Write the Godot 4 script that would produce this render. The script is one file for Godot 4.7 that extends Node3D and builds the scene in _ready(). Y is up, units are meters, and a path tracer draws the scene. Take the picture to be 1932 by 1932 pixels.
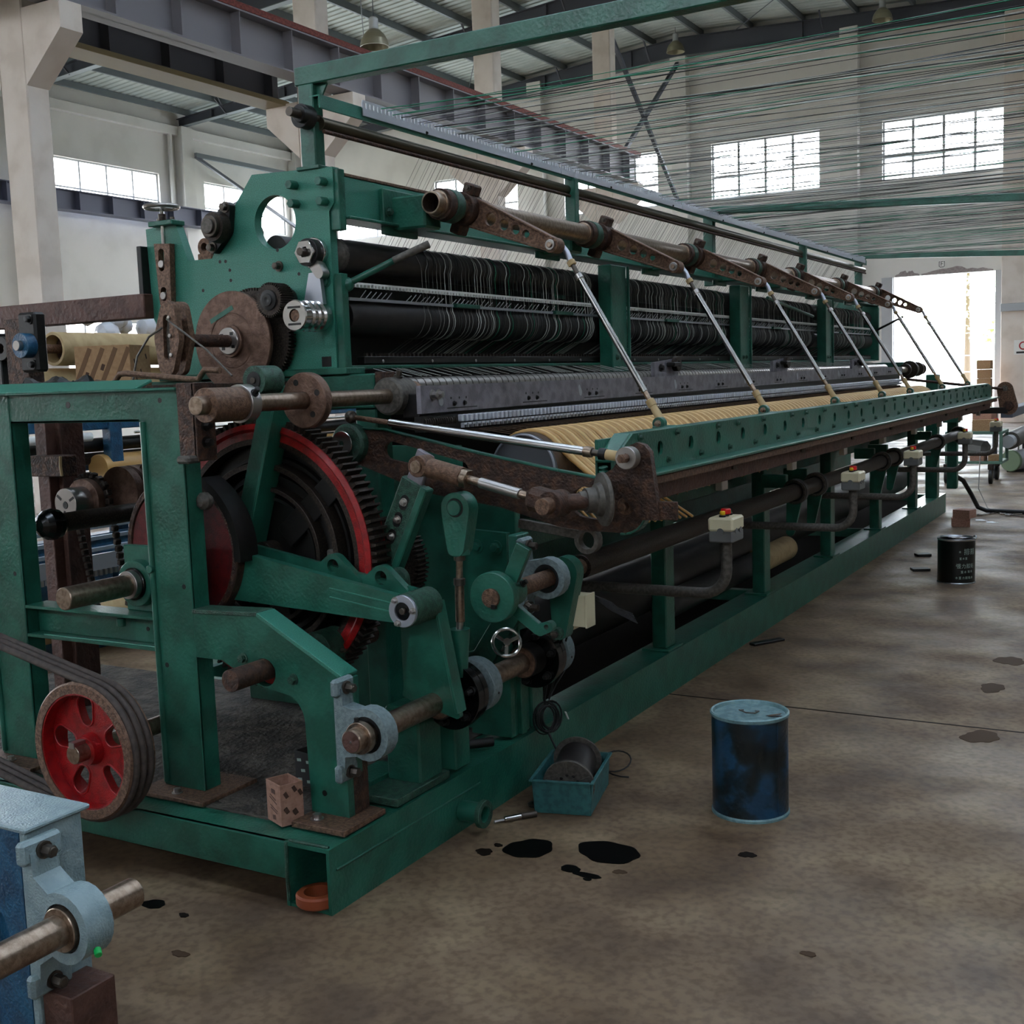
extends Node3D
# A netting machine in a factory hall. World axes: the machine runs along -z, the aisle is on +x, y is up, metres.

class MB:
	# collects triangles in world coordinates; committed as one mesh
	var v := PackedVector3Array()
	var n := PackedVector3Array()
	func tri(a: Vector3, b: Vector3, c: Vector3, na: Vector3, nb: Vector3, nc: Vector3) -> void:
		if (b - a).cross(c - a).dot(na + nb + nc) > 0.0:
			v.append(a); v.append(c); v.append(b)
			n.append(na); n.append(nc); n.append(nb)
		else:
			v.append(a); v.append(b); v.append(c)
			n.append(na); n.append(nb); n.append(nc)
	func quad(a: Vector3, b: Vector3, c: Vector3, d: Vector3, nn: Vector3) -> void:
		tri(a, b, c, nn, nn, nn)
		tri(a, c, d, nn, nn, nn)
	func quad4(a: Vector3, b: Vector3, c: Vector3, d: Vector3, na: Vector3, nb: Vector3, nc: Vector3, nd: Vector3) -> void:
		tri(a, b, c, na, nb, nc)
		tri(a, c, d, na, nc, nd)
	func obox(xf: Transform3D, s: Vector3, c := 0.003) -> MB:
		var h := s * 0.5
		c = minf(c, minf(h.x, minf(h.y, h.z)) * 0.6)
		var ax := [xf.basis.x, xf.basis.y, xf.basis.z]
		for i in 3:
			var j := (i + 1) % 3
			var k := (i + 2) % 3
			for s1 in [-1.0, 1.0]:
				var nn: Vector3 = ax[i] * s1
				var ctr: Vector3 = xf.origin + ax[i] * (h[i] * s1)
				var u: Vector3 = ax[j] * (h[j] - c)
				var w: Vector3 = ax[k] * (h[k] - c)
				quad(ctr - u - w, ctr + u - w, ctr + u + w, ctr - u + w, nn)
				if c > 0.0:
					for s2 in [-1.0, 1.0]:
						var n2: Vector3 = (ax[i] * s1 + ax[j] * s2).normalized()
						var p1: Vector3 = xf.origin + ax[i] * (h[i] * s1) + ax[j] * ((h[j] - c) * s2)
						var p2: Vector3 = xf.origin + ax[i] * ((h[i] - c) * s1) + ax[j] * (h[j] * s2)
						quad(p1 - w, p2 - w, p2 + w, p1 + w, n2)
						if i == 0:
							for s3 in [-1.0, 1.0]:
								var q := Vector3(s1, s2, s3)
								var n3: Vector3 = (ax[0] * s1 + ax[1] * s2 + ax[2] * s3).normalized()
								var m := Vector3(h.x - c, h.y - c, h.z - c) * q
								var e := Vector3(h.x, h.y, h.z) * q
								var o := xf.origin
								tri(o + ax[0] * e.x + ax[1] * m.y + ax[2] * m.z, o + ax[0] * m.x + ax[1] * e.y + ax[2] * m.z, o + ax[0] * m.x + ax[1] * m.y + ax[2] * e.z, n3, n3, n3)
		return self
	func bx(x0: float, x1: float, y0: float, y1: float, z0: float, z1: float, c := 0.003) -> MB:
		return obox(Transform3D(Basis(), Vector3(x0 + x1, y0 + y1, z0 + z1) * 0.5), Vector3(absf(x1 - x0), absf(y1 - y0), absf(z1 - z0)), c)
	func bar(p: Vector3, q: Vector3, w: float, h: float, up := Vector3.UP, c := 0.002) -> MB:
		# a box from p to q, h thick along up and w across
		var f := MB.fr((p + q) * 0.5, q - p, up)
		return obox(f, Vector3(w, h, p.distance_to(q)), c)
	static func fr(o: Vector3, dir: Vector3, up := Vector3.UP) -> Transform3D:
		var z := dir.normalized()
		if absf(z.dot(up.normalized())) > 0.999:
			up = Vector3.RIGHT if absf(z.x) < 0.9 else Vector3.FORWARD
		var x := up.cross(z).normalized()
		return Transform3D(Basis(x, z.cross(x), z), o)
	func lathe(xf: Transform3D, prof: Array, seg := 24, closed := false) -> MB:
		# profile of Vector2(radius, along z)
		var cs := []
		for i in seg + 1:
			var a := TAU * i / seg
			cs.append(xf.basis.x * cos(a) + xf.basis.y * sin(a))
		var m := prof.size() if closed else prof.size() - 1
		for k in m:
			var p: Vector2 = prof[k]
			var q: Vector2 = prof[(k + 1) % prof.size()]
			var d := q - p
			if d.length() < 1e-6:
				continue
			d = d.normalized()
			for i in seg:
				var c0: Vector3 = cs[i]
				var c1: Vector3 = cs[i + 1]
				var zz := xf.basis.z
				var n0 := c0 * d.y - zz * d.x
				var n1 := c1 * d.y - zz * d.x
				var a0 := xf.origin + c0 * p.x + zz * p.y
				var a1 := xf.origin + c1 * p.x + zz * p.y
				var b0 := xf.origin + c0 * q.x + zz * q.y
				var b1 := xf.origin + c1 * q.x + zz * q.y
				if p.x > 1e-6:
					tri(a0, a1, b1, n0, n1, n1)
				if q.x > 1e-6:
					tri(a0, b1, b0, n0, n1, n0)
		return self
	func cyl(p: Vector3, q: Vector3, r: float, seg := 20, c := 0.0015) -> MB:
		var l := p.distance_to(q)
		c = minf(c, minf(r, l) * 0.3)
		return lathe(MB.fr(p, q - p), [Vector2(0, 0), Vector2(r - c, 0), Vector2(r, c), Vector2(r, l - c), Vector2(r - c, l), Vector2(0, l)], seg)
	func cone(p: Vector3, q: Vector3, r0: float, r1: float, seg := 20) -> MB:
		var l := p.distance_to(q)
		return lathe(MB.fr(p, q - p), [Vector2(0, 0), Vector2(r0, 0), Vector2(r1, l), Vector2(0, l)], seg)
	func pipe(p: Vector3, q: Vector3, ro: float, ri: float, seg := 28, c := 0.002) -> MB:
		var l := p.distance_to(q)
		c = minf(c, (ro - ri) * 0.3)
		return lathe(MB.fr(p, q - p), [Vector2(ri, 0), Vector2(ro - c, 0), Vector2(ro, c), Vector2(ro, l - c), Vector2(ro - c, l), Vector2(ri, l)], seg, true)
	func ball(p: Vector3, r: float, seg := 12) -> MB:
		var pr := []
		for i in seg / 2 + 1:
			var a := PI * i / (seg / 2)
			pr.append(Vector2(r * sin(a), -r * cos(a)))
		return lathe(Transform3D(Basis(), p), pr, seg)
	func sweep(pts: Array, r: float, seg := 8) -> MB:
		var m := pts.size()
		var rings := []
		var x := Vector3.ZERO
		for i in m:
			var d: Vector3 = (pts[mini(i + 1, m - 1)] - pts[maxi(i - 1, 0)]).normalized()
			if i == 0:
				x = MB.fr(Vector3.ZERO, d).basis.x
			x = (x - d * x.dot(d)).normalized()
			var y := d.cross(x)
			var ring := []
			for k in seg:
				var a := TAU * k / seg
				ring.append(x * cos(a) + y * sin(a))
			rings.append(ring)
		for i in m - 1:
			for k in seg:
				var k2 := (k + 1) % seg
				var a: Vector3 = rings[i][k]
				var b: Vector3 = rings[i][k2]
				var c: Vector3 = rings[i + 1][k2]
				var d: Vector3 = rings[i + 1][k]
				quad4(pts[i] + a * r, pts[i] + b * r, pts[i + 1] + c * r, pts[i + 1] + d * r, a, b, c, d)
		for e in [0, m - 1]:
			var d: Vector3 = (pts[0] - pts[1]).normalized() if e == 0 else (pts[m - 1] - pts[m - 2]).normalized()
			for k in seg:
				tri(pts[e], pts[e] + rings[e][k] * r, pts[e] + rings[e][(k + 1) % seg] * r, d, d, d)
		return self
	static func circ(c: Vector2, r: float, k := 24, a0 := 0.0) -> PackedVector2Array:
		var o := PackedVector2Array()
		for i in k:
			o.append(c + Vector2.from_angle(a0 + TAU * i / k) * r)
		return o
	static func hull(circles: Array, k := 28) -> PackedVector2Array:
		# convex outline round a few circles Vector3(x, y, r)
		var o := PackedVector2Array()
		for c in circles:
			o.append_array(MB.circ(Vector2(c.x, c.y), c.z, k))
		o = Geometry2D.convex_hull(o)
		o.remove_at(o.size() - 1)
		return o
	static func join(outer: PackedVector2Array, holes: Array) -> PackedVector2Array:
		# one outline with a slit to each hole
		if Geometry2D.is_polygon_clockwise(outer):
			outer.reverse()
		var hs := []
		for h in holes:
			var g: PackedVector2Array = h
			if not Geometry2D.is_polygon_clockwise(g):
				g.reverse()
			var mx := -1e9
			for p in g:
				mx = maxf(mx, p.x)
			hs.append([mx, g])
		hs.sort_custom(func(a, b): return a[0] > b[0])
		for it in hs:
			var h: PackedVector2Array = it[1]
			var hi := 0
			for i in h.size():
				if h[i].x > h[hi].x:
					hi = i
			var best := -1
			var bd := 1e18
			for i in outer.size():
				var d := outer[i].distance_squared_to(h[hi])
				if d >= bd or outer[i].x < h[hi].x - 1e-5:
					continue
				var ok := true
				for j in outer.size():
					var a := outer[j]
					var b := outer[(j + 1) % outer.size()]
					if a == outer[i] or b == outer[i]:
						continue
					if Geometry2D.segment_intersects_segment(outer[i], h[hi], a, b) != null:
						ok = false
						break
				if ok:
					bd = d
					best = i
			if best < 0:
				push_error("no slit")
				continue
			var o := PackedVector2Array()
			o.append_array(outer.slice(0, best + 1))
			for i in h.size() + 1:
				o.append(h[(hi + i) % h.size()])
			o.append_array(outer.slice(best))
			outer = o
		return outer
	func prism(poly: PackedVector2Array, holes: Array, xf: Transform3D, depth: float, flat := false) -> MB:
		# the outline in the local xy plane, extruded along local +z
		var all := [poly] + holes
		var j := MB.join(poly.duplicate(), holes.map(func(h): return h.duplicate()))
		var idx := Geometry2D.triangulate_polygon(j)
		if idx.is_empty():
			push_error("outline not triangulated")
		var zn := xf.basis.z
		var off := zn * depth
		for i in range(0, idx.size(), 3):
			var a := xf * Vector3(j[idx[i]].x, j[idx[i]].y, 0)
			var b := xf * Vector3(j[idx[i + 1]].x, j[idx[i + 1]].y, 0)
			var c := xf * Vector3(j[idx[i + 2]].x, j[idx[i + 2]].y, 0)
			tri(a, b, c, -zn, -zn, -zn)
			tri(a + off, b + off, c + off, zn, zn, zn)
		for w in all.size():
			var g: PackedVector2Array = all[w]
			var m := g.size()
			var out := 1.0 if Geometry2D.is_polygon_clockwise(g) else -1.0
			if w > 0:
				out = -out
			var en := []
			for i in m:
				var d := (g[(i + 1) % m] - g[i]).normalized()
				en.append(Vector2(-d.y, d.x) * out)
			for i in m:
				var e: Vector2 = en[i]
				var n0 := e
				var n1 := e
				var pv: Vector2 = en[(i + m - 1) % m]
				var nx: Vector2 = en[(i + 1) % m]
				if not flat and pv.dot(e) > 0.8:
					n0 = (pv + e).normalized()
				if not flat and nx.dot(e) > 0.8:
					n1 = (nx + e).normalized()
				var a := xf * Vector3(g[i].x, g[i].y, 0)
				var b := xf * Vector3(g[(i + 1) % m].x, g[(i + 1) % m].y, 0)
				var m0 := xf.basis * Vector3(n0.x, n0.y, 0)
				var m1 := xf.basis * Vector3(n1.x, n1.y, 0)
				quad4(a, b, b + off, a + off, m0, m1, m1, m0)
		return self
	func gear(xf: Transform3D, ro: float, rr: float, ri: float, teeth: int, w: float) -> MB:
		# a toothed ring round local z: tip radius, root radius, bore
		var st := TAU / teeth
		for t in teeth:
			var a := t * st
			var rad := [rr, rr, ro, ro, rr]
			var ang := [a - st * 0.5, a - st * 0.28, a - st * 0.14, a + st * 0.14, a + st * 0.28]
			var nxt := a + st * 0.5
			rad.append(rr)
			ang.append(nxt)
			for k in 5:
				var p0 := Vector3(cos(ang[k]) * rad[k], sin(ang[k]) * rad[k], 0)
				var p1 := Vector3(cos(ang[k + 1]) * rad[k + 1], sin(ang[k + 1]) * rad[k + 1], 0)
				var q0 := Vector3(cos(ang[k]) * ri, sin(ang[k]) * ri, 0)
				var q1 := Vector3(cos(ang[k + 1]) * ri, sin(ang[k + 1]) * ri, 0)
				var off := xf.basis.z * w
				var d := p1 - p0
				var nn := xf.basis * Vector3(d.y, -d.x, 0).normalized()
				quad(xf * p0, xf * p1, xf * p1 + off, xf * p0 + off, nn)
				quad(xf * q0, xf * p0, xf * p1, xf * q1, -xf.basis.z)
				quad(xf * q0 + off, xf * p0 + off, xf * p1 + off, xf * q1 + off, xf.basis.z)
				quad(xf * q0, xf * q1, xf * q1 + off, xf * q0 + off, xf.basis * -(q0.normalized()))
		return self
	func mesh(at: Vector3) -> ArrayMesh:
		var vv := v.duplicate()
		for i in vv.size():
			vv[i] -= at
		var a := []
		a.resize(Mesh.ARRAY_MAX)
		a[Mesh.ARRAY_VERTEX] = vv
		a[Mesh.ARRAY_NORMAL] = n
		var m := ArrayMesh.new()
		m.add_surface_from_arrays(Mesh.PRIMITIVE_TRIANGLES, a)
		return m
	func middle() -> Vector3:
		var lo := v[0]
		var hi := v[0]
		for p in v:
			lo = lo.min(p)
			hi = hi.max(p)
		return (lo + hi) * 0.5

var M := {}
var org := {}
var shared := {}
var rng := RandomNumberGenerator.new()

func V(x: float, y: float, z: float) -> Vector3:
	return Vector3(x, y, z)

func P2(a: Array) -> PackedVector2Array:
	var o := PackedVector2Array()
	for i in range(0, a.size(), 2):
		o.append(Vector2(a[i], a[i + 1]))
	return o

func zf(x: float, y: float, z: float) -> Transform3D:
	return Transform3D(Basis(), Vector3(x, y, z))

func base_of(o: Node) -> Vector3:
	return org[o] if org.has(o) else Vector3.ZERO

func keep(o: Node3D, at: Vector3, parent: Node) -> void:
	org[o] = at
	o.position = at - base_of(parent)
	parent.add_child(o, true)

func tag(o: Node, label: String, category: String, group := "", kind := "") -> Node:
	if label: o.set_meta("label", label)
	if category: o.set_meta("category", category)
	if group: o.set_meta("group", group)
	if kind: o.set_meta("kind", kind)
	return o

func numbered(called: String, parent: Node) -> String:
	if not parent.has_node(called):
		return called
	var key := str(parent.get_instance_id()) + called
	var k: int = shared.get(key, 0) + 1
	shared[key] = k
	return "%s_%03d" % [called, k]

func part(called: String, mb: MB, m: Material, parent: Node = self, label := "") -> MeshInstance3D:
	var o := MeshInstance3D.new()
	o.name = numbered(called, parent)
	var c := mb.middle()
	o.mesh = mb.mesh(c)
	o.material_override = m
	keep(o, c, parent)
	if label: o.set_meta("label", label)
	return o

func inst(called: String, mesh: Mesh, m: Material, parent: Node, xf: Transform3D, label := "") -> MeshInstance3D:
	var o := MeshInstance3D.new()
	o.name = numbered(called, parent)
	o.mesh = mesh
	o.material_override = m
	keep(o, xf.origin, parent)
	o.basis = xf.basis
	if label: o.set_meta("label", label)
	return o

func thing(called: String, at: Vector3, label: String, category: String, group := "") -> Node3D:
	var o := Node3D.new()
	o.name = numbered(called, self)
	keep(o, at, self)
	tag(o, label, category, group)
	return o

func solo(called: String, mb: MB, m: Material, label: String, category: String, group := "", kind := "") -> MeshInstance3D:
	var o := part(called, mb, m, self)
	tag(o, label, category, group, kind)
	return o

func struct(called: String, mb: MB, m: Material, label: String, category: String, group := "") -> MeshInstance3D:
	return solo(called, mb, m, label, category, group, "structure")

func bolt_mesh(r: float, h: float) -> Mesh:
	var key := "bolt%.4f_%.4f" % [r, h]
	if not shared.has(key):
		var b := MB.new()
		b.lathe(Transform3D(), [Vector2(0, 0), Vector2(r * 1.45, 0), Vector2(r * 1.45, h * 0.22), Vector2(r, h * 0.22)], 14)
		var hex := MB.circ(Vector2.ZERO, r, 6)
		b.prism(hex, [], Transform3D(Basis(), Vector3(0, 0, h * 0.22)), h * 0.78, true)
		b.lathe(Transform3D(), [Vector2(0, h * 1.08), Vector2(r * 0.62, h * 1.06), Vector2(r * 0.8, h)], 12)
		shared[key] = b.mesh(Vector3.ZERO)
	return shared[key]

func bolt(p: Vector3, dir: Vector3, r: float, h: float, m: Material, parent: Node) -> void:
	inst("bolt", bolt_mesh(r, h), m, parent, MB.fr(p, dir))

func noise_tex(sd: int, freq: float, oct: int, cols: Array, offs: Array, size := 512, kind := FastNoiseLite.TYPE_SIMPLEX_SMOOTH) -> NoiseTexture2D:
	var f := FastNoiseLite.new()
	f.seed = sd
	f.noise_type = kind
	f.frequency = freq
	f.fractal_octaves = oct
	var t := NoiseTexture2D.new()
	t.width = size
	t.height = size
	t.seamless = true
	t.noise = f
	if cols.size():
		var g := Gradient.new()
		g.colors = PackedColorArray(cols)
		g.offsets = PackedFloat32Array(offs)
		t.color_ramp = g
	return t

func nrm(sd: int, freq: float, oct: int, strength: float) -> NoiseTexture2D:
	var t := noise_tex(sd, freq, oct, [], [])
	t.as_normal_map = true
	t.bump_strength = strength
	return t

func mat(called: String, c: Color, rough: float, metal := 0.0) -> StandardMaterial3D:
	var m := StandardMaterial3D.new()
	m.resource_name = called
	m.albedo_color = c
	m.roughness = rough
	m.metallic = metal
	M[called] = m
	return m

func mottled(called: String, cols: Array, offs: Array, rough: float, metal: float, tile: float, sd: int, freq := 0.012, oct := 5, bump: Texture2D = null, bs := 0.3, soft := 0.5) -> StandardMaterial3D:
	# colour that varies in patches; tile is the size of the pattern in metres
	var m := mat(called, Color.WHITE, rough, metal)
	var mean := Color(0, 0, 0)
	for c in cols: mean += c / cols.size()
	mean.a = 1.0
	cols = cols.map(func(c): return mean.lerp(c, soft))
	m.albedo_texture = noise_tex(sd, freq, oct, cols, offs)
	m.uv1_triplanar = true
	m.uv1_world_triplanar = true
	m.uv1_scale = Vector3.ONE / tile
	if bump:
		m.normal_enabled = true
		m.normal_texture = bump
		m.normal_scale = bs
	return m

func _ready() -> void:
	rng.seed = 7
	view_and_light()
	materials()
	hall()
	outside()
	machine()
	blue_machine()
	loose_things()

func view_and_light() -> void:
	var cam := Camera3D.new()
	cam.name = "camera"
	add_child(cam)
	cam.fov = 47.0768
	cam.near = 0.05
	cam.far = 400.0
	var yaw := Basis(Vector3.UP, deg_to_rad(29.712))
	var pitch := Basis(Vector3.RIGHT, deg_to_rad(-6.4388))
	var roll := Basis(Vector3.BACK, deg_to_rad(-1.97))
	cam.transform = Transform3D(yaw * pitch * roll, Vector3(0, 1.6, 0))
	cam.current = true
	var sky := ProceduralSkyMaterial.new()
	sky.sky_top_color = Color(0.80, 0.87, 0.95)
	sky.sky_horizon_color = Color(0.97, 0.98, 1.0)
	sky.sky_curve = 0.25
	sky.ground_horizon_color = Color(0.75, 0.76, 0.74)
	sky.ground_bottom_color = Color(0.5, 0.5, 0.48)
	sky.sky_energy_multiplier = 1.0
	sky.ground_energy_multiplier = 1.0
	sky.sun_angle_max = 1.0
	var s := Sky.new()
	s.sky_material = sky
	var env := Environment.new()
	env.background_mode = Environment.BG_SKY
	env.sky = s
	env.background_energy_multiplier = 1.0
	env.tonemap_mode = Environment.TONE_MAPPER_LINEAR
	env.tonemap_exposure = 28.0
	env.sdfgi_enabled = true
	env.ssao_enabled = true
	env.ssil_enabled = true
	var we := WorldEnvironment.new()
	we.name = "world"
	we.environment = env
	add_child(we)

func materials() -> void:
	var peel := nrm(11, 0.09, 3, 6.0)
	var rough_b := nrm(12, 0.05, 5, 10.0)
	var C := func(r, g, b): return Color(r, g, b)
	mottled("green_paint", [C.call(0.095, 0.285, 0.228), C.call(0.118, 0.35, 0.282), C.call(0.15, 0.39, 0.32)], [0.3, 0.5, 0.75], 0.33, 0.0, 0.9, 21, 0.009, 4, peel, 0.1, 0.7)
	mottled("green_speckled", [C.call(0.10, 0.36, 0.29), C.call(0.17, 0.47, 0.39), C.call(0.32, 0.58, 0.51)], [0.35, 0.55, 0.85], 0.38, 0.1, 0.12, 22, 0.05, 3, peel, 0.45, 0.55)
	mottled("green_worn", [C.call(0.10, 0.17, 0.13), C.call(0.12, 0.30, 0.23), C.call(0.25, 0.38, 0.31)], [0.3, 0.5, 0.75], 0.5, 0.1, 0.3, 23, 0.02, 5, peel, 0.6)
	mottled("rust", [C.call(0.15, 0.10, 0.08), C.call(0.27, 0.19, 0.15), C.call(0.40, 0.27, 0.20)], [0.3, 0.5, 0.72], 0.62, 0.35, 0.35, 24, 0.015, 6, rough_b, 0.5)
	mottled("rust_light", [C.call(0.26, 0.18, 0.14), C.call(0.42, 0.31, 0.24), C.call(0.55, 0.43, 0.34)], [0.3, 0.5, 0.72], 0.55, 0.4, 0.2, 25, 0.02, 6, rough_b, 0.4)
	mottled("brown_primer", [C.call(0.25, 0.15, 0.12), C.call(0.33, 0.21, 0.17), C.call(0.38, 0.26, 0.22)], [0.3, 0.5, 0.75], 0.6, 0.1, 0.8, 26, 0.012, 5, rough_b, 0.25)
	mottled("shaft_steel", [C.call(0.44, 0.37, 0.31), C.call(0.60, 0.52, 0.45), C.call(0.70, 0.63, 0.56)], [0.25, 0.5, 0.75], 0.30, 0.92, 0.25, 27, 0.02, 5, peel, 0.15)
	mottled("disc_rust", [C.call(0.30, 0.21, 0.17), C.call(0.42, 0.32, 0.26), C.call(0.50, 0.39, 0.33)], [0.3, 0.5, 0.75], 0.5, 0.5, 0.4, 28, 0.014, 5, rough_b, 0.2)
	mottled("grey_plate", [C.call(0.42, 0.40, 0.42), C.call(0.52, 0.50, 0.53), C.call(0.60, 0.585, 0.615)], [0.3, 0.5, 0.75], 0.42, 0.45, 0.5, 29, 0.012, 6, peel, 0.15)
	mottled("dark_roller", [C.call(0.07, 0.055, 0.05), C.call(0.115, 0.095, 0.085), C.call(0.16, 0.13, 0.115)], [0.3, 0.5, 0.75], 0.5, 0.1, 0.6, 30, 0.012, 5)
	mottled("oily_black", [C.call(0.03, 0.028, 0.026), C.call(0.07, 0.062, 0.055), C.call(0.13, 0.11, 0.095)], [0.3, 0.52, 0.8], 0.45, 0.2, 0.3, 31, 0.02, 5)
	mottled("gear_steel", [C.call(0.10, 0.085, 0.07), C.call(0.20, 0.165, 0.14), C.call(0.34, 0.29, 0.25)], [0.3, 0.5, 0.78], 0.5, 0.6, 0.12, 32, 0.02, 5)
	mottled("red_paint", [C.call(0.42, 0.035, 0.05), C.call(0.60, 0.06, 0.075), C.call(0.68, 0.09, 0.10)], [0.25, 0.5, 0.75], 0.33, 0.0, 0.35, 33, 0.015, 5, peel, 0.3)
	mottled("red_dark", [C.call(0.22, 0.04, 0.05), C.call(0.36, 0.06, 0.075), C.call(0.42, 0.08, 0.09)], [0.25, 0.5, 0.75], 0.4, 0.0, 0.35, 57, 0.015, 4, peel, 0.15)
	mottled("cast_grey", [C.call(0.36, 0.42, 0.43), C.call(0.45, 0.51, 0.52), C.call(0.52, 0.58, 0.58)], [0.3, 0.5, 0.75], 0.5, 0.0, 0.2, 34, 0.02, 5, peel, 0.5)
	mottled("deck_dirt", [C.call(0.10, 0.085, 0.07), C.call(0.24, 0.21, 0.18), C.call(0.40, 0.37, 0.32)], [0.32, 0.5, 0.78], 0.8, 0.0, 0.9, 35, 0.012, 6, rough_b, 0.5)
	mottled("floor", [C.call(0.4, 0.4, 0.4)], [0.0], 0.8, 0.0, 4.5, 36, 0.008, 3, rough_b, 0.035)
	var fl: StandardMaterial3D = M.floor
	fl.albedo_texture = noise_tex(36, 0.008, 7, [C.call(0.33, 0.255, 0.185), C.call(0.41, 0.33, 0.245), C.call(0.44, 0.36, 0.275), C.call(0.51, 0.435, 0.335)], [0.22, 0.45, 0.6, 0.85], 1024)
	fl.roughness_texture = noise_tex(37, 0.01, 5, [C.call(0.62, 0.62, 0.62), C.call(1, 1, 1)], [0.3, 0.8])
	fl.detail_enabled = true
	fl.detail_blend_mode = BaseMaterial3D.BLEND_MODE_MUL
	fl.detail_albedo = noise_tex(38, 0.06, 5, [C.call(0.86, 0.84, 0.81), C.call(1, 1, 1)], [0.25, 0.6], 512)
	fl.detail_uv_layer = BaseMaterial3D.DETAIL_UV_2
	fl.uv2_triplanar = true
	fl.uv2_world_triplanar = true
	fl.uv2_scale = Vector3.ONE / 1.3
	mottled("plaster", [C.call(0.80, 0.79, 0.765), C.call(0.86, 0.855, 0.83), C.call(0.89, 0.88, 0.86)], [0.25, 0.5, 0.75], 0.85, 0.0, 7.0, 39, 0.008, 6)
	mottled("column_paint", [C.call(0.78, 0.73, 0.68), C.call(0.86, 0.82, 0.775), C.call(0.89, 0.855, 0.82)], [0.25, 0.5, 0.75], 0.8, 0.0, 4.0, 40, 0.01, 6)
	mottled("roof_sheet", [C.call(0.63, 0.67, 0.65), C.call(0.69, 0.73, 0.71), C.call(0.74, 0.77, 0.75)], [0.25, 0.5, 0.75], 0.55, 0.1, 5.0, 41, 0.01, 5)
	mottled("bare_render", [C.call(0.52, 0.47, 0.47), C.call(0.60, 0.56, 0.55), C.call(0.66, 0.63, 0.62)], [0.25, 0.5, 0.75], 0.9, 0.0, 0.8, 42, 0.02, 5)
	mottled("rail_rust", [C.call(0.30, 0.12, 0.10), C.call(0.45, 0.18, 0.15), C.call(0.5, 0.24, 0.2)], [0.3, 0.5, 0.8], 0.7, 0.2, 0.7, 43, 0.02, 5)
	mottled("kraft", [C.call(0.55, 0.42, 0.29), C.call(0.63, 0.49, 0.35), C.call(0.68, 0.55, 0.41)], [0.25, 0.5, 0.75], 0.85, 0.0, 0.3, 44, 0.02, 4)
	mottled("kraft_pink", [C.call(0.50, 0.36, 0.29), C.call(0.62, 0.46, 0.39), C.call(0.67, 0.52, 0.45)], [0.25, 0.5, 0.75], 0.85, 0.0, 0.25, 45, 0.02, 4)
	mottled("net_core", [C.call(0.20, 0.13, 0.07), C.call(0.30, 0.21, 0.11), C.call(0.36, 0.26, 0.15)], [0.3, 0.5, 0.8], 0.7, 0.0, 0.3, 46, 0.02, 4)
	mottled("roll_paper", [C.call(0.60, 0.50, 0.34), C.call(0.69, 0.59, 0.42), C.call(0.73, 0.64, 0.47)], [0.3, 0.5, 0.8], 0.7, 0.0, 0.6, 47, 0.012, 4)
	mottled("blue_drum", [C.call(0.025, 0.06, 0.065), C.call(0.04, 0.13, 0.17), C.call(0.08, 0.25, 0.36)], [0.36, 0.5, 0.66], 0.36, 0.1, 1.1, 52, 0.012, 4, peel, 0.1, 1.0)
	mottled("drum_lid", [C.call(0.30, 0.42, 0.44), C.call(0.42, 0.56, 0.58), C.call(0.55, 0.62, 0.60)], [0.3, 0.5, 0.8], 0.45, 0.3, 0.25, 49, 0.012, 5, peel, 0.3)
	mottled("blue_frame", [C.call(0.07, 0.20, 0.30), C.call(0.10, 0.30, 0.42), C.call(0.13, 0.36, 0.48)], [0.3, 0.5, 0.75], 0.42, 0.0, 0.6, 50, 0.012, 5, peel, 0.3)
	mottled("blue_grey", [C.call(0.44, 0.52, 0.54), C.call(0.51, 0.585, 0.595), C.call(0.55, 0.62, 0.625)], [0.3, 0.5, 0.75], 0.45, 0.0, 0.4, 51, 0.012, 5, peel, 0.4)
	mottled("crate_teal", [C.call(0.10, 0.26, 0.26), C.call(0.16, 0.37, 0.37), C.call(0.22, 0.44, 0.43)], [0.3, 0.5, 0.75], 0.55, 0.0, 0.3, 52, 0.015, 5)
	mottled("conduit", [C.call(0.24, 0.22, 0.20), C.call(0.35, 0.33, 0.30), C.call(0.43, 0.41, 0.38)], [0.3, 0.5, 0.75], 0.55, 0.4, 0.2, 53, 0.02, 4)
	mottled("rubber_belt", [C.call(0.17, 0.14, 0.12), C.call(0.26, 0.215, 0.19), C.call(0.33, 0.28, 0.25)], [0.3, 0.5, 0.75], 0.7, 0.0, 0.3, 54, 0.015, 4)
	mottled("leaf", [C.call(0.74, 0.80, 0.52), C.call(0.84, 0.88, 0.66), C.call(0.90, 0.92, 0.78)], [0.3, 0.5, 0.75], 0.7, 0.0, 2.0, 55, 0.03, 3)
	mottled("yard", [C.call(0.55, 0.54, 0.51), C.call(0.68, 0.67, 0.64)], [0.3, 0.7], 0.9, 0.0, 6.0, 56, 0.01, 5)
	mat("shade_dark", Color(0.10, 0.09, 0.08), 1.0).metallic_specular = 0.05  # near-black matte that puts shade into the depths of the machine
	mat("chrome", Color(0.80, 0.79, 0.78), 0.16, 1.0)
	mat("steel_bright", Color(0.66, 0.64, 0.62), 0.3, 0.95)
	mat("zinc", Color(0.72, 0.73, 0.76), 0.35, 0.8)
	mat("comb_tin", Color(0.80, 0.81, 0.84), 0.35, 0.35)
	mat("bolt_steel", Color(0.34, 0.31, 0.28), 0.4, 0.8)
	mat("black_rubber", Color(0.035, 0.034, 0.033), 0.5)
	mat("black_gloss", Color(0.02, 0.019, 0.019), 0.18)
	mat("steel_dark", Color(0.285, 0.30, 0.335), 0.55)
	mat("purlin_grey", Color(0.42, 0.45, 0.46), 0.5, 0.2)
	mat("crane_grey", Color(0.47, 0.46, 0.48), 0.55)
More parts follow.
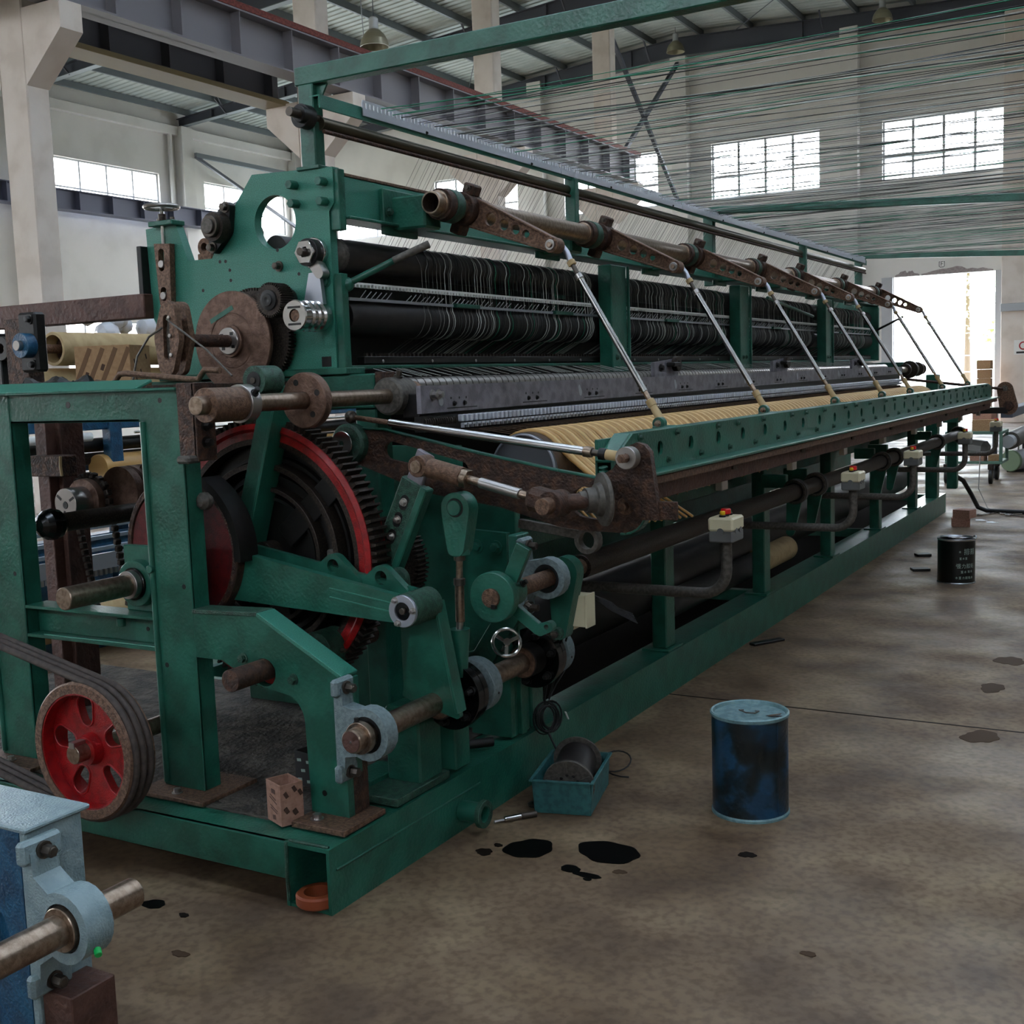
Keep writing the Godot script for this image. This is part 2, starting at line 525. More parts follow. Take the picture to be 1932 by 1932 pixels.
	mat("crane_dark", Color(0.22, 0.21, 0.215), 0.6)
	mat("crane_blue", Color(0.36, 0.38, 0.46), 0.55)
	mat("olive_steel", Color(0.34, 0.31, 0.25), 0.3, 0.85)
	mat("crane_yellow", Color(0.50, 0.44, 0.30), 0.55)
	mat("window_frame", Color(0.72, 0.73, 0.74), 0.5, 0.3)
	mat("wainscot", Color(0.40, 0.52, 0.49), 0.6)
	mat("skirting", Color(0.70, 0.66, 0.56), 0.7)
	mat("door_steel", Color(0.66, 0.67, 0.68), 0.5, 0.3)
	mat("lamp_shade", Color(0.58, 0.56, 0.47), 0.35, 0.5)
	mat("lamp_top", Color(0.75, 0.76, 0.76), 0.35, 0.6)
	mat("frosted", Color(0.8, 0.78, 0.7), 0.4)
	mat("cream", Color(0.80, 0.76, 0.63), 0.45)
	mat("box_grey", Color(0.36, 0.36, 0.35), 0.5)
	mat("red_button", Color(0.80, 0.06, 0.07), 0.3)
	mat("yellow_button", Color(0.85, 0.68, 0.10), 0.3)
	mat("green_button", Color(0.15, 0.45, 0.20), 0.3)
	mat("yarn_white", Color(0.66, 0.67, 0.64), 0.6)
	mat("yarn_grey", Color(0.45, 0.45, 0.43), 0.6)
	mat("rod_steel", Color(0.58, 0.57, 0.55), 0.22, 1.0)
	mat("yarn_dark", Color(0.10, 0.115, 0.105), 0.6)
	mat("yarn_green", Color(0.10, 0.48, 0.35), 0.55)
	mat("net_gold", Color(0.70, 0.54, 0.31), 0.45)
	mat("net_gold_pale", Color(0.84, 0.70, 0.46), 0.42)
	mat("net_end_grey", Color(0.30, 0.30, 0.31), 0.5, 0.3)
	mat("white", Color(0.86, 0.86, 0.84), 0.6)
	mat("print_dark", Color(0.25, 0.16, 0.11), 0.85)
	mat("print_stripe", Color(0.42, 0.31, 0.21), 0.85)
	mat("carton_black", Color(0.03, 0.033, 0.032), 0.6)
	mat("can_black", Color(0.015, 0.028, 0.022), 0.3, 0.1)
	mat("can_print", Color(0.55, 0.62, 0.58), 0.5)
	mat("tin", Color(0.74, 0.75, 0.76), 0.25, 0.9)
	for q in [["oil", Color(0.012, 0.010, 0.009), 0.45], ["oil_dry", Color(0.085, 0.062, 0.045), 0.6], ["oil_faint", Color(0.27, 0.21, 0.16), 0.7]]:
		mat(q[0], q[1], q[2]).metallic_specular = 0.2
	mat("orange_ring", Color(0.55, 0.25, 0.12), 0.6)
	mat("motor_green", Color(0.38, 0.46, 0.34), 0.5)
	mat("cart_green", Color(0.30, 0.42, 0.36), 0.5)
	mat("nipple_green", Color(0.05, 0.62, 0.28), 0.35)
	mat("silver_blue", Color(0.62, 0.66, 0.70), 0.35, 0.7)
	mat("bark", Color(0.30, 0.24, 0.18), 0.9)
	mat("plastic_clear", Color(0.75, 0.76, 0.78), 0.25)
	mat("sign_red", Color(0.62, 0.10, 0.10), 0.5)
	var g := mat("glass", Color(0.95, 0.97, 0.97, 0.06), 0.02)
	g.transparency = BaseMaterial3D.TRANSPARENCY_ALPHA

# ---------------------------------------------------------------- the hall
const XL := -28.0
const XR := 24.0
const ZB := -34.2
const ZF := 10.0
const RIDGE := -13.2

func roof_y(x: float) -> float:
	return 11.62 - 0.086 * absf(x - RIDGE) if x < RIDGE else 11.62 - 0.042 * (x - RIDGE)

func wall_with(called: String, along_x: bool, at: float, out: float, lo: float, hi: float, top: float, holes: Array, label: String) -> void:
	# a 0.24 m thick wall of boxes round its openings; holes are [a0, a1, y0, y1] in order
	var b := MB.new()
	var put := func(a0, a1, y0, y1):
		if a1 - a0 < 0.001 or y1 - y0 < 0.001: return
		if along_x: b.bx(a0, a1, y0, y1, at, at + out, 0.0)
		else: b.bx(at, at + out, y0, y1, a0, a1, 0.0)
	var cuts := [lo, hi]
	for h in holes:
		cuts.append(h[0]); cuts.append(h[1])
	cuts.sort()
	for i in cuts.size() - 1:
		var a: float = cuts[i]
		var c: float = cuts[i + 1]
		if c - a < 0.001: continue
		var mid := (a + c) * 0.5
		var over := []
		for h in holes:
			if h[0] <= mid and mid <= h[1]: over.append(h)
		over.sort_custom(func(p, q): return p[2] < q[2])
		var y := -0.3
		for h in over:
			put.call(a, c, y, h[2])
			y = h[3]
		put.call(a, c, y, top)
	struct(called, b, M.plaster, label, "wall")

func window(idx: int, along_x: bool, at: float, a0: float, a1: float, y0: float, y1: float, cols: int, rows: int, label: String, bars := 0.035) -> void:
	var mid := Vector3((a0 + a1) * 0.5, y0, at) if along_x else Vector3(at, y0, (a0 + a1) * 0.5)
	var w := thing("window_%d" % idx, mid, label, "window")
	w.set_meta("kind", "structure")
	var b := MB.new()
	var put := func(p0, p1, q0, q1, t):
		if along_x: b.bx(p0, p1, q0, q1, at - t, at + t, 0.004)
		else: b.bx(at - t, at + t, q0, q1, p0, p1, 0.004)
	put.call(a0, a0 + 0.05, y0, y1, 0.035)
	put.call(a1 - 0.05, a1, y0, y1, 0.035)
	put.call(a0 + 0.05, a1 - 0.05, y0, y0 + 0.05, 0.035)
	put.call(a0 + 0.05, a1 - 0.05, y1 - 0.05, y1, 0.035)
	for i in range(1, cols):
		var a := lerpf(a0, a1, float(i) / cols)
		put.call(a - bars, a + bars, y0, y1, 0.028)
	for j in range(1, rows):
		var y := lerpf(y0, y1, float(j) / rows) - 0.1 * (y1 - y0)
		put.call(a0, a1, y - bars * 0.8, y + bars * 0.8, 0.025)
	part("window_frame", b, M.window_frame, w)
	for i in cols:
		for j in rows:
			var g := MB.new()
			var p0 := lerpf(a0, a1, float(i) / cols) + bars
			var p1 := lerpf(a0, a1, float(i + 1) / cols) - bars
			var sh := 0.1 * (y1 - y0)
			var q0 := lerpf(y0, y1, float(j) / rows) - (sh if j > 0 else 0.0) + 0.02
			var q1 := lerpf(y0, y1, float(j + 1) / rows) - (sh if j < rows - 1 else 0.0) - 0.02
			if along_x: g.quad(V(p0, q0, at), V(p1, q0, at), V(p1, q1, at), V(p0, q1, at), Vector3.BACK)
			else: g.quad(V(at, q0, p0), V(at, q0, p1), V(at, q1, p1), V(at, q1, p0), Vector3.RIGHT)
			part("pane", g, M.glass, w)

func hall() -> void:
	struct("floor", MB.new().bx(XL - 0.3, XR + 0.3, -0.3, 0.0, ZB - 0.3, ZF + 0.3, 0.0), M.floor, "stained grey-brown concrete factory floor", "floor")
	# expansion joints cut in the concrete, filled with dirt
	var j := MB.new()
	j.bar(V(XL, 0.0, -5.45), V(XR, 0.0, -5.33), 0.012, 0.003, Vector3.UP, 0.0)
	struct("trim_1", j, M.oil_dry, "dark dirt-filled joint across the concrete floor", "floor joint")
	var back := []
	var wx := [[-27.0, -23.8], [-22.1, -18.9], [-17.2, -14.0], [-12.3, -9.07], [-7.35, -4.15], [-1.6, 1.6]]
	for w in wx: back.append([w[0], w[1], 6.69, 8.32])
	back.append([-7.05, -4.385, -0.3, 4.05])
	back.append([-26.4, -23.4, 1.0, 4.0])
	back.append([-21.8, -18.8, 1.0, 4.0])
	wall_with("wall_back", true, ZB, -0.24, XL, XR, 11.7, back, "white plastered end wall with high windows and a loading door")
	var names := ["farthest left high window of the end wall, partly behind a column", "second high window of the end wall, seen under the yarn rail", "high window of the end wall behind the crossed braces", "high window of the end wall left of the loading door", "high window of the end wall above the loading door", "high window of the end wall right of the loading door"]
	for i in wx.size():
		window(i + 1, true, ZB - 0.12, wx[i][0], wx[i][1], 6.69, 8.32, 4, 2, names[i])
	window(20, true, ZB - 0.12, -26.4, -23.4, 1.0, 4.0, 4, 3, "low window of the end wall behind the blue machine, left")
	window(21, true, ZB - 0.12, -21.8, -18.8, 1.0, 4.0, 4, 3, "low window of the end wall behind the blue machine, right")
	var left := []
	var k := 0
	var zs := [-31.5, -25.5, -19.55, -13.6, -7.65, -1.7, 4.25]
	for z in zs:
		left.append([z - 2.02, z + 2.02, 7.0, 8.37])
		left.append([z - 2.02, z + 2.02, 1.0, 3.75])
	wall_with("wall_left", false, XL, -0.24, ZB, ZF, 11.2, left, "white plastered long wall with two rows of windows")
	for z in zs:
		var far := "%s upper window of the long left wall" % ["seventh", "sixth", "fifth", "fourth", "third", "second", "nearest"][k]
		window(30 + k, false, XL - 0.12, z - 2.02, z + 2.02, 7.0, 8.37, 4, 2, far + " counted from the camera", 0.03)
		window(40 + k, false, XL - 0.12, z - 2.02, z + 2.02, 1.0, 3.75, 5, 2, far.replace("upper", "lower") + " counted from the camera", 0.03)
		k += 1
	var right := []
	wall_with("wall_right", false, XR, 0.24, ZB, ZF, 11.2, right, "white plastered wall on the right of the hall")
	var front := []
	for x in [-22.0, -14.0, -6.0, 2.0, 8.5]: front.append([x - 1.6, x + 1.6, 6.7, 8.3])
	wall_with("wall_front", true, ZF, 0.24, XL, XR, 11.7, front, "white plastered wall behind the camera")
	k = 0
	for x in [-22.0, -14.0, -6.0, 2.0, 8.5]:
		window(70 + k, true, ZF + 0.12, x - 1.6, x + 1.6, 6.7, 8.3, 1, 1, "high window number %d of the wall behind the camera" % (k + 1))
		k += 1
	# wainscot paint, skirting, pilasters of the end wall
	struct("trim_2", MB.new().bx(-4.2, XR, 0.12, 1.28, ZB, ZB + 0.025, 0.0), M.wainscot, "grey-green painted dado right of the loading door", "dado")
	struct("trim_3", MB.new().bx(-4.2, XR, 0.0, 0.12, ZB, ZB + 0.04, 0.004), M.skirting, "pale skirting band under the grey-green dado", "skirting")
	struct("trim_4", MB.new().bx(XL, -7.4, 0.0, 1.28, ZB, ZB + 0.02, 0.0), M.wainscot, "grey-green painted dado left of the loading door", "dado")
	for x in [-18.05, -13.2, -8.2, 1.9]:
		struct("pilaster", MB.new().bx(x - 0.25, x + 0.25, 0.0, 10.9, ZB, ZB + 0.3, 0.01), M.plaster, "white pilaster of the end wall at the %s bay" % {-18.05: "left", -13.2: "braced", -8.2: "middle", 1.9: "right"}[x], "pilaster")
	struct("pilaster", MB.new().bx(-4.19, -3.3, 0.0, 10.6, ZB, ZB + 0.45, 0.01), M.column_paint, "broad pinkish pilaster right beside the loading door", "pilaster")
	struct("trim_5", MB.new().bx(-4.19, 1.0, 2.93, 3.13, ZB + 0.3, ZB + 0.62, 0.01), M.door_steel, "grey steel ledge across the pilaster by the door", "ledge")
	for z in [-34.0, -28.5, -22.55, -16.6, -10.6, -4.7, 1.3]:
		struct("pilaster", MB.new().bx(XL, XL + 0.35, 0.0, 9.9, z - 0.25, z + 0.25, 0.01), M.plaster, "white pilaster of the left wall, %d metres down the hall" % int(-z), "pilaster")
	struct("trim_6", MB.new().cyl(V(XL + 0.12, 0, -27.95), V(XL + 0.12, 9.9, -27.95), 0.07, 12), M.plaster, "white downpipe beside the left wall pilaster", "downpipe")
	struct("trim_8", MB.new().bx(XL, XL + 0.2, 9.62, 9.9, ZB, ZF, 0.01), M.plaster, "pale ring beam along the top of the left wall", "ring beam")
	# loading door: lining, rolled-up leaf and torn plaster over the opening
	var d := thing("door_1", V(-5.7, 0, ZB), "wide open loading door with grey steel jambs in the end wall", "door")
	d.set_meta("kind", "structure")
	for sx in [[-7.35, -7.05], [-4.385, -4.2]]:
		part("door_jamb", MB.new().bx(sx[0], sx[1], 0, 4.05, ZB - 0.02, ZB + 0.09, 0.006), M.door_steel, d)
		part("door_reveal", MB.new().bx(-7.06 if sx[0] < -6 else -4.39, -7.03 if sx[0] < -6 else -4.36, 0, 4.05, ZB - 0.25, ZB + 0.02, 0.0), M.door_steel, d)
	part("threshold", MB.new().bx(-7.05, -4.385, -0.02, 0.02, ZB - 0.24, ZB + 0.1, 0.004), M.door_steel, d)
	rng.seed = 5
	for seg in [[-7.0, -6.35], [-6.3, -4.45]]:
		var pl := PackedVector2Array()
		var st := 14
		pl.append(Vector2(seg[0], 4.05))
		for i in st + 1:
			var x := lerpf(seg[0], seg[1], float(i) / st)
			pl.append(Vector2(x, 4.09 + 0.1 * sin(PI * i / st) * (0.5 + rng.randf())))
		pl.append(Vector2(seg[1], 4.05))
		struct("plaster_scar", MB.new().prism(pl, [], zf(0, 0, ZB + 0.002), 0.006), M.bare_render, "torn grey plaster over the %s of the loading door" % ("left end" if seg[0] < -6.5 else "right part"), "plaster scar")
	var sg := thing("wall_sign", V(-5.76, 4.22, ZB + 0.01), "small white sign with a bracketed letter over the loading door", "sign")
	part("board", MB.new().bx(-5.85, -5.67, 4.2, 4.42, ZB + 0.003, ZB + 0.018, 0.002), M.white, sg)
	lettering("[F]", 0.12, V(-5.76, 4.33, ZB + 0.02), M.black_rubber, sg)
	part("printed_line", MB.new().bx(-5.81, -5.71, 4.23, 4.245, ZB + 0.018, ZB + 0.021, 0.0), M.black_rubber, sg)
	var s2 := thing("wall_notice", V(-3.62, 1.8, ZB + 0.46), "white notice with a red ring on the pinkish pilaster", "sign")
	part("board", MB.new().bx(-3.86, -3.4, 1.79, 2.17, ZB + 0.455, ZB + 0.47, 0.002), M.white, s2)
	part("ring", MB.new().pipe(V(-3.63, 2.02, ZB + 0.47), V(-3.63, 2.02, ZB + 0.475), 0.11, 0.075, 24), M.sign_red, s2)
	part("printed_line", MB.new().bx(-3.8, -3.46, 1.82, 1.87, ZB + 0.47, ZB + 0.474, 0.0), M.black_rubber, s2)
	# columns with crane brackets on both sides
	for z in [-28.6, -22.6, -16.6, -10.6, -4.6, 1.4]:
		var c := thing("concrete_column", V(-13.2, 0, z - 0.1), "cream concrete column with crane brackets, %s" % {-28.6: "the farthest, beside the crossed braces", -22.6: "behind the middle of the yarn comb", -16.6: "behind the tall green gate post", -10.6: "at the left edge of the view", -4.6: "behind the left edge of the view", 1.4: "behind the camera"}[z], "column")
		c.set_meta("kind", "structure")
		part("shaft", MB.new().bx(-13.45, -12.95, 0, 11.3, z - 0.3, z + 0.05, 0.02), M.column_paint, c)
		for s in [-1.0, 1.0]:
			var pl := P2([-13.2 + s * 0.25, 5.55, -13.2 + s * 0.25, 6.5, -13.2 + s * 0.95, 6.5, -13.2 + s * 0.95, 6.15])
			part("crane_bracket", MB.new().prism(pl, [], zf(0, 0, z - 0.3), 0.35, true), M.column_paint, c)
	crane_beam(-12.5, 6.52, 7.2, 8.0, -28.9, M.crane_grey, true, "grey crane girder with web stiffeners and red rail, right of the columns")
	crane_beam(-13.95, 6.55, 7.12, 8.0, -16.65, M.crane_dark, false, "short dark crane girder left of the columns, ending at the second column")
	crane_beam(-27.3, 6.72, 7.28, -10.0, -29.3, M.crane_blue, false, "small blue-grey crane girder along the left wall")
	struct("trim_7", MB.new().bx(-14.2, -13.7, 6.47, 6.55, -16.65, 8.0, 0.004), M.crane_yellow, "yellowish bearing plate under the short crane girder", "bearing plate")
	# rafters, purlins, roof sheets
	for z in [-34.0, -28.5, -22.55, -16.6, -10.6, -4.7, 1.3, 7.3]:
		var r := thing("rafter", V(RIDGE, roof_y(RIDGE) - 0.2, z), "dark grey steel roof rafter, %s" % ("against the end wall" if z < -33 else "%d metres %s" % [int(absf(z)), "behind the camera" if z > 0 else "down the hall"]), "rafter")
		r.set_meta("kind", "structure")
		for s in [[XL + 0.02, RIDGE, 0.24, 0.52], [RIDGE, XR - 0.02, 0.52, 0.40]]:
			# tapered I section: deep at the ridge, shallower at the eaves
			var x0: float = s[0]
			var x1: float = s[1]
			var t0 := roof_y(x0) - 0.19
			var t1 := roof_y(x1) - 0.19
			var b0: float = t0 - s[2]
			var b1: float = t1 - s[3]
			part("web", MB.new().prism(P2([x0, b0, x1, b1, x1, t1, x0, t0]), [], zf(0, 0, z - 0.01), 0.02, true), M.steel_dark, r)
			part("flange", MB.new().bar(V(x0, t0, z), V(x1, t1, z), 0.22, 0.02, Vector3.UP, 0.0), M.steel_dark, r)
			part("flange", MB.new().bar(V(x0, b0, z), V(x1, b1, z), 0.22, 0.02, Vector3.UP, 0.0), M.purlin_grey, r)
			for i in 5:
				var t := (i + 0.5) / 5
				var x: float = lerpf(x0, x1, t)
				part("stiffener", MB.new().bx(x - 0.01, x + 0.01, lerpf(b0, b1, t), lerpf(t0, t1, t), z - 0.1, z + 0.1, 0.0), M.steel_dark, r)
				part("fly_brace", MB.new().bar(V(x + 0.6, lerpf(b0, b1, t) + 0.03, z + 0.05), V(x + 0.6, roof_y(x + 0.6) - 0.1, z + 0.55), 0.04, 0.04, Vector3.RIGHT, 0.0), M.steel_dark, r)
	var px := XL + 0.5
	k = 0
	while px < XR:
		k += 1
		struct("purlin", MB.new().bx(px - 0.035, px + 0.035, roof_y(px) - 0.185, roof_y(px) - 0.005, ZB + 0.02, ZF - 0.02, 0.0), M.purlin_grey, "grey roof purlin under the ribbed roof, number %d from the left wall" % k, "purlin", "")
		px += 1.5
	var roof := thing("ceiling", V(RIDGE, roof_y(RIDGE), -12), "pale ribbed metal roof over the hall", "roof")
	roof.set_meta("kind", "structure")
	var ws := 1.5
	var sheets := [[XL - 0.4, RIDGE, 0], [RIDGE, -9.0, 0], [-9.0, 12.0, 1], [12.0, XR + 0.4, 0]]
	for s in sheets:
		var z := ZB - 0.4
		var nth := 0
		while z < ZF + 0.4:
			nth += 1
			var b := MB.new()
			var x0: float = s[0]
			var x1: float = s[1]
			var y0 := roof_y(x0)
			var y1 := roof_y(x1)
			if s[2] and nth % 4 == 0 and z > -27.0 and z < 3.0:
				# a translucent daylight strip between the ribbed sheets
				b.quad(V(x0, y0 + 0.02, z), V(x1, y1 + 0.02, z), V(x1, y1 + 0.02, z + 0.4), V(x0, y0 + 0.02, z + 0.4), Vector3.DOWN)
				part("daylight_strip", b, M.glass, roof, "translucent daylight strip")
				z += 0.4
				continue
			var prof := []
			for i in 6:
				var o := z + i * ws / 6.0
				prof.append_array([Vector2(o, 0.0), Vector2(o + 0.14, 0.0), Vector2(o + 0.165, 0.028), Vector2(o + 0.225, 0.028)])
			prof.append(Vector2(z + ws, 0.0))
			for i in prof.size() - 1:
				var p: Vector2 = prof[i]
				var q: Vector2 = prof[i + 1]
				var n := Vector3(0, -(q.x - p.x), q.y - p.y).normalized()
				b.quad(V(x0, y0 + p.y, p.x), V(x1, y1 + p.y, p.x), V(x1, y1 + q.y, q.x), V(x0, y0 + q.y, q.x), n)
				b.quad(V(x0, y0 + p.y + 0.05, p.x), V(x1, y1 + p.y + 0.05, p.x), V(x1, y1 + q.y + 0.05, q.x), V(x0, y0 + q.y + 0.05, q.x), -n)
			part("roof_sheet", b, M.roof_sheet, roof)
			z += ws
	# crossed braces and ties
	var br := [[V(-13.2, 10.6, -29.0), V(-13.2, 6.6, -33.9)], [V(-13.2, 6.9, -29.0), V(-13.2, 10.7, -33.9)]]
	for i in 2:
		struct("brace", MB.new().bar(br[i][0], br[i][1], 0.1, 0.1, Vector3.RIGHT, 0.0), M.steel_dark, "dark steel brace of the cross by the end wall, %s towards the wall" % ["falling", "rising"][i], "brace")
	struct("brace", MB.new().bar(V(-27.55, 7.05, -34.0), V(-27.55, 9.0, -28.7), 0.09, 0.09, Vector3.RIGHT, 0.0), M.steel_dark, "grey steel brace by the left wall, rising towards the camera", "brace")
	struct("brace", MB.new().bar(V(-27.55, 6.9, -28.7), V(-27.55, 8.1, -31.2), 0.09, 0.09, Vector3.RIGHT, 0.0), M.steel_dark, "grey steel brace by the left wall, falling towards the camera", "brace")
	struct("tie_beam", MB.new().bar(V(-27.55, 9.05, -28.7), V(-27.55, 9.05, -34.0), 0.1, 0.14, Vector3.UP, 0.0), M.purlin_grey, "grey steel tie along the left wall below the roof", "tie beam")
	for z in [-34.0, -28.5, -22.55, -16.6]:
		for s in [[-26.0, -22.0], [-20.5, -16.5], [-11.5, -7.0], [-5.5, -1.0]]:
			struct("tie_rod", MB.new().sweep([V(s[0], roof_y(s[0]) - 0.25, z + 0.1), V(s[1], roof_y(s[1]) - 0.25, z + 5.8)], 0.012, 5), M.steel_dark, "thin diagonal tie rod under the roof", "tie rod", "thin diagonal tie rods under the roof")
	for l in [[V(-13.05, 0, -33.4), 11.42, "beside the ridge near the crossed braces"], [V(-7.18, 0, -33.4), 11.3, "at the top edge right of the ridge"], [V(-13.0, 0, -18.3), 8.25, "between the second and third columns"], [V(-25.6, 0, -20.9), 9.45, "by the left wall under the first rafter"]]:
		lamp(l[0], l[1], "bell shaped high-bay lamp hanging %s" % l[2])

func crane_beam(x: float, y0: float, y1: float, z0: float, z1: float, m: Material, rail: bool, label: String) -> void:
	var c := thing("crane_girder", V(x, y0, (z0 + z1) * 0.5), label, "crane girder")
	c.set_meta("kind", "structure")
	part("web", MB.new().bx(x - 0.01, x + 0.01, y0, y1, z1, z0, 0.0), m, c)
	part("flange", MB.new().bx(x - 0.2, x + 0.2, y0, y0 + 0.025, z1, z0, 0.0), m, c)
	part("flange", MB.new().bx(x - 0.2, x + 0.2, y1 - 0.025, y1, z1, z0, 0.0), m, c)
	var z := z0 - 0.5
	var mesh := MB.new().bx(-0.19, 0.19, -(y1 - y0) * 0.5 + 0.03, (y1 - y0) * 0.5 - 0.03, -0.01, 0.01, 0.0).mesh(Vector3.ZERO)
	while z > z1:
		inst("stiffener", mesh, m, c, Transform3D(Basis(), V(x, (y0 + y1) * 0.5, z)))
		z -= 1.19
	if rail:
		part("rail", MB.new().bx(x + 0.10, x + 0.21, y1, y1 + 0.10, z1, z0, 0.006), M.rail_rust, c)

func lamp(p: Vector3, y: float, label: String) -> void:
	var l := thing("bay_lamp", V(p.x, y - 0.55, p.z), label, "lamp", "bell lamps under the roof")
	part("cord", MB.new().cyl(V(p.x, y, p.z), V(p.x, maxf(y + 0.02, roof_y(p.x) - 0.02), p.z), 0.008, 6), M.steel_dark, l)
	part("ballast", MB.new().lathe(MB.fr(V(p.x, y, p.z), Vector3.DOWN), [Vector2(0, 0), Vector2(0.06, 0), Vector2(0.085, 0.03), Vector2(0.085, 0.2), Vector2(0.1, 0.24)], 20), M.lamp_top, l)
	part("shade", MB.new().lathe(MB.fr(V(p.x, y, p.z), Vector3.DOWN), [Vector2(0.09, 0.22), Vector2(0.13, 0.25), Vector2(0.19, 0.31), Vector2(0.24, 0.40), Vector2(0.265, 0.5), Vector2(0.27, 0.53), Vector2(0.255, 0.53), Vector2(0.225, 0.4), Vector2(0.17, 0.31), Vector2(0.09, 0.24)], 28), M.lamp_shade, l)
	part("bulb", MB.new().lathe(MB.fr(V(p.x, y, p.z), Vector3.DOWN), [Vector2(0, 0.24), Vector2(0.04, 0.25), Vector2(0.06, 0.36), Vector2(0.055, 0.42), Vector2(0, 0.46)], 16), M.frosted, l)

func lettering(text: String, h: float, at: Vector3, m: Material, parent: Node, turn := Basis()) -> void:
	var t := TextMesh.new()
	var f := SystemFont.new()
	f.font_names = PackedStringArray(["Droid Sans"])
	t.font = f
	t.text = text
	t.font_size = 64
	t.pixel_size = h / 48.0
	t.depth = 0.002
	t.curve_step = 2.0
	inst("lettering", t, m, parent, Transform3D(turn, at))

func outside() -> void:
	struct("ground", MB.new().bx(-60, 40, -0.35, -0.25, -90, ZB - 0.3, 0.0), M.yard, "pale concrete yard outside the loading door", "ground")
	rng.seed = 31
	var leafm := MB.new()
	leafm.quad(V(-0.11, -0.05, 0), V(0.11, -0.04, 0.02), V(0.09, 0.07, -0.02), V(-0.08, 0.06, 0.03), V(0, 0.4, 1).normalized())
	var leaf := leafm.mesh(Vector3.ZERO)
	var spots := [[-19.0, -66.0, 9.0], [-14.5, -70.0, 10.5], [-16.3, -61.0, 6.0], [-8.0, -66.0, 5.0], [-11.0, -74.0, 11.0], [-6.5, -72.0, 7.0]]
	var words := ["tall pale tree at the left of the open door", "high tree behind the left of the open door", "low bush outside the left door jamb", "small bush outside the right of the door", "tallest tree in the middle distance outside", "loose tree outside the right door jamb"]
	for i in spots.size():
		var s: Array = spots[i]
		var h: float = s[2]
		var t := thing("tree", V(s[0], -0.25, s[1]), words[i], "tree", "trees in the yard")
		part("trunk", MB.new().cone(V(s[0], -0.25, s[1]), V(s[0], h * 0.7, s[1]), 0.22, 0.07, 10), M.bark, t)
		var mm := MultiMesh.new()
		mm.transform_format = MultiMesh.TRANSFORM_3D
		mm.mesh = leaf
		mm.instance_count = 1300
		for q in 1300:
			var d := Vector3(rng.randfn(), rng.randfn(), rng.randfn()).normalized() * pow(rng.randf(), 0.35)
			var blob := Vector3(rng.randf_range(-1, 1), rng.randf_range(-1, 1), rng.randf_range(-1, 1)) * 0.5
			var p := (d * 0.7 + blob) * Vector3(h * 0.30, h * 0.36, h * 0.30)
			var bs := Basis.from_euler(Vector3(rng.randf() * TAU, rng.randf() * TAU, rng.randf() * TAU)).scaled(Vector3.ONE * rng.randf_range(0.8, 1.9))
			mm.set_instance_transform(q, Transform3D(bs, p))
		var o := MultiMeshInstance3D.new()
		o.name = "foliage"
		o.multimesh = mm
		o.material_override = M.leaf
		keep(o, V(s[0], h * 0.64, s[1]), t)
		o.set_meta("kind", "stuff")
	var rack := thing("pipe_rack", V(-13.5, -0.25, -58), "pale steel scaffold racks standing in the yard outside the door", "rack")
	for i in 12:
		var x := -18.5 + i * 0.95
		part("upright", MB.new().bx(x, x + 0.06, -0.25, 2.0, -58.0, -57.94, 0.0), M.purlin_grey, rack)
	for y in [0.6, 1.2, 1.95]:
		part("rail", MB.new().bx(-18.5, -7.9, y, y + 0.05, -57.94, -57.88, 0.0), M.purlin_grey, rack)
	struct("yard_wall", MB.new().bx(-40, 20, -0.25, 2.2, -84.0, -83.7, 0.0), M.plaster, "white yard wall far outside the door", "wall")

# ---------------------------------------------------------------- the netting machine
var m: Node3D
const ZN := -3.6      # near side plate
const ZE := -12.6     # far side plate
const ARMS := [-4.19, -5.48, -6.80, -8.02, -8.95, -10.29, -11.61]

func machine() -> void:
	m = thing("netting_machine", V(-2.9, 0, -7.9), "long green netting machine filling the hall, with yarn rollers and red wheels", "machine")
	m_base()
	m_front_frame()
	m_side_plate()
	m_top_rail()
	m_rollers()
	m_needles()
	m_swing()
	m_beam()
	m_shafts()
	m_drive()
	m_links()
	m_service()
	m_far_end()
	net_roll()
	warp()

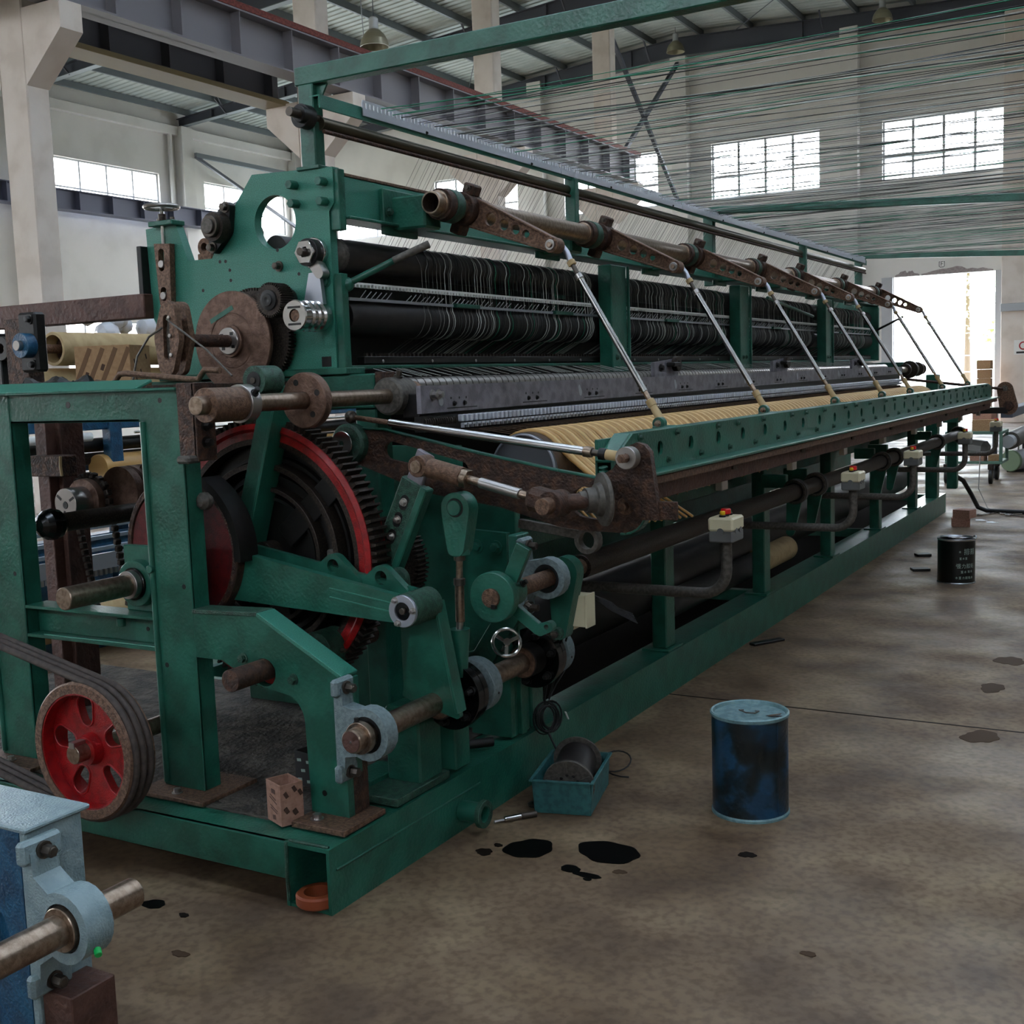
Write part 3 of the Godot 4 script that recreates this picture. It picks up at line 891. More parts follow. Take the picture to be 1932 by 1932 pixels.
func m_base() -> void:
	# box channel along the aisle, hollow at the near end
	var prof := P2([0.0, 0.0, 0.0, 0.207, -0.175, 0.207, -0.175, 0.0, -0.163, 0.0, -0.163, 0.195, -0.012, 0.195, -0.012, 0.0])
	var c := MB.new()
	c.prism(prof, [], Transform3D(Basis(), V(-2.2, 0, -13.4)), 10.73, true)
	var ch := part("base_channel", c, M.green_paint, m)
	part("weld_seam", MB.new().cyl(V(-2.199, 0.135, -2.7), V(-2.199, 0.135, -3.55), 0.004, 6), M.green_paint, ch)
	part("channel_floor", MB.new().bx(-2.37, -2.205, 0.0, 0.01, -13.4, -2.672, 0.0), M.green_paint, ch)
	part("base_channel", MB.new().bx(-4.4, -4.25, 0.0, 0.207, -13.4, -2.67, 0.01), M.green_paint, m)
	var f := MB.new()
	f.bx(-4.9, -2.372, 0.085, 0.207, -2.69, -2.67, 0.004)
	f.bx(-4.9, -2.372, 0.195, 0.207, -2.79, -2.672, 0.002)
	f.bx(-4.9, -2.372, 0.085, 0.097, -2.79, -2.672, 0.002)
	var fb := part("front_cross_channel", f, M.green_paint, m)
	part("weld_seam", MB.new().sweep([V(-2.366, 0.207, -2.669), V(-2.364, 0.16, -2.667), V(-2.367, 0.1, -2.667), V(-2.365, 0.02, -2.669)], 0.006, 6), M.green_worn, fb)
	part("weld_seam", MB.new().sweep([V(-2.36, 0.209, -2.68), V(-2.3, 0.21, -2.679), V(-2.21, 0.209, -2.682)], 0.006, 6), M.green_worn, fb)
	for z in [-4.1, -7.2, -10.3, -13.3]:
		part("cross_channel", MB.new().bx(-4.25, -2.372, 0.085, 0.2, z - 0.08, z, 0.006), M.green_paint, m)
	part("deck_plate", MB.new().bx(-4.9, -2.372, 0.196, 0.213, -4.1, -2.79, 0.002), M.deck_dirt, m)
	part("shade_sheet", MB.new().bx(-4.25, -2.38, 0.12, 0.13, -13.3, -4.18, 0.0), M.shade_dark, m)  # added dark sheet; paints the shaded floor inside the base
	# legs along the aisle
	for z in [-5.5, -7.12, -8.72, -10.32, -11.92]:
		var l := part("leg", MB.new().bx(-2.31, -2.23, 0.217, 1.0, z - 0.06, z + 0.06, 0.006), M.green_paint, m)
		part("foot_plate", MB.new().bx(-2.35, -2.205, 0.207, 0.219, z - 0.1, z + 0.1, 0.002), M.green_paint, l)
	part("rail_beam", MB.new().bx(-2.42, -2.34, 0.90, 1.03, -12.9, -4.1, 0.006), M.green_paint, m)
	part("rail_beam", MB.new().bx(-2.62, -2.52, 0.36, 0.48, -12.9, -4.1, 0.006), M.green_paint, m)
	part("rail_beam", MB.new().bx(-3.2, -3.1, 0.55, 0.7, -12.9, -4.1, 0.006), M.green_paint, m)
	# stub pipe welded to the channel
	var p := part("stub_pipe", MB.new().pipe(V(-2.2, 0.075, -3.42), V(-2.105, 0.075, -3.42), 0.037, 0.029, 24), M.green_paint, m)
	part("flange", MB.new().pipe(V(-2.12, 0.075, -3.42), V(-2.1, 0.075, -3.42), 0.05, 0.032, 24), M.green_worn, p)
	# dark take-up rollers low inside
	part("lower_roller", MB.new().cyl(V(-2.62, 0.42, -12.8), V(-2.62, 0.42, -4.25), 0.15, 32), M.dark_roller, m)
	var lr := part("lower_roller", MB.new().cyl(V(-2.44, 0.33, -8.2), V(-2.44, 0.33, -5.9), 0.075, 24), M.dark_roller, m)
	part("paper_sleeve", MB.new().pipe(V(-2.44, 0.33, -8.23), V(-2.44, 0.33, -7.5), 0.085, 0.076, 24), M.roll_paper, lr)

func m_front_frame() -> void:
	# posts and beams of the near frame
	var z0 := -2.94
	var z1 := -2.86
	var posts := [[-3.075, -2.885, "post"], [-3.94, -3.745, "post"]]
	for p in posts:
		var b := MB.new()
		b.bx(p[0], p[1], 0.227, 1.605, z1 - 0.012, z1, 0.004)
		b.bx(p[1] - 0.012, p[1], 0.227, 1.605, z0, z1, 0.003)
		b.bx(p[0], p[0] + 0.012, 0.227, 1.605, z0, z1, 0.003)
		var o := part("post", b, M.green_paint, m)
		part("weld_seam", MB.new().cyl(V(p[0] + 0.014, 0.24, z1 + 0.001), V(p[0] + 0.014, 1.5, z1 + 0.001), 0.011, 8), M.green_paint, o)
		part("foot_plate", MB.new().bx(p[0] - 0.05, p[1] + 0.075, 0.213, 0.228, z0 - 0.1, z1 + 0.09, 0.002), M.rust_light, o)
		bolt(V(p[0] + 0.11, 0.228, z1 + 0.05), Vector3.UP, 0.013, 0.016, M.steel_bright, o)
		for q in [[0.10, 1.57], [0.155, 0.94], [0.05, 0.66]]:
			part("bolt_hole", MB.new().cyl(V(p[0] + q[0], q[1], z1 - 0.005), V(p[0] + q[0], q[1], z1 + 0.0006), 0.009, 14, 0.0), M.oily_black, o)
		part("nut", MB.new().cyl(V(p[0] + 0.012, 0.995, z1), V(p[0] + 0.012, 0.995, z1 + 0.018), 0.014, 10), M.green_paint, o)
	# upper beam: channel with an overhanging top plate
	var b := MB.new()
	b.bx(-4.9, -2.89, 1.50, 1.606, z1 - 0.014, z1 - 0.004, 0.002)
	b.bx(-4.9, -2.885, 1.602, 1.612, z0 - 0.06, z1 + 0.022, 0.003)
	b.bx(-4.9, -3.08, 1.50, 1.51, z0, z1 - 0.004, 0.002)
	var tb := part("upper_beam", b, M.green_paint, m)
	part("sloping_strip", MB.new().bar(V(-4.9, 1.632, z1 - 0.03), V(-3.08, 1.622, z1 - 0.03), 0.09, 0.01, V(0, 0.93, 0.36)), M.green_speckled, tb)
	part("bolt_hole", MB.new().cyl(V(-3.43, 1.563, z1 - 0.01), V(-3.43, 1.563, z1 - 0.0035), 0.012, 16, 0.0), M.oily_black, tb)
	# middle beam between the posts
	b = MB.new()
	b.bx(-3.745, -3.075, 0.715, 0.815, z1 - 0.065, z1 - 0.055, 0.002)
	b.bx(-3.745, -3.075, 0.811, 0.823, z1 - 0.1, z1 + 0.0, 0.002)
	b.bx(-3.745, -3.075, 0.703, 0.715, z1 - 0.06, z1 + 0.0, 0.002)
	var mb := part("middle_beam", b, M.green_paint, m)
	part("weld_seam", MB.new().sweep([V(-3.66, 0.716, z1 - 0.01), V(-3.5, 0.7165, z1 - 0.006), V(-3.3, 0.716, z1 - 0.012), V(-3.08, 0.7165, z1 - 0.006)], 0.0035, 6), M.green_speckled, mb)
	part("bolt_hole", MB.new().cyl(V(-3.165, 0.765, z1 - 0.06), V(-3.165, 0.765, z1 - 0.054), 0.008, 14, 0.0), M.oily_black, mb)
	part("nut", MB.new().cyl(V(-3.27, 0.80, z1 - 0.03), V(-3.27, 0.772, z1 - 0.03), 0.017, 6), M.green_paint, mb)
	# gooseneck plate carrying the main bearing
	var g := P2([-2.885, 0.853, -2.60, 0.862, -2.30, 0.70, -2.265, 0.68, -2.265, 0.228, -2.415, 0.228, -2.425, 0.52])
	for i in 9:
		var a := deg_to_rad(lerpf(0, 68, i / 8.0))
		g.append(Vector2(-2.515 + 0.09 * cos(a), 0.52 + 0.095 * sin(a)))
	g.append_array(P2([-2.62, 0.63, -2.77, 0.70, -2.885, 0.70]))
	var gp := part("gooseneck_plate", MB.new().prism(g, [MB.circ(Vector2(-2.585, 0.675), 0.047, 24)], zf(0, 0, z1 - 0.03), 0.03), M.green_paint, m)
	# top strip that follows the gooseneck, worn bare at its bend
	part("top_strip", MB.new().bar(V(-2.885, 0.859, z1 - 0.035), V(-2.60, 0.868, z1 - 0.035), 0.085, 0.014), M.green_worn, gp)
	part("top_strip", MB.new().bar(V(-2.60, 0.868, z1 - 0.035), V(-2.265, 0.689, z1 - 0.035), 0.085, 0.014), M.green_speckled, gp)
	part("side_strip", MB.new().bx(-2.277, -2.263, 0.36, 0.68, z1 - 0.08, z1, 0.003), M.green_paint, gp)
	part("foot_plate", MB.new().bx(-2.42, -2.21, 0.213, 0.232, z1 - 0.12, z1 + 0.10, 0.002), M.rust_light, gp)
	part("foot_web", MB.new().bx(-2.285, -2.265, 0.232, 0.4, z1 - 0.11, z1 - 0.03, 0.003), M.rust, gp)
	bolt(V(-2.355, 0.232, z1 + 0.05), Vector3.UP, 0.015, 0.018, M.steel_bright, gp)
	part("bolt_hole", MB.new().cyl(V(-2.36, 0.30, z1 - 0.01), V(-2.36, 0.30, z1 + 0.0006), 0.01, 14, 0.0), M.oily_black, gp)
	for q in [[-2.672, 0.715], [-2.462, 0.664]]:
		bolt(V(q[0], q[1], z1), Vector3.BACK, 0.013, 0.018, M.green_worn, gp)
	# spare shaft poking out of the gooseneck
	part("cross_shaft", MB.new().cyl(V(-2.585, 0.685, -2.70), V(-2.585, 0.685, -3.45), 0.036, 24), M.rust, m)
	var hb := part("shaft_hub", MB.new().pipe(V(-2.585, 0.685, -3.12), V(-2.585, 0.685, -3.24), 0.07, 0.036, 28), M.green_worn, m)
	bolt(V(-2.52, 0.685, -3.18), Vector3.RIGHT, 0.008, 0.02, M.bolt_steel, hb)
	# second frame below the near side plate
	part("side_beam", MB.new().bx(-4.6, -2.633, 1.51, 1.64, -3.72, -3.60, 0.006), M.green_paint, m)
	part("long_beam", MB.new().bx(-3.02, -2.9, 1.51, 1.606, -3.6, -2.94, 0.006), M.green_paint, m)
	part("long_beam", MB.new().bx(-3.9, -3.78, 1.51, 1.606, -3.6, -2.94, 0.006), M.green_paint, m)
	part("side_post", MB.new().bx(-2.74, -2.64, 0.2, 1.51, -3.72, -3.62, 0.006), M.green_paint, m)
	part("brown_bracket", MB.new().bx(-2.633, -2.60, 1.53, 1.645, -3.70, -3.61, 0.003), M.rust, m)
	var br := part("diagonal_brace", MB.new().bar(V(-2.765, 1.56, -3.2), V(-2.955, 0.98, -3.2), 0.09, 0.06, Vector3.BACK), M.green_paint, m)
	part("edge_strip", MB.new().bar(V(-2.718, 1.56, -3.19), V(-2.908, 0.98, -3.19), 0.012, 0.1, Vector3.BACK), M.green_paint, br)
	# brown girders at the back left
	part("brown_girder", MB.new().bx(-6.2, -3.745, 1.905, 2.005, -3.62, -3.55, 0.004), M.brown_primer, m)
	var bp := part("brown_post", MB.new().bx(-4.36, -4.20, 0.2, 1.50, -3.46, -3.45, 0.003).bx(-4.24, -4.225, 0.2, 1.5, -3.6, -3.4, 0.003), M.brown_primer, m)
	part("square_tube", MB.new().bx(-4.29, -4.09, 1.255, 1.345, -3.44, -3.36, 0.004), M.rust, bp)
	part("weld_seam", MB.new().sweep([V(-4.092, 1.26, -3.358), V(-4.095, 1.30, -3.357), V(-4.092, 1.343, -3.358)], 0.006, 6), M.roll_paper, bp)
	part("brown_post", MB.new().bx(-4.44, -4.30, 1.64, 1.93, -3.48, -3.40, 0.004), M.rust, m)

func m_side_plate() -> void:
	var o := P2([-3.168, 2.425, -2.775, 2.411, -2.775, 2.28, -2.80, 2.25, -2.80, 1.664, -3.715, 1.664, -3.70, 1.816, -3.748, 1.906, -3.759, 2.27, -3.591, 2.282, -3.532, 2.124, -3.401, 2.123, -3.319, 2.257])
	var sp := part("side_plate", MB.new().prism(o, [MB.circ(Vector2(-3.065, 2.234), 0.103, 40)], zf(0, 0, ZN - 0.04), 0.04), M.green_speckled, m, "thick speckled green side plate with a round opening")
	part("edge_bar", MB.new().bx(-2.80, -2.757, 2.18, 2.405, ZN - 0.05, ZN - 0.008, 0.003), M.green_paint, sp)
	part("edge_bar", MB.new().bx(-2.80, -2.765, 1.664, 2.02, ZN - 0.05, ZN - 0.008, 0.003), M.green_paint, sp)
	part("foot_angle", MB.new().bx(-3.72, -2.74, 1.641, 1.666, ZN - 0.10, ZN + 0.02, 0.003), M.green_paint, sp)
	for q in [[-2.953, 2.36], [-2.949, 2.29], [-2.813, 2.358], [-2.812, 2.285]]:
		part("stud_bolt", MB.new().cyl(V(q[0], q[1], ZN), V(q[0], q[1], ZN + 0.045), 0.017, 6), M.green_paint, sp)
	for q in [[-3.36, 2.107], [-3.33, 2.106], [-3.31, 2.07], [-3.308, 2.03], [-3.06, 2.128], [-2.96, 2.03], [-3.46, 2.0]]:
		part("screw_hole", MB.new().cyl(V(q[0], q[1], ZN - 0.01), V(q[0], q[1], ZN + 0.0006), 0.007, 12, 0.0), M.oily_black, sp)
	bolt(V(-3.055, 2.066, ZN), Vector3.BACK, 0.014, 0.03, M.bolt_steel, sp)
	bolt(V(-2.83, 1.99, ZN), Vector3.BACK, 0.014, 0.012, M.green_paint, sp)
	part("cable_slot", MB.new().bx(-2.87, -2.825, 1.672, 1.71, ZN - 0.01, ZN + 0.001, 0.0), M.oily_black, sp)
	# flanged bearing unit
	var u := part("flange_bearing", MB.new().prism(MB.hull([Vector3(-3.325, 2.235, 0.05), Vector3(-3.285, 2.31, 0.022), Vector3(-3.365, 2.16, 0.022)]), [], zf(0, 0, ZN), 0.03), M.oily_black, m)
	part("housing", MB.new().cone(V(-3.325, 2.235, ZN + 0.03), V(-3.325, 2.235, ZN + 0.07), 0.062, 0.056, 28), M.gear_steel, u)
	part("collar", MB.new().pipe(V(-3.325, 2.235, ZN + 0.06), V(-3.325, 2.235, ZN + 0.09), 0.042, 0.03, 28), M.bolt_steel, u)
	part("shaft_end", MB.new().cyl(V(-3.325, 2.235, ZN - 0.2), V(-3.325, 2.235, ZN + 0.10), 0.029, 24), M.conduit, u)
	bolt(V(-3.285, 2.31, ZN + 0.03), Vector3.BACK, 0.015, 0.025, M.bolt_steel, u)
	bolt(V(-3.365, 2.16, ZN + 0.03), Vector3.BACK, 0.015, 0.025, M.bolt_steel, u)
	var r := part("ring_bracket", MB.new().pipe(V(-3.46, 2.175, -3.70), V(-3.46, 2.175, -3.62), 0.036, 0.017, 24), M.rust_light, m)
	part("clamp_foot", MB.new().bx(-3.50, -3.42, 2.10, 2.15, -3.70, -3.62, 0.004), M.rust_light, r)
	part("wing_screw", MB.new().cyl(V(-3.46, 2.20, -3.66), V(-3.46, 2.245, -3.66), 0.006, 8).bx(-3.478, -3.442, 2.24, 2.25, -3.664, -3.656, 0.001), M.bolt_steel, r)
	# roller seen through the opening
	part("rear_roller", MB.new().cyl(V(-3.12, 2.14, ZE), V(-3.12, 2.14, ZN - 0.06), 0.055, 28), M.dark_roller, m)
	part("rear_roller", MB.new().cyl(V(-3.33, 1.88, ZE), V(-3.33, 1.88, ZN - 0.06), 0.06, 28), M.dark_roller, m)
	# slider with handwheel on the left
	var sl := P2([-3.688, 2.203, -3.60, 2.197, -3.612, 1.962, -3.64, 1.93, -3.675, 1.955])
	var s1 := MB.hull([Vector3(-3.650, 2.165, 0.016), Vector3(-3.652, 2.105, 0.016)], 14)
	var s2 := MB.hull([Vector3(-3.650, 2.01, 0.016), Vector3(-3.65, 1.985, 0.016)], 14)
	var s := part("slider_plate", MB.new().prism(sl, [s1, s2], zf(0, 0, ZN + 0.002), 0.028), M.rust_light, m)
	for y in [2.118, 1.99]:
		part("slot_bolt", MB.new().cyl(V(-3.651, y, ZN), V(-3.651, y, ZN + 0.036), 0.0155, 16), M.steel_bright, s)
	part("cap", MB.new().bx(-3.71, -3.575, 2.272, 2.292, ZN - 0.04, ZN + 0.035, 0.003), M.green_paint, s)
	for x in [-3.68, -3.605]: bolt(V(x, 2.292, ZN + 0.0), Vector3.UP, 0.01, 0.014, M.bolt_steel, s)
	part("lead_screw", MB.new().cyl(V(-3.645, 2.18, ZN + 0.016), V(-3.645, 2.35, ZN + 0.016), 0.009, 12), M.chrome, s)
	part("lock_nut", MB.new().cyl(V(-3.645, 2.292, ZN + 0.016), V(-3.645, 2.32, ZN + 0.016), 0.017, 12), M.gear_steel, s)
	var hw := MB.new()
	ring(hw, V(-3.645, 2.348, ZN + 0.016), Vector3.UP, 0.066, 0.009, 28)
	for k in 3:
		var a := k * TAU / 3 + 0.5
		hw.bar(V(-3.645, 2.345, ZN + 0.016), V(-3.645 + 0.064 * cos(a), 2.348, ZN + 0.016 + 0.064 * sin(a)), 0.012, 0.007)
	part("handwheel", hw, M.steel_bright, s)
	part("black_edge", MB.new().bx(-3.785, -3.76, 1.92, 2.2, ZN - 0.03, ZN + 0.035, 0.002), M.oily_black, s)
	# brake disc, its shaft and the lever cheeks
	part("dark_gear", MB.new().gear(zf(-3.17, 1.80, ZN + 0.012), 0.19, 0.178, 0.05, 84, 0.03), M.gear_steel, m)
	var d := part("brake_disc", MB.new().lathe(zf(-3.23, 1.785, ZN + 0.08), [Vector2(0, 0), Vector2(0.192, 0), Vector2(0.194, 0.003), Vector2(0.194, 0.017), Vector2(0.192, 0.02), Vector2(0.11, 0.02), Vector2(0.108, 0.018), Vector2(0.104, 0.018), Vector2(0.102, 0.02), Vector2(0, 0.02)], 64), M.disc_rust, m, "large brown brake disc with a green paint stripe")
	part("paint_stripe", MB.new().bar(V(-3.335, 1.865, ZN + 0.1005), V(-3.215, 1.915, ZN + 0.1005), 0.018, 0.0012, Vector3.BACK, 0.0), M.green_paint, d)
	part("hub", MB.new().pipe(V(-3.23, 1.785, ZN + 0.1), V(-3.23, 1.785, ZN + 0.125), 0.052, 0.02, 32), M.steel_bright, d)
	part("hub_ring", MB.new().pipe(V(-3.23, 1.785, ZN + 0.1), V(-3.23, 1.785, ZN + 0.115), 0.062, 0.05, 32), M.disc_rust, d)
	for k in 4:
		var a := k * TAU / 4 + 0.9
		part("hub_hole", MB.new().bx(-3.23 + 0.036 * cos(a) - 0.008, -3.23 + 0.036 * cos(a) + 0.008, 1.785 + 0.036 * sin(a) - 0.006, 1.785 + 0.036 * sin(a) + 0.006, ZN + 0.12, ZN + 0.1262, 0.0), M.oily_black, d)
	part("disc_shaft", MB.new().cyl(V(-3.23, 1.785, ZN + 0.1), V(-3.23, 1.785, -3.24), 0.024, 24), M.rust, d)
	var ck := MB.hull([Vector3(-3.225, 1.79, 0.062), Vector3(-3.215, 1.89, 0.036), Vector3(-3.235, 1.695, 0.04)])
	var sv := MB.hull([Vector3(-3.222, 1.86, 0.016), Vector3(-3.228, 1.73, 0.016)], 14)
	for z in [-3.235, -3.18]:
		part("lever_cheek", MB.new().prism(ck, [sv] if z > -3.2 else [], zf(0, 0, z), 0.026), M.rust_light, d)
	part("brake_pad", MB.new().prism(MB.hull([Vector3(-3.22, 1.85, 0.012), Vector3(-3.225, 1.79, 0.02), Vector3(-3.228, 1.72, 0.012)]), [], zf(0, 0, -3.245), 0.075), M.conduit, d)
	for y in [1.865, 1.80, 1.73]:
		bolt(V(-3.205, y, -3.17), Vector3.BACK, 0.008, 0.022, M.steel_bright, d)
	part("pull_wire", MB.new().sweep([V(-3.215, 1.86, -3.15), V(-3.0, 1.74, -3.12), V(-2.87, 1.645, -3.1)], 0.0035, 6), M.conduit, d)
	part("pull_wire", MB.new().sweep([V(-3.24, 1.83, -3.15), V(-3.30, 1.80, -3.14), V(-3.345, 1.73, -3.12), V(-3.355, 1.64, -3.1)], 0.004, 6), M.conduit, d)
	# idler gear and chrome fittings
	var ig := part("idler_gear", MB.new().gear(zf(-3.0, 1.928, ZN + 0.06), 0.066, 0.057, 0.02, 44, 0.075), M.gear_steel, m)
	part("hub", MB.new().lathe(zf(-3.0, 1.928, ZN + 0.03), [Vector2(0, 0), Vector2(0.052, 0), Vector2(0.052, 0.095), Vector2(0.04, 0.095), Vector2(0.038, 0.112), Vector2(0.024, 0.114), Vector2(0.022, 0.12), Vector2(0.012, 0.12), Vector2(0, 0.118)], 28), M.oily_black, ig)
	var pu := MB.new()
	var prof := [Vector2(0.0, 0.16), Vector2(0.022, 0.16), Vector2(0.024, 0.172), Vector2(0.054, 0.172), Vector2(0.058, 0.168)]
	for k in 3:
		var z := 0.13 - k * 0.034
		prof.append_array([Vector2(0.058, z + 0.012), Vector2(0.05, z + 0.006), Vector2(0.05, z - 0.006), Vector2(0.058, z - 0.012)])
	prof.append_array([Vector2(0.058, 0.02), Vector2(0.0, 0.02)])
	prof.reverse()
	pu.lathe(zf(-2.86, 1.862, ZN - 0.01), prof, 36)
	var pl := part("grooved_pulley", pu, M.chrome, m)
	part("bore", MB.new().cyl(V(-2.86, 1.862, ZN + 0.15), V(-2.86, 1.862, ZN + 0.158), 0.021, 20), M.rust_light, pl)
	for y in [0.03, -0.032]: part("slot", MB.new().bx(-2.89, -2.83, 1.862 + y - 0.004, 1.862 + y + 0.004, ZN + 0.16, ZN + 0.1628, 0.0), M.oily_black, pl)
	var cf := part("cam_follower", MB.new().pipe(V(-2.87, 2.10, ZN + 0.01), V(-2.87, 2.10, ZN + 0.06), 0.052, 0.02, 32), M.oily_black, m)
	part("face_ring", MB.new().pipe(V(-2.87, 2.10, ZN + 0.06), V(-2.87, 2.10, ZN + 0.075), 0.047, 0.022, 6), M.chrome, cf)
	part("back_ring", MB.new().pipe(V(-2.87, 2.10, ZN + 0.0), V(-2.87, 2.10, ZN + 0.025), 0.058, 0.03, 32), M.chrome, cf)
	part("stud", MB.new().cyl(V(-2.87, 2.10, ZN + 0.0), V(-2.87, 2.10, ZN + 0.10), 0.016, 8), M.bolt_steel, cf)
	part("clamp_lug", MB.new().prism(MB.hull([Vector3(-2.845, 2.05, 0.022), Vector3(-2.825, 2.02, 0.02)]), [], zf(0, 0, ZN + 0.01), 0.04), M.steel_bright, cf)
	part("silver_lever", MB.new().prism(P2([-2.885, 2.025, -2.835, 2.028, -2.822, 1.90, -2.835, 1.87, -2.90, 1.875, -2.918, 1.905]), [], zf(0, 0, ZN + 0.015), 0.02), M.zinc, cf)

func ring(b: MB, c: Vector3, axis: Vector3, r: float, t: float, seg := 28) -> void:
	# a round wire ring
	var f := MB.fr(c, axis)
	var prof := []
	for i in 8:
		var a := TAU * i / 8
		prof.append(Vector2(r + t * cos(a), t * sin(a)))
	b.lathe(f, prof, seg, true)

func m_top_rail() -> void:
	# gate posts, cross beams that carry the yarn, guide rail, comb and guide roller
	var k := 0
	for z in [ZN, -7.93, -12.3]:
		var po := part("gate_post", MB.new().bx(-2.92, -2.85, 2.42 if k == 0 else 2.2, 2.725, z - 0.06, z, 0.004), M.green_paint, m)
		var y0: float = [2.79, 2.742, 2.748][k]
		var sl: float = [0.003, -0.058, -0.058][k]
		var h: float = [0.068, 0.048, 0.052][k]
		part("cross_beam", MB.new().bar(V(-2.935, y0 - h * 0.5, z - 0.03), V(3.2, y0 - h * 0.5 + sl * 6.1, z - 0.03), 0.06, h, Vector3.UP, 0.004), M.green_paint, po)
		part("gusset", MB.new().prism(P2([-2.85, y0 - h, -2.80, y0 - h, -2.85, y0 - h - 0.08]), [], zf(0, 0, z - 0.034), 0.008), M.green_paint, po)
		k += 1
	part("bracket_foot", MB.new().bx(-2.94, -2.83, 2.411, 2.425, ZN - 0.06, ZN + 0.01, 0.003), M.green_paint, m)
	for z in [-5.69, -10.08]:
		part("short_post", MB.new().bx(-2.86, -2.80, 2.3, 2.64, z - 0.05, z, 0.004), M.green_paint, m)
	var ra := part("guide_rail", MB.new().bx(-2.826, -2.818, 2.629, 2.677, -12.4, ZN, 0.002).bx(-2.87, -2.818, 2.673, 2.679, -12.4, ZN, 0.001), M.green_speckled, m)
	for i in 9:
		var z := -4.3 - i * 0.93
		bolt(V(-2.806, 2.648, z), Vector3.RIGHT, 0.005, 0.006, M.oily_black, ra)
	var zs := [-3.85, -5.55, -7.25, -8.95, -10.65, -12.3]
	for i in 5:
		var c := MB.new()
		var a: float = zs[i] - 0.006
		var b: float = zs[i + 1]
		c.bx(-2.812, -2.808, 2.644, 2.672, b, a, 0.0)
		c.bx(-2.812, -2.808, 2.694, 2.703, b, a, 0.0)
		var z := a - 0.006
		while z > b + 0.012:
			c.bx(-2.812, -2.808, 2.672, 2.694, z - 0.009, z + 0.009, 0.0)
			z -= 0.026
		part("slotted_comb", c, M.comb_tin, ra)
	var rr := part("guide_roller", MB.new().cyl(V(-2.85, 2.582, -12.4), V(-2.85, 2.582, ZN - 0.03), 0.026, 24), M.olive_steel, m)
	part("roller_groove", MB.new().cyl(V(-2.83, 2.55, -12.4), V(-2.83, 2.55, ZN - 0.03), 0.008, 10), M.rust, rr)
	part("shaft_end", MB.new().cyl(V(-2.86, 2.60, ZN - 0.05), V(-2.86, 2.60, ZN + 0.13), 0.017, 16), M.bolt_steel, rr)
	var hb := part("flange_bearing", MB.new().pipe(V(-2.875, 2.60, ZN), V(-2.875, 2.60, ZN + 0.05), 0.044, 0.016, 28), M.oily_black, rr)
	part("bearing_insert", MB.new().pipe(V(-2.86, 2.60, ZN + 0.03), V(-2.86, 2.60, ZN + 0.075), 0.03, 0.013, 24), M.oily_black, rr)
	# main box beam behind the swing tube, tube brackets, uprights
	var bb := part("top_beam", MB.new().bx(-2.86, -2.79, 2.232, 2.39, ZE, ZN - 0.05, 0.006), M.green_speckled, m)
	part("under_plate", MB.new().bx(-2.865, -2.74, 2.222, 2.234, ZE, ZN - 0.05, 0.003), M.green_paint, bb)
	part("lip", MB.new().bx(-2.87, -2.79, 2.39, 2.402, ZE, ZN - 0.05, 0.002), M.rust_light, bb)
	for z in ARMS:
		var zz: float = z + 0.16
		var b := part("tube_bracket", MB.new().bx(-2.79, -2.615, 2.21, 2.34, zz - 0.06, zz + 0.06, 0.008), M.green_paint, m)
		part("end_plate", MB.new().bx(-2.79, -2.77, 2.19, 2.37, zz - 0.12, zz + 0.12, 0.004), M.green_paint, b)
		bolt(V(-2.77, 2.28, zz + 0.09), Vector3.RIGHT, 0.013, 0.02, M.green_worn, b)
		bolt(V(-2.77, 2.28, zz - 0.09), Vector3.RIGHT, 0.013, 0.02, M.green_worn, b)
	for z in [-6.0, -8.15, -10.45]:
		var u := part("upright", MB.new().bx(-2.78, -2.70, 1.62, 2.2, z - 0.1, z + 0.1, 0.005), M.green_paint, m)
		part("edge_flange", MB.new().bx(-2.70, -2.685, 1.62, 2.2, z - 0.115, z - 0.1, 0.002), M.green_paint, u)
		for dz in [0.05, 0.13]: bolt(V(-2.70, 1.70, z - 0.06 + dz * 0.8), Vector3.RIGHT, 0.011, 0.012, M.green_worn, u)
		part("diagonal_plate", MB.new().prism(P2([0, 0, 0.2, 0, 0.1, -0.12, 0, -0.12]), [], Transform3D(Basis(Vector3.BACK, Vector3.UP, Vector3.LEFT), V(-2.97, 2.15, z + 0.12)), 0.01), M.green_speckled, u)
	part("adjusting_rod", MB.new().cyl(V(-2.72, 2.04, -10.0), V(-2.66, 2.13, -8.55), 0.012, 12), M.green_paint, m)

func yarn_mesh(path: Array, r: float) -> Mesh:
	return MB.new().sweep(path, r, 4).mesh(Vector3.ZERO)

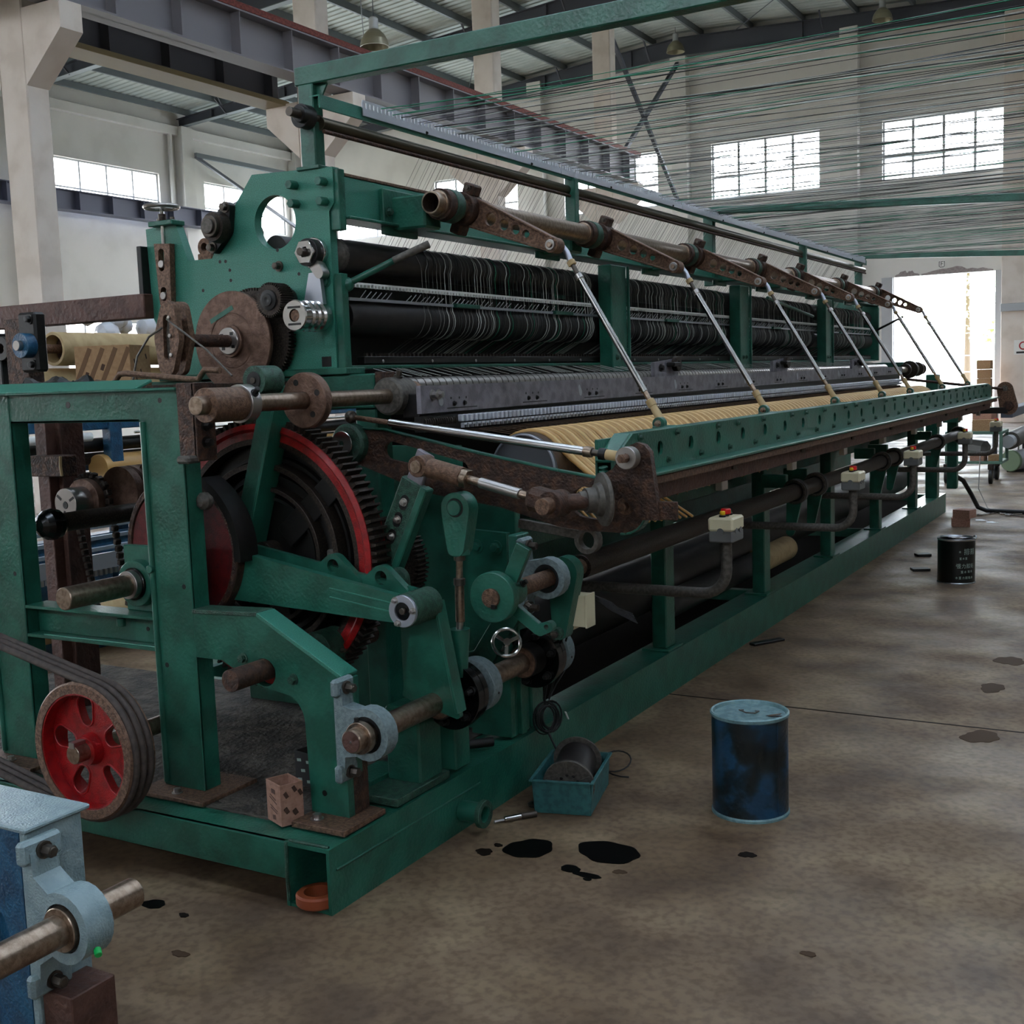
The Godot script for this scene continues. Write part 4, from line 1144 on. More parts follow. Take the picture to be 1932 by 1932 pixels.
func m_rollers() -> void:
	var xu := -2.87
	var yu := 2.10
	var yl := 1.865
	var u := part("upper_yarn_roller", MB.new().cyl(V(xu, yu, ZE + 0.05), V(xu, yu, ZN - 0.11), 0.066, 40), M.dark_roller, m)
	part("roller_flange", MB.new().lathe(zf(xu, yu, ZN - 0.12), [Vector2(0, 0), Vector2(0.066, 0), Vector2(0.068, 0.03), Vector2(0.05, 0.06), Vector2(0.03, 0.08), Vector2(0, 0.08)], 32), M.conduit, u)
	var l := part("lower_yarn_roller", MB.new().cyl(V(xu, yl, ZE + 0.05), V(xu, yl, ZN - 0.11), 0.076, 40), M.dark_roller, m)
	part("roller_flange", MB.new().lathe(zf(xu, yl, ZN - 0.10), [Vector2(0, 0), Vector2(0.06, 0), Vector2(0.055, 0.02), Vector2(0.04, 0.03), Vector2(0.045, 0.05), Vector2(0.03, 0.07), Vector2(0, 0.07)], 32), M.chrome, l)
	var h := part("crank_handle", MB.new().cyl(V(-2.77, 1.985, ZN - 0.06), V(-2.60, 2.06, ZN - 0.12), 0.013, 14), M.green_paint, m)
	part("grip", MB.new().cyl(V(-2.60, 2.06, ZN - 0.12), V(-2.47, 2.115, ZN - 0.17), 0.015, 16), M.conduit, h)
	part("knuckle", MB.new().ball(V(-2.775, 1.98, ZN - 0.055), 0.028, 14), M.green_paint, h)
	# guide strips with needles between the rollers
	var st := part("needle_strip", MB.new().bx(-2.80, -2.785, 1.985, 1.993, ZE + 0.1, ZN - 0.1, 0.0), M.white, m)
	var t := MB.new()
	var z := ZN - 0.12
	while z > ZE + 0.1:
		t.bx(-2.795, -2.783, 1.974, 1.986, z - 0.004, z + 0.004, 0.0)
		z -= 0.024
	part("strip_teeth", t, M.white, st).set_meta("kind", "stuff")
	var s2 := part("needle_strip", MB.new().bx(-2.815, -2.80, 1.925, 1.936, ZE + 0.1, ZN - 0.1, 0.0), M.zinc, m)
	t = MB.new()
	rng.seed = 9
	z = ZN - 0.14
	while z > ZE + 0.1:
		if rng.randf() < 0.75:
			t.bar(V(-2.805, 1.935, z), V(-2.79, 1.955 + rng.randf() * 0.012, z - 0.02), 0.003, 0.003, Vector3.UP, 0.0)
		z -= 0.035
	part("strip_needles", t, M.zinc, s2).set_meta("kind", "stuff")
	for zz in [-4.55, -5.5, -7.0, -9.2, -11.3]:
		part("strip_clamp", MB.new().bx(-2.81, -2.782, 1.922, 1.94, zz - 0.1, zz + 0.1, 0.002), M.green_paint, s2)
	part("shade_backing", MB.new().bx(-3.05, -3.03, 1.5, 2.08, ZE + 0.05, ZN - 0.1, 0.0), M.oily_black, m)  # added black sheet; its colour makes the shade in the gaps behind the rollers
	# black comb and ledge under the lower roller
	var cm := part("black_comb", MB.new().bx(-2.84, -2.80, 1.68, 1.71, ZE + 0.1, ZN - 0.18, 0.003), M.oily_black, m)
	t = MB.new()
	z = ZN - 0.2
	while z > ZE + 0.1:
		t.bx(-2.815, -2.803, 1.71, 1.722, z - 0.006, z + 0.006, 0.0)
		z -= 0.03
	part("comb_teeth", t, M.gear_steel, cm).set_meta("kind", "stuff")
	for i in 24:
		part("screw", MB.new().cyl(V(-2.80, 1.69, ZN - 0.3 - i * 0.36), V(-2.796, 1.69, ZN - 0.3 - i * 0.36), 0.007, 10), M.steel_bright, cm)
	part("green_ledge", MB.new().bx(-2.84, -2.775, 1.66, 1.674, ZE, ZN - 0.06, 0.003), M.green_paint, m)
	# yarns over the two rollers: the same few curves moved along the machine
	var paths := []
	rng.seed = 14
	for q in 7:
		var pth := []
		var ru := 0.0685
		var rl := 0.0785
		var lag := rng.randf_range(-0.05, 0.05)
		pth.append(V(-3.33 + 0.05, 1.93, 0))
		for i in 8:
			var a := deg_to_rad(lerpf(150, -28, i / 7.0))
			pth.append(V(xu + ru * cos(a), yu + ru * sin(a), lag * sin(PI * i / 7.0)))
		for i in 9:
			var a := deg_to_rad(lerpf(32, -100, i / 8.0))
			pth.append(V(xu + rl * cos(a), yl + rl * sin(a), lag * 0.4 * sin(PI * i / 8.0)))
		pth.append(V(xu - 0.13, 1.725, 0))
		paths.append(pth)
	var thick := []
	var thin := []
	for p in paths:
		thick.append(yarn_mesh(p, 0.0025))
		thin.append(yarn_mesh(p, 0.0017))
	z = ZN - 0.62
	var cnt := 0
	while z > ZE + 0.35:
		var near_up := false
		for uz in [-6.0, -8.15, -10.45]: near_up = near_up or absf(z - uz) < 0.1
		var pick := rng.randf()
		if not near_up and cnt < 290:
			var mm: Material = M.yarn_white if pick < 0.27 else (M.yarn_green if pick < 0.34 else (M.yarn_grey if pick < 0.6 else M.yarn_dark))
			var me: Mesh = thick[rng.randi() % 7] if pick < 0.27 else thin[rng.randi() % 7]
			inst("roller_yarn", me, mm, m, Transform3D(Basis(), V(0, 0, z)))
			cnt += 1
		z -= rng.randf_range(0.014, 0.042)
	# yarns falling from the guide roller to the rear rollers, and short yarns above the needle cylinder
	var back := yarn_mesh([V(-2.873, 2.572, 0), V(-3.31, 1.94, 0.0)], 0.0011)
	z = ZN - 0.75
	cnt = 0
	while z > ZE + 0.25 and cnt < 280:
		var pick := rng.randf()
		inst("falling_yarn", back, M.yarn_white if pick < 0.3 else (M.yarn_grey if pick < 0.7 else M.yarn_dark), m, Transform3D(Basis(), V(0, 0, z)))
		z -= rng.randf_range(0.012, 0.05)
		cnt += 1

func m_needles() -> void:
	# needle cylinder, grey bar, hooks
	var nc := part("needle_cylinder", MB.new().cyl(V(-2.60, 1.585, -12.2), V(-2.60, 1.585, -3.66), 0.036, 28), M.steel_bright, m)
	var t := MB.new()
	var z := -3.8
	while z > -12.1:
		t.pipe(V(-2.60, 1.585, z - 0.006), V(-2.60, 1.585, z), 0.0375, 0.035, 14, 0.0)
		z -= 0.05
	part("cylinder_rings", t, M.conduit, nc).set_meta("kind", "stuff")
	t = MB.new()
	rng.seed = 8
	z = -3.75
	while z > -12.0:
		t.bar(V(-2.74, 1.66, z), V(-2.61, 1.625, z - 0.02), 0.002, 0.002, Vector3.UP, 0.0)
		z -= rng.randf_range(0.02, 0.1)
	part("short_yarns", t, M.yarn_white, m).set_meta("kind", "stuff")
	var o := PackedVector2Array()
	o.append_array(P2([-3.605, 1.588, -3.605, 1.485, -12.19, 1.523, -12.19, 1.591]))
	var g := part("needle_bar", MB.new().prism(o, [], Transform3D(Basis(Vector3.BACK, Vector3.UP, Vector3.LEFT), V(-2.425, 0, 0)), 0.02, true), M.grey_plate, m, "long scratched grey steel bar above the net roll")
	for q in [[-3.66, 1.553], [-3.70, 1.553]]: bolt(V(-2.425, q[1], q[0] - 0.02), Vector3.RIGHT, 0.013, 0.022, M.steel_bright, g)
	for i in 14:
		var a := -3.80 - i * 0.595
		part("dark_slot", MB.new().bx(-2.428, -2.4245, 1.497 + i * 0.0025, 1.501 + i * 0.0025, a - 0.2, a + 0.02, 0.0), M.oily_black, g)
		for dz in [0.0, 0.075]:
			bolt(V(-2.425, 1.516 + i * 0.0025, a - 0.03 - dz), Vector3.RIGHT, 0.007, 0.009, M.oily_black, g)
		for dz in [-0.02, 0.04, 0.09]:
			part("pin_hole", MB.new().cyl(V(-2.4255, 1.537 + i * 0.0022, a - 0.03 - dz), V(-2.4247, 1.537 + i * 0.0022, a - 0.03 - dz), 0.005, 10, 0.0), M.oily_black, g)
		if i % 2 == 0:
			part("bare_patch", MB.new().prism(MB.hull([Vector3(0, 0, 0.016), Vector3(0.012, 0.025, 0.011)], 9), [], Transform3D(Basis(Vector3.BACK, Vector3.UP, Vector3.LEFT), V(-2.4243, 1.525 + 0.002 * i, a + 0.06)), 0.0006), M.zinc, g)
	part("bar_back", MB.new().bx(-2.52, -2.446, 1.47, 1.56, -12.19, -3.62, 0.004), M.oily_black, m)
	# two rows of hooks
	var hk := MB.new()
	z = -3.87
	while z > -12.1:
		hk.bx(-2.432, -2.41, 1.445, 1.472, z - 0.0085, z + 0.0085, 0.003)
		hk.bx(-2.42, -2.408, 1.421, 1.438, z - 0.004, z + 0.005, 0.0)
		hk.bx(-2.414, -2.402, 1.432, 1.44, z - 0.011, z + 0.011, 0.0)
		z -= 0.034
	part("hook_row", hk, M.comb_tin, m).set_meta("kind", "stuff")
	part("hook_rail", MB.new().bx(-2.47, -2.43, 1.415, 1.475, -12.1, -3.62, 0.003), M.oily_black, m)
	part("hook_rail", MB.new().bx(-2.46, -2.42, 1.395, 1.413, -12.1, -3.85, 0.003), M.gear_steel, m)
	var sp := MB.new()
	for i in 15:
		ring(sp, V(-2.44, 1.452, -3.63 - i * 0.015), Vector3(0.3, 0, 1), 0.016, 0.003, 10)
	part("hook_springs", sp, M.gear_steel, m).set_meta("kind", "stuff")
	for z2 in [-6.05, -8.2, -10.5]:
		var b := part("bar_bracket", MB.new().prism(P2([0.0, 0.0, 0.34, 0.0, 0.37, 0.05, 0.33, 0.10, 0.0, 0.08]), [], Transform3D(Basis(Vector3.FORWARD, Vector3.UP, Vector3.RIGHT), V(-2.52, 1.585, z2 + 0.05)), 0.02), M.grey_plate, m)
		part("roller", MB.new().pipe(V(-2.50, 1.655, z2 - 0.24), V(-2.47, 1.655, z2 - 0.24), 0.042, 0.018, 20), M.gear_steel, b)
		bolt(V(-2.50, 1.635, z2 - 0.04), Vector3.RIGHT, 0.015, 0.018, M.oily_black, b)
		part("cam_block", MB.new().bx(-2.5, -2.45, 1.64, 1.665, z2 - 0.22, z2 - 0.12, 0.006), M.oily_black, b)

func m_swing() -> void:
	# swing tube, seven arms with lightening holes, seven slanting rods
	var xt := -2.56
	var yt := 2.295
	var t := part("swing_tube", MB.new().pipe(V(xt, yt, -3.93), V(xt, yt, -11.9), 0.044, 0.037, 40), M.shaft_steel, m)
	for z in ARMS:
		var c := part("tube_collar", MB.new().pipe(V(xt, yt, z + 0.10), V(xt, yt, z + 0.155), 0.066, 0.043, 36), M.green_worn, m)
		part("collar_disc", MB.new().pipe(V(xt, yt, z + 0.155), V(xt, yt, z + 0.20), 0.062, 0.043, 36), M.rust, c)
		part("collar_step", MB.new().pipe(V(xt, yt, z + 0.20), V(xt, yt, z + 0.215), 0.052, 0.043, 36), M.shaft_steel, c)
		var d := Vector2(-2.16 - xt, 2.117 - yt)
		var L := d.length()
		var e := d / L
		var f := Transform3D(Basis(V(e.x, e.y, 0), V(-e.y, e.x, 0), Vector3.BACK), V(xt, yt, z - 0.018))
		var outl := MB.hull([Vector3(0.03, 0, 0.058), Vector3(L, 0, 0.026)])
		var holes := []
		for q in [[0.125, 0.026], [0.192, 0.023], [0.25, 0.02], [0.302, 0.0165]]:
			holes.append(MB.circ(Vector2(q[0], 0.001), q[1], 20))
		var a := part("swing_arm", MB.new().prism(outl, holes, f, 0.018), M.rust_light, m)
		var rim := MB.new()
		for s in [1.0, -1.0]:
			rim.bar(f * V(0.05, s * 0.056, 0.012), f * V(L, s * 0.025, 0.012), 0.05, 0.008, V(-e.y, e.x, 0))
		part("arm_flange", rim, M.rust_light, a)
		part("clamp", MB.new().pipe(V(xt, yt, z - 0.05), V(xt, yt, z + 0.05), 0.066, 0.043, 28), M.rust, a)
		for s in [1.0, -1.0]:
			part("clamp_ear", MB.new().obox(Transform3D(f.basis, V(xt, yt, z) + f.basis.y * (0.082 * s)), V(0.05, 0.045, 0.07), 0.006), M.rust, a)
		bolt(V(xt, yt, z + 0.035) + f.basis.y * 0.085, Vector3.BACK, 0.009, 0.012, M.bolt_steel, a)
		var pv := V(-2.16, 2.117, z)
		part("pivot_boss", MB.new().cyl(pv + V(0, 0, -0.035), pv + V(0, 0, 0.03), 0.031, 24), M.rust_light, a)
		part("pivot_cap", MB.new().pipe(pv + V(0, 0, 0.03), pv + V(0, 0, 0.038), 0.021, 0.012, 20), M.steel_bright, a)
		part("pivot_pin", MB.new().cyl(pv + V(0, 0, -0.06), pv + V(0, 0, 0.046), 0.011, 14), M.shaft_steel, a)
		# rod with its two rod ends
		var p := V(-2.15, 2.117, z - 0.05)
		var q := V(-1.717, 1.415, z + 0.0)
		var dir := (q - p).normalized()
		var ro := part("slanting_rod", MB.new().cyl(p + dir * 0.155, q - dir * 0.14, 0.0125, 20), M.rod_steel, m)
		var rt := MB.new()
		rt.sweep([p, p + dir * 0.03 + V(0.006, 0, 0), p + dir * 0.075], 0.012, 12)
		part("rod_end", rt, M.zinc, ro)
		part("lock_nut", MB.new().cyl(p + dir * 0.07, p + dir * 0.092, 0.017, 6), M.roll_paper, ro)
		part("threaded_stud", MB.new().cyl(p + dir * 0.09, p + dir * 0.135, 0.009, 12), M.bolt_steel, ro)
		part("lock_nut", MB.new().cyl(p + dir * 0.135, p + dir * 0.158, 0.017, 6), M.steel_bright, ro)
		part("threaded_stud", MB.new().cyl(q - dir * 0.145, q - dir * 0.1, 0.010, 12), M.shaft_steel, ro)
		part("lock_nut", MB.new().cyl(q - dir * 0.105, q - dir * 0.075, 0.018, 6), M.roll_paper, ro)
		part("rod_end", MB.new().cone(q - dir * 0.075, q, 0.0145, 0.017, 16), M.roll_paper, ro)
		var kn := part("green_lug", MB.new().cyl(q + V(0.0, 0, 0.012), q + V(0, 0, 0.045), 0.024, 22), M.green_paint, ro)
		bolt(q + V(0, 0, 0.045), Vector3.BACK, 0.009, 0.02, M.shaft_steel, ro)
		part("lug_foot", MB.new().bx(-1.74, -1.64, 1.385, 1.405, z - 0.05, z + 0.05, 0.003), M.green_paint, ro)

func m_beam() -> void:
	# green beam with a row of holes in front of the net roll
	var X := Transform3D(Basis(Vector3.FORWARD, Vector3.UP, Vector3.RIGHT), V(-1.633, 0, 0))   # local x runs down the machine
	var outl := P2([3.69, 1.402, 12.2, 1.402, 12.42, 1.37, 12.42, 1.265, 3.53, 1.265, 3.53, 1.32])
	var holes := []
	for i in 27:
		holes.append(MB.circ(Vector2(3.93 + i * 0.307, 1.338), 0.026, 18))
	var w := part("sword_beam", MB.new().prism(outl, holes, X, 0.012), M.green_paint, m, "green beam with a row of round holes in front of the golden roll")
	part("bottom_flange", MB.new().bx(-1.633, -1.54, 1.256, 1.268, -12.42, -3.6, 0.003), M.green_paint, w)
	part("top_flange", MB.new().bar(V(-1.66, 1.398, -3.69), V(-1.66, 1.398, -12.2), 0.06, 0.01), M.green_paint, w)
	part("end_flange", MB.new().bar(V(-1.66, 1.40, -3.69), V(-1.66, 1.318, -3.53), 0.06, 0.01), M.green_paint, w)
	for i in 25:
		bolt(V(-1.621, 1.386, -3.74 - i * 0.345 - (0.1 if i % 3 == 2 else 0.0)), Vector3.RIGHT, 0.009, 0.016, M.green_worn, w)
		bolt(V(-1.621, 1.292, -4.0 - i * 0.335), Vector3.RIGHT, 0.009, 0.014, M.green_worn, w)
	part("rear_wall", MB.new().bx(-1.70, -1.69, 1.26, 1.39, -12.2, -3.55, 0.002), M.green_paint, w)
	var c := part("brown_channel", MB.new().bx(-1.70, -1.60, 1.16, 1.225, -12.2, -3.62, 0.004), M.brown_primer, m)
	part("channel_lip", MB.new().bx(-1.70, -1.552, 1.225, 1.255, -12.3, -3.6, 0.004), M.rust_light, c)
	for i in 8:
		bolt(V(-1.575, 1.225, -4.6 - i * 1.0), Vector3.DOWN, 0.012, 0.02, M.bolt_steel, c)
		part("hanger", MB.new().bx(-1.64, -1.61, 1.12, 1.225, -4.62 - i, -4.55 - i, 0.003), M.steel_bright, c)
	# end bracket
	var o := P2([-1.555, 1.352, -1.54, 1.375, -1.515, 1.385, -1.488, 1.378, -1.468, 1.355, -1.44, 1.135, -1.50, 1.135, -1.60, 1.245, -1.70, 1.245, -1.60, 1.30])
	var b := part("end_bracket", MB.new().prism(o, [], zf(0, 0, -3.50), 0.03), M.rust, m)
	part("bracket_foot", MB.new().bx(-1.46, -1.385, 1.135, 1.195, -3.50, -3.485, 0.003), M.rust, b)
	for x in [-1.43, -1.40]: part("foot_hole", MB.new().cyl(V(x, 1.175, -3.486), V(x, 1.175, -3.4845), 0.004, 8, 0.0), M.oily_black, b)
	var sp := MB.new()
	for i in 5: ring(sp, V(-1.655, 1.30 - i * 0.013, -3.52), Vector3(0, 1, 0.15), 0.012, 0.004, 12)
	part("spring", sp, M.green_paint, b)

func pillow(cx: float, cy: float, z: float, paint: Material, parent: Node, ro := 0.083, half := 0.137, w := 0.055) -> MeshInstance3D:
	# pillow block bolted to an upright face on its left
	var outl := PackedVector2Array()
	var xb := cx - ro - 0.035
	outl.append_array(P2([xb, -half, xb + 0.03, -half, xb + 0.034, -half + 0.055]))
	for i in 15:
		var a := deg_to_rad(lerpf(-118, 118, i / 14.0))
		outl.append(Vector2(cx + ro * cos(a), ro * sin(a)))
	outl.append_array(P2([xb + 0.034, half - 0.055, xb + 0.03, half, xb, half]))
	var body := part("bearing_housing", MB.new().prism(outl, [MB.circ(Vector2(cx, 0), ro * 0.70, 28)], zf(0, cy, z), w), paint, parent)
	for s in [1.0, -1.0]:
		part("foot", MB.new().bx(xb, xb + 0.028, cy + s * half - 0.028, cy + s * half + 0.028, z - 0.02, z + w + 0.02, 0.008), paint, body)
		bolt(V(xb + 0.028, cy + s * (half - 0.002), z + w * 0.5), Vector3.RIGHT, 0.0145, 0.035, M.bolt_steel, body)
	part("seal", MB.new().pipe(V(cx, cy, z + 0.008), V(cx, cy, z + w - 0.008), ro * 0.71, ro * 0.5, 28), M.black_rubber, body)
	return body

func m_shafts() -> void:
	# main lower shaft with bearings, flanges and the triangular crank
	var xs := -2.15
	var ys := 0.53
	var s := part("main_shaft", MB.new().cyl(V(xs, ys, -4.1), V(xs, ys, -2.74), 0.0375, 32, 0.004), M.shaft_steel, m)
	part("end_face", MB.new().cyl(V(xs, ys, -2.741), V(xs, ys, -2.738), 0.033, 28), M.brown_primer, s)
	part("centre_dot", MB.new().cyl(V(xs, ys, -2.739), V(xs, ys, -2.7372), 0.004, 10), M.steel_bright, s)
	var p := pillow(xs, ys, -2.87, M.cast_grey, m)
	part("lock_collar", MB.new().pipe(V(xs, ys, -2.80), V(xs, ys, -2.775), 0.05, 0.037, 28), M.shaft_steel, p)
	part("collar_screw", MB.new().cyl(V(xs - 0.01, ys + 0.045, -2.787), V(xs - 0.012, ys + 0.062, -2.787), 0.008, 10), M.oily_black, p)
	for q in [[-3.33, -3.24, 0.118, -1.0], [-3.92, -3.80, 0.118, 1.0]]:
		var f := part("black_flange", MB.new().cyl(V(xs, ys, q[0]), V(xs, ys, q[0] + 0.035), q[2], 48), M.black_gloss, m)
		part("hub", MB.new().pipe(V(xs, ys, q[0] + 0.03), V(xs, ys, q[0] + 0.115), 0.062, 0.037, 36), M.oily_black, f)
		part("hub_face", MB.new().pipe(V(xs, ys, q[0] + 0.112), V(xs, ys, q[0] + 0.12), 0.058, 0.037, 36), M.rust_light, f)
		part("second_disc", MB.new().cyl(V(xs, ys, q[0] - 0.04), V(xs, ys, q[0] - 0.012), q[2] - 0.006, 48), M.black_gloss, f)
		for k in 6:
			var a := k * TAU / 6 + 0.3
			bolt(V(xs + 0.092 * cos(a), ys + 0.092 * sin(a), q[0] + 0.035), Vector3.BACK, 0.011, 0.03, M.oily_black, f)
	for z in [-3.49, -4.06]:
		var r := part("grey_bearing", MB.new().pipe(V(xs, ys, z), V(xs, ys, z + 0.06), 0.098, 0.068, 40), M.cast_grey, m)
		part("insert", MB.new().pipe(V(xs, ys, z + 0.015), V(xs, ys, z + 0.07), 0.06, 0.036, 28), M.bolt_steel, r)
		part("bearing_stand", MB.new().bx(xs - 0.16, xs - 0.06, 0.22, ys - 0.04, z - 0.02, z + 0.08, 0.006), M.green_paint, r)
		part("grease_hole", MB.new().cyl(V(xs + 0.097, ys - 0.02, z + 0.03), V(xs + 0.099, ys - 0.02, z + 0.03), 0.005, 8), M.oily_black, r)
	# pedestal with base plate under the first bearing
	var pd := part("pedestal", MB.new().bx(-2.36, -2.22, 0.235, 0.50, -3.34, -3.2, 0.008), M.green_paint, m)
	part("base_plate", MB.new().bx(-2.5, -2.205, 0.213, 0.24, -3.36, -3.04, 0.003), M.green_worn, pd)
	part("rib", MB.new().bx(-2.47, -2.36, 0.24, 0.26, -3.3, -3.1, 0.003), M.green_paint, pd)
	part("pedestal", MB.new().bx(-2.34, -2.22, 0.213, 1.0, -3.98, -3.86, 0.008), M.green_paint, m)
	part("loose_pipe", MB.new().pipe(V(-2.5, 0.245, -3.42), V(-2.24, 0.235, -3.72), 0.018, 0.013, 18), M.oily_black, m)
	part("loose_pipe", MB.new().cyl(V(-2.72, 0.33, -3.3), V(-2.5, 0.34, -3.3), 0.014, 14), M.oily_black, m)
	# triangular crank plate and box lever
	var tri := MB.hull([Vector3(-2.165, 0.862, 0.05), Vector3(-2.262, 0.55, 0.012), Vector3(-2.06, 0.50, 0.012)])
	var tp := part("crank_plate", MB.new().prism(tri, [], zf(0, 0, -3.215), 0.022), M.green_paint, m)
	part("edge_rib", MB.new().bar(V(-2.12, 0.88, -3.205), V(-2.05, 0.51, -3.205), 0.012, 0.055, Vector3.BACK), M.green_paint, tp)
	var lv := P2([-2.90, 1.045, -2.20, 0.925, -2.14, 0.915, -2.14, 0.825, -2.20, 0.832, -2.90, 0.865])
	var l := part("box_lever", MB.new().prism(lv, [], zf(0, 0, -3.08), 0.03), M.green_paint, m, "long green box lever with a bearing at its end")
	part("lever_back", MB.new().prism(lv, [], zf(0, 0, -3.19), 0.02), M.green_paint, l)
	part("lever_floor", MB.new().bar(V(-2.90, 0.872, -3.12), V(-2.20, 0.838, -3.12), 0.12, 0.012), M.green_paint, l)
	for q in [[-2.515, 0.985, 0.042], [-2.315, 0.955, 0.042]]:
		part("pin_lug", MB.new().prism(MB.hull([Vector3(q[0], q[1], q[2]), Vector3(q[0] + 0.09, q[1] - 0.05, 0.02), Vector3(q[0] - 0.06, q[1] - 0.02, 0.02)]), [MB.circ(Vector2(q[0], q[1]), 0.024, 18)], zf(0, 0, -3.185), 0.03), M.green_paint, l)
	for y in [0.895, 0.865]: part("weld_seam", MB.new().cyl(V(-2.45, y + 0.035, -3.049), V(-2.19, y, -3.049), 0.003, 6), M.green_speckled, l)
	var hb := part("lever_hub", MB.new().pipe(V(-2.155, 0.872, -3.2), V(-2.155, 0.872, -3.055), 0.056, 0.02, 32), M.green_worn, l)
	part("hub_ring", MB.new().pipe(V(-2.155, 0.872, -3.056), V(-2.155, 0.872, -3.043), 0.053, 0.03, 32), M.zinc, l)
	part("hub_seal", MB.new().pipe(V(-2.155, 0.872, -3.06), V(-2.155, 0.872, -3.048), 0.031, 0.012, 24), M.black_gloss, l)
	part("hub_pin", MB.new().cyl(V(-2.155, 0.872, -3.2), V(-2.155, 0.872, -3.04), 0.011, 12), M.bolt_steel, l)
	for k in 3:
		var a := k * TAU / 3 + 0.1
		bolt(V(-2.155 + 0.043 * cos(a), 0.872 + 0.043 * sin(a), -3.043), Vector3.BACK, 0.008, 0.013, M.steel_bright, l)
	# second shaft: lever hub, pillow block, long dark pipe and collars
	var x2 := -1.965
	var y2 := 0.885
	var h := part("lever_boss", MB.new().lathe(zf(x2, y2, -3.44), [Vector2(0.026, 0), Vector2(0.052, 0), Vector2(0.056, 0.10), Vector2(0.085, 0.118), Vector2(0.085, 0.15), Vector2(0.082, 0.153), Vector2(0.03, 0.153)], 40), M.green_paint, m)
	part("shaft_end", MB.new().cyl(V(x2, y2, -3.5), V(x2, y2, -3.275), 0.032, 28), M.rust_light, h)
	part("key", MB.new().bx(x2 + 0.005, x2 + 0.02, y2 - 0.035, y2 - 0.02, -3.29, -3.272, 0.0), M.oily_black, h)
	part("upper_lever", MB.new().bar(V(x2 + 0.03, y2 + 0.05, -3.37), V(x2 + 0.085, y2 + 0.165, -3.37), 0.055, 0.022, Vector3.BACK), M.green_paint, h)
	part("lower_lever", MB.new().bar(V(x2 + 0.04, y2 - 0.05, -3.37), V(x2 + 0.135, y2 - 0.115, -3.37), 0.04, 0.022, Vector3.BACK), M.green_paint, h)
	part("lever_eye", MB.new().prism(MB.hull([Vector3(x2 + 0.14, y2 - 0.112, 0.02), Vector3(x2 + 0.17, y2 - 0.1, 0.018)]), [MB.circ(Vector2(x2 + 0.165, y2 - 0.1), 0.009, 14)], zf(0, 0, -3.385), 0.03), M.green_paint, h)
	bolt(V(x2 + 0.055, y2 + 0.03, -3.4), V(0.8, 0.5, 0), 0.009, 0.02, M.oily_black, h)
	bolt(V(x2 + 0.055, y2 - 0.04, -3.42), V(0.8, -0.5, 0), 0.009, 0.02, M.bolt_steel, h)
	part("second_shaft", MB.new().cyl(V(x2, y2, -4.0), V(x2, y2, -3.42), 0.031, 28), M.rust_light, m)
	pillow(x2, y2, -3.72, M.cast_grey, m, 0.075, 0.115, 0.05)
	part("bearing_plate", MB.new().bx(x2 - 0.145, x2 - 0.11, 0.74, 1.04, -3.76, -3.66, 0.004), M.green_paint, m)
	part("long_pipe", MB.new().cyl(V(x2, y2, -12.7), V(x2, y2, -3.95), 0.046, 32), M.gear_steel, m)
	var lp := part("pipe_lever", MB.new().prism(MB.hull([Vector3(x2 + 0.0, y2, 0.06), Vector3(x2 - 0.02, y2 - 0.225, 0.028)]), [], zf(0, 0, -3.86), 0.06), M.green_paint, m)
	part("lever_pin", MB.new().cyl(V(x2 - 0.02, y2 - 0.225, -3.86), V(x2 - 0.02, y2 - 0.225, -3.77), 0.022, 20), M.green_worn, lp)
	bolt(V(x2 - 0.02, y2 - 0.225, -3.775), Vector3.BACK, 0.014, 0.02, M.bolt_steel, lp)
	for z in [-6.85, -7.3, -9.15, -9.6, -11.5]:
		var c := part("pipe_collar", MB.new().pipe(V(x2, y2, z), V(x2, y2, z + 0.05), 0.075, 0.046, 28), M.oily_black, m)
		part("collar_edge", MB.new().pipe(V(x2, y2, z + 0.05), V(x2, y2, z + 0.06), 0.072, 0.058, 28), M.conduit, c)
		part("drop_lever", MB.new().prism(MB.hull([Vector3(x2, y2, 0.05), Vector3(x2 - 0.03, y2 - 0.24, 0.025)]), [], zf(0, 0, z + 0.01), 0.025), M.green_paint, c)
		part("hanger", MB.new().bx(x2 - 0.2, x2 - 0.05, y2 + 0.02, y2 + 0.1, z, z + 0.05, 0.005), M.green_paint, c)
	var wb := part("limit_switch_box", MB.new().bx(-1.955, -1.90, 0.675, 0.795, -3.92, -3.85, 0.003), M.cream, m)
	part("mounting_strap", MB.new().bx(-1.98, -1.955, 0.66, 0.84, -3.91, -3.86, 0.002), M.cream, wb)
	part("lid", MB.new().bx(-1.90, -1.893, 0.672, 0.798, -3.922, -3.848, 0.001), M.cream, wb)
	var fan := MB.new()
	for i in 9: fan.sweep([V(-1.95, 0.79, -3.96), V(-1.86, 0.745 - i * 0.004, -4.0), V(-1.80 + 0.004 * i, 0.70 - 0.007 * absf(i - 3), -4.03)], 0.002, 5)
	part("wire_ends", fan, M.black_rubber, wb).set_meta("kind", "stuff")
	# chrome handwheel on its spindle
	var hc := V(-2.165, 0.625, -3.72)
	var ax := V(0.55, 0.45, 0.72).normalized()
	var hw := MB.new()
	ring(hw, hc, ax, 0.052, 0.007, 30)
	var f := MB.fr(hc, ax)
	for k in 3:
		var a := k * TAU / 3 + 0.4
		hw.bar(hc, hc + (f.basis.x * cos(a) + f.basis.y * sin(a)) * 0.05, 0.016, 0.008, ax)
	hw.cyl(hc - ax * 0.012, hc + ax * 0.015, 0.015, 14)
	var w := part("handwheel", hw, M.chrome, m)
	part("spindle", MB.new().cyl(hc, hc - ax * 0.12, 0.008, 12), M.bolt_steel, w)
	# upper shaft with bronze sleeve and scalloped flange
	var x3 := -2.56
	var y3 := 1.553
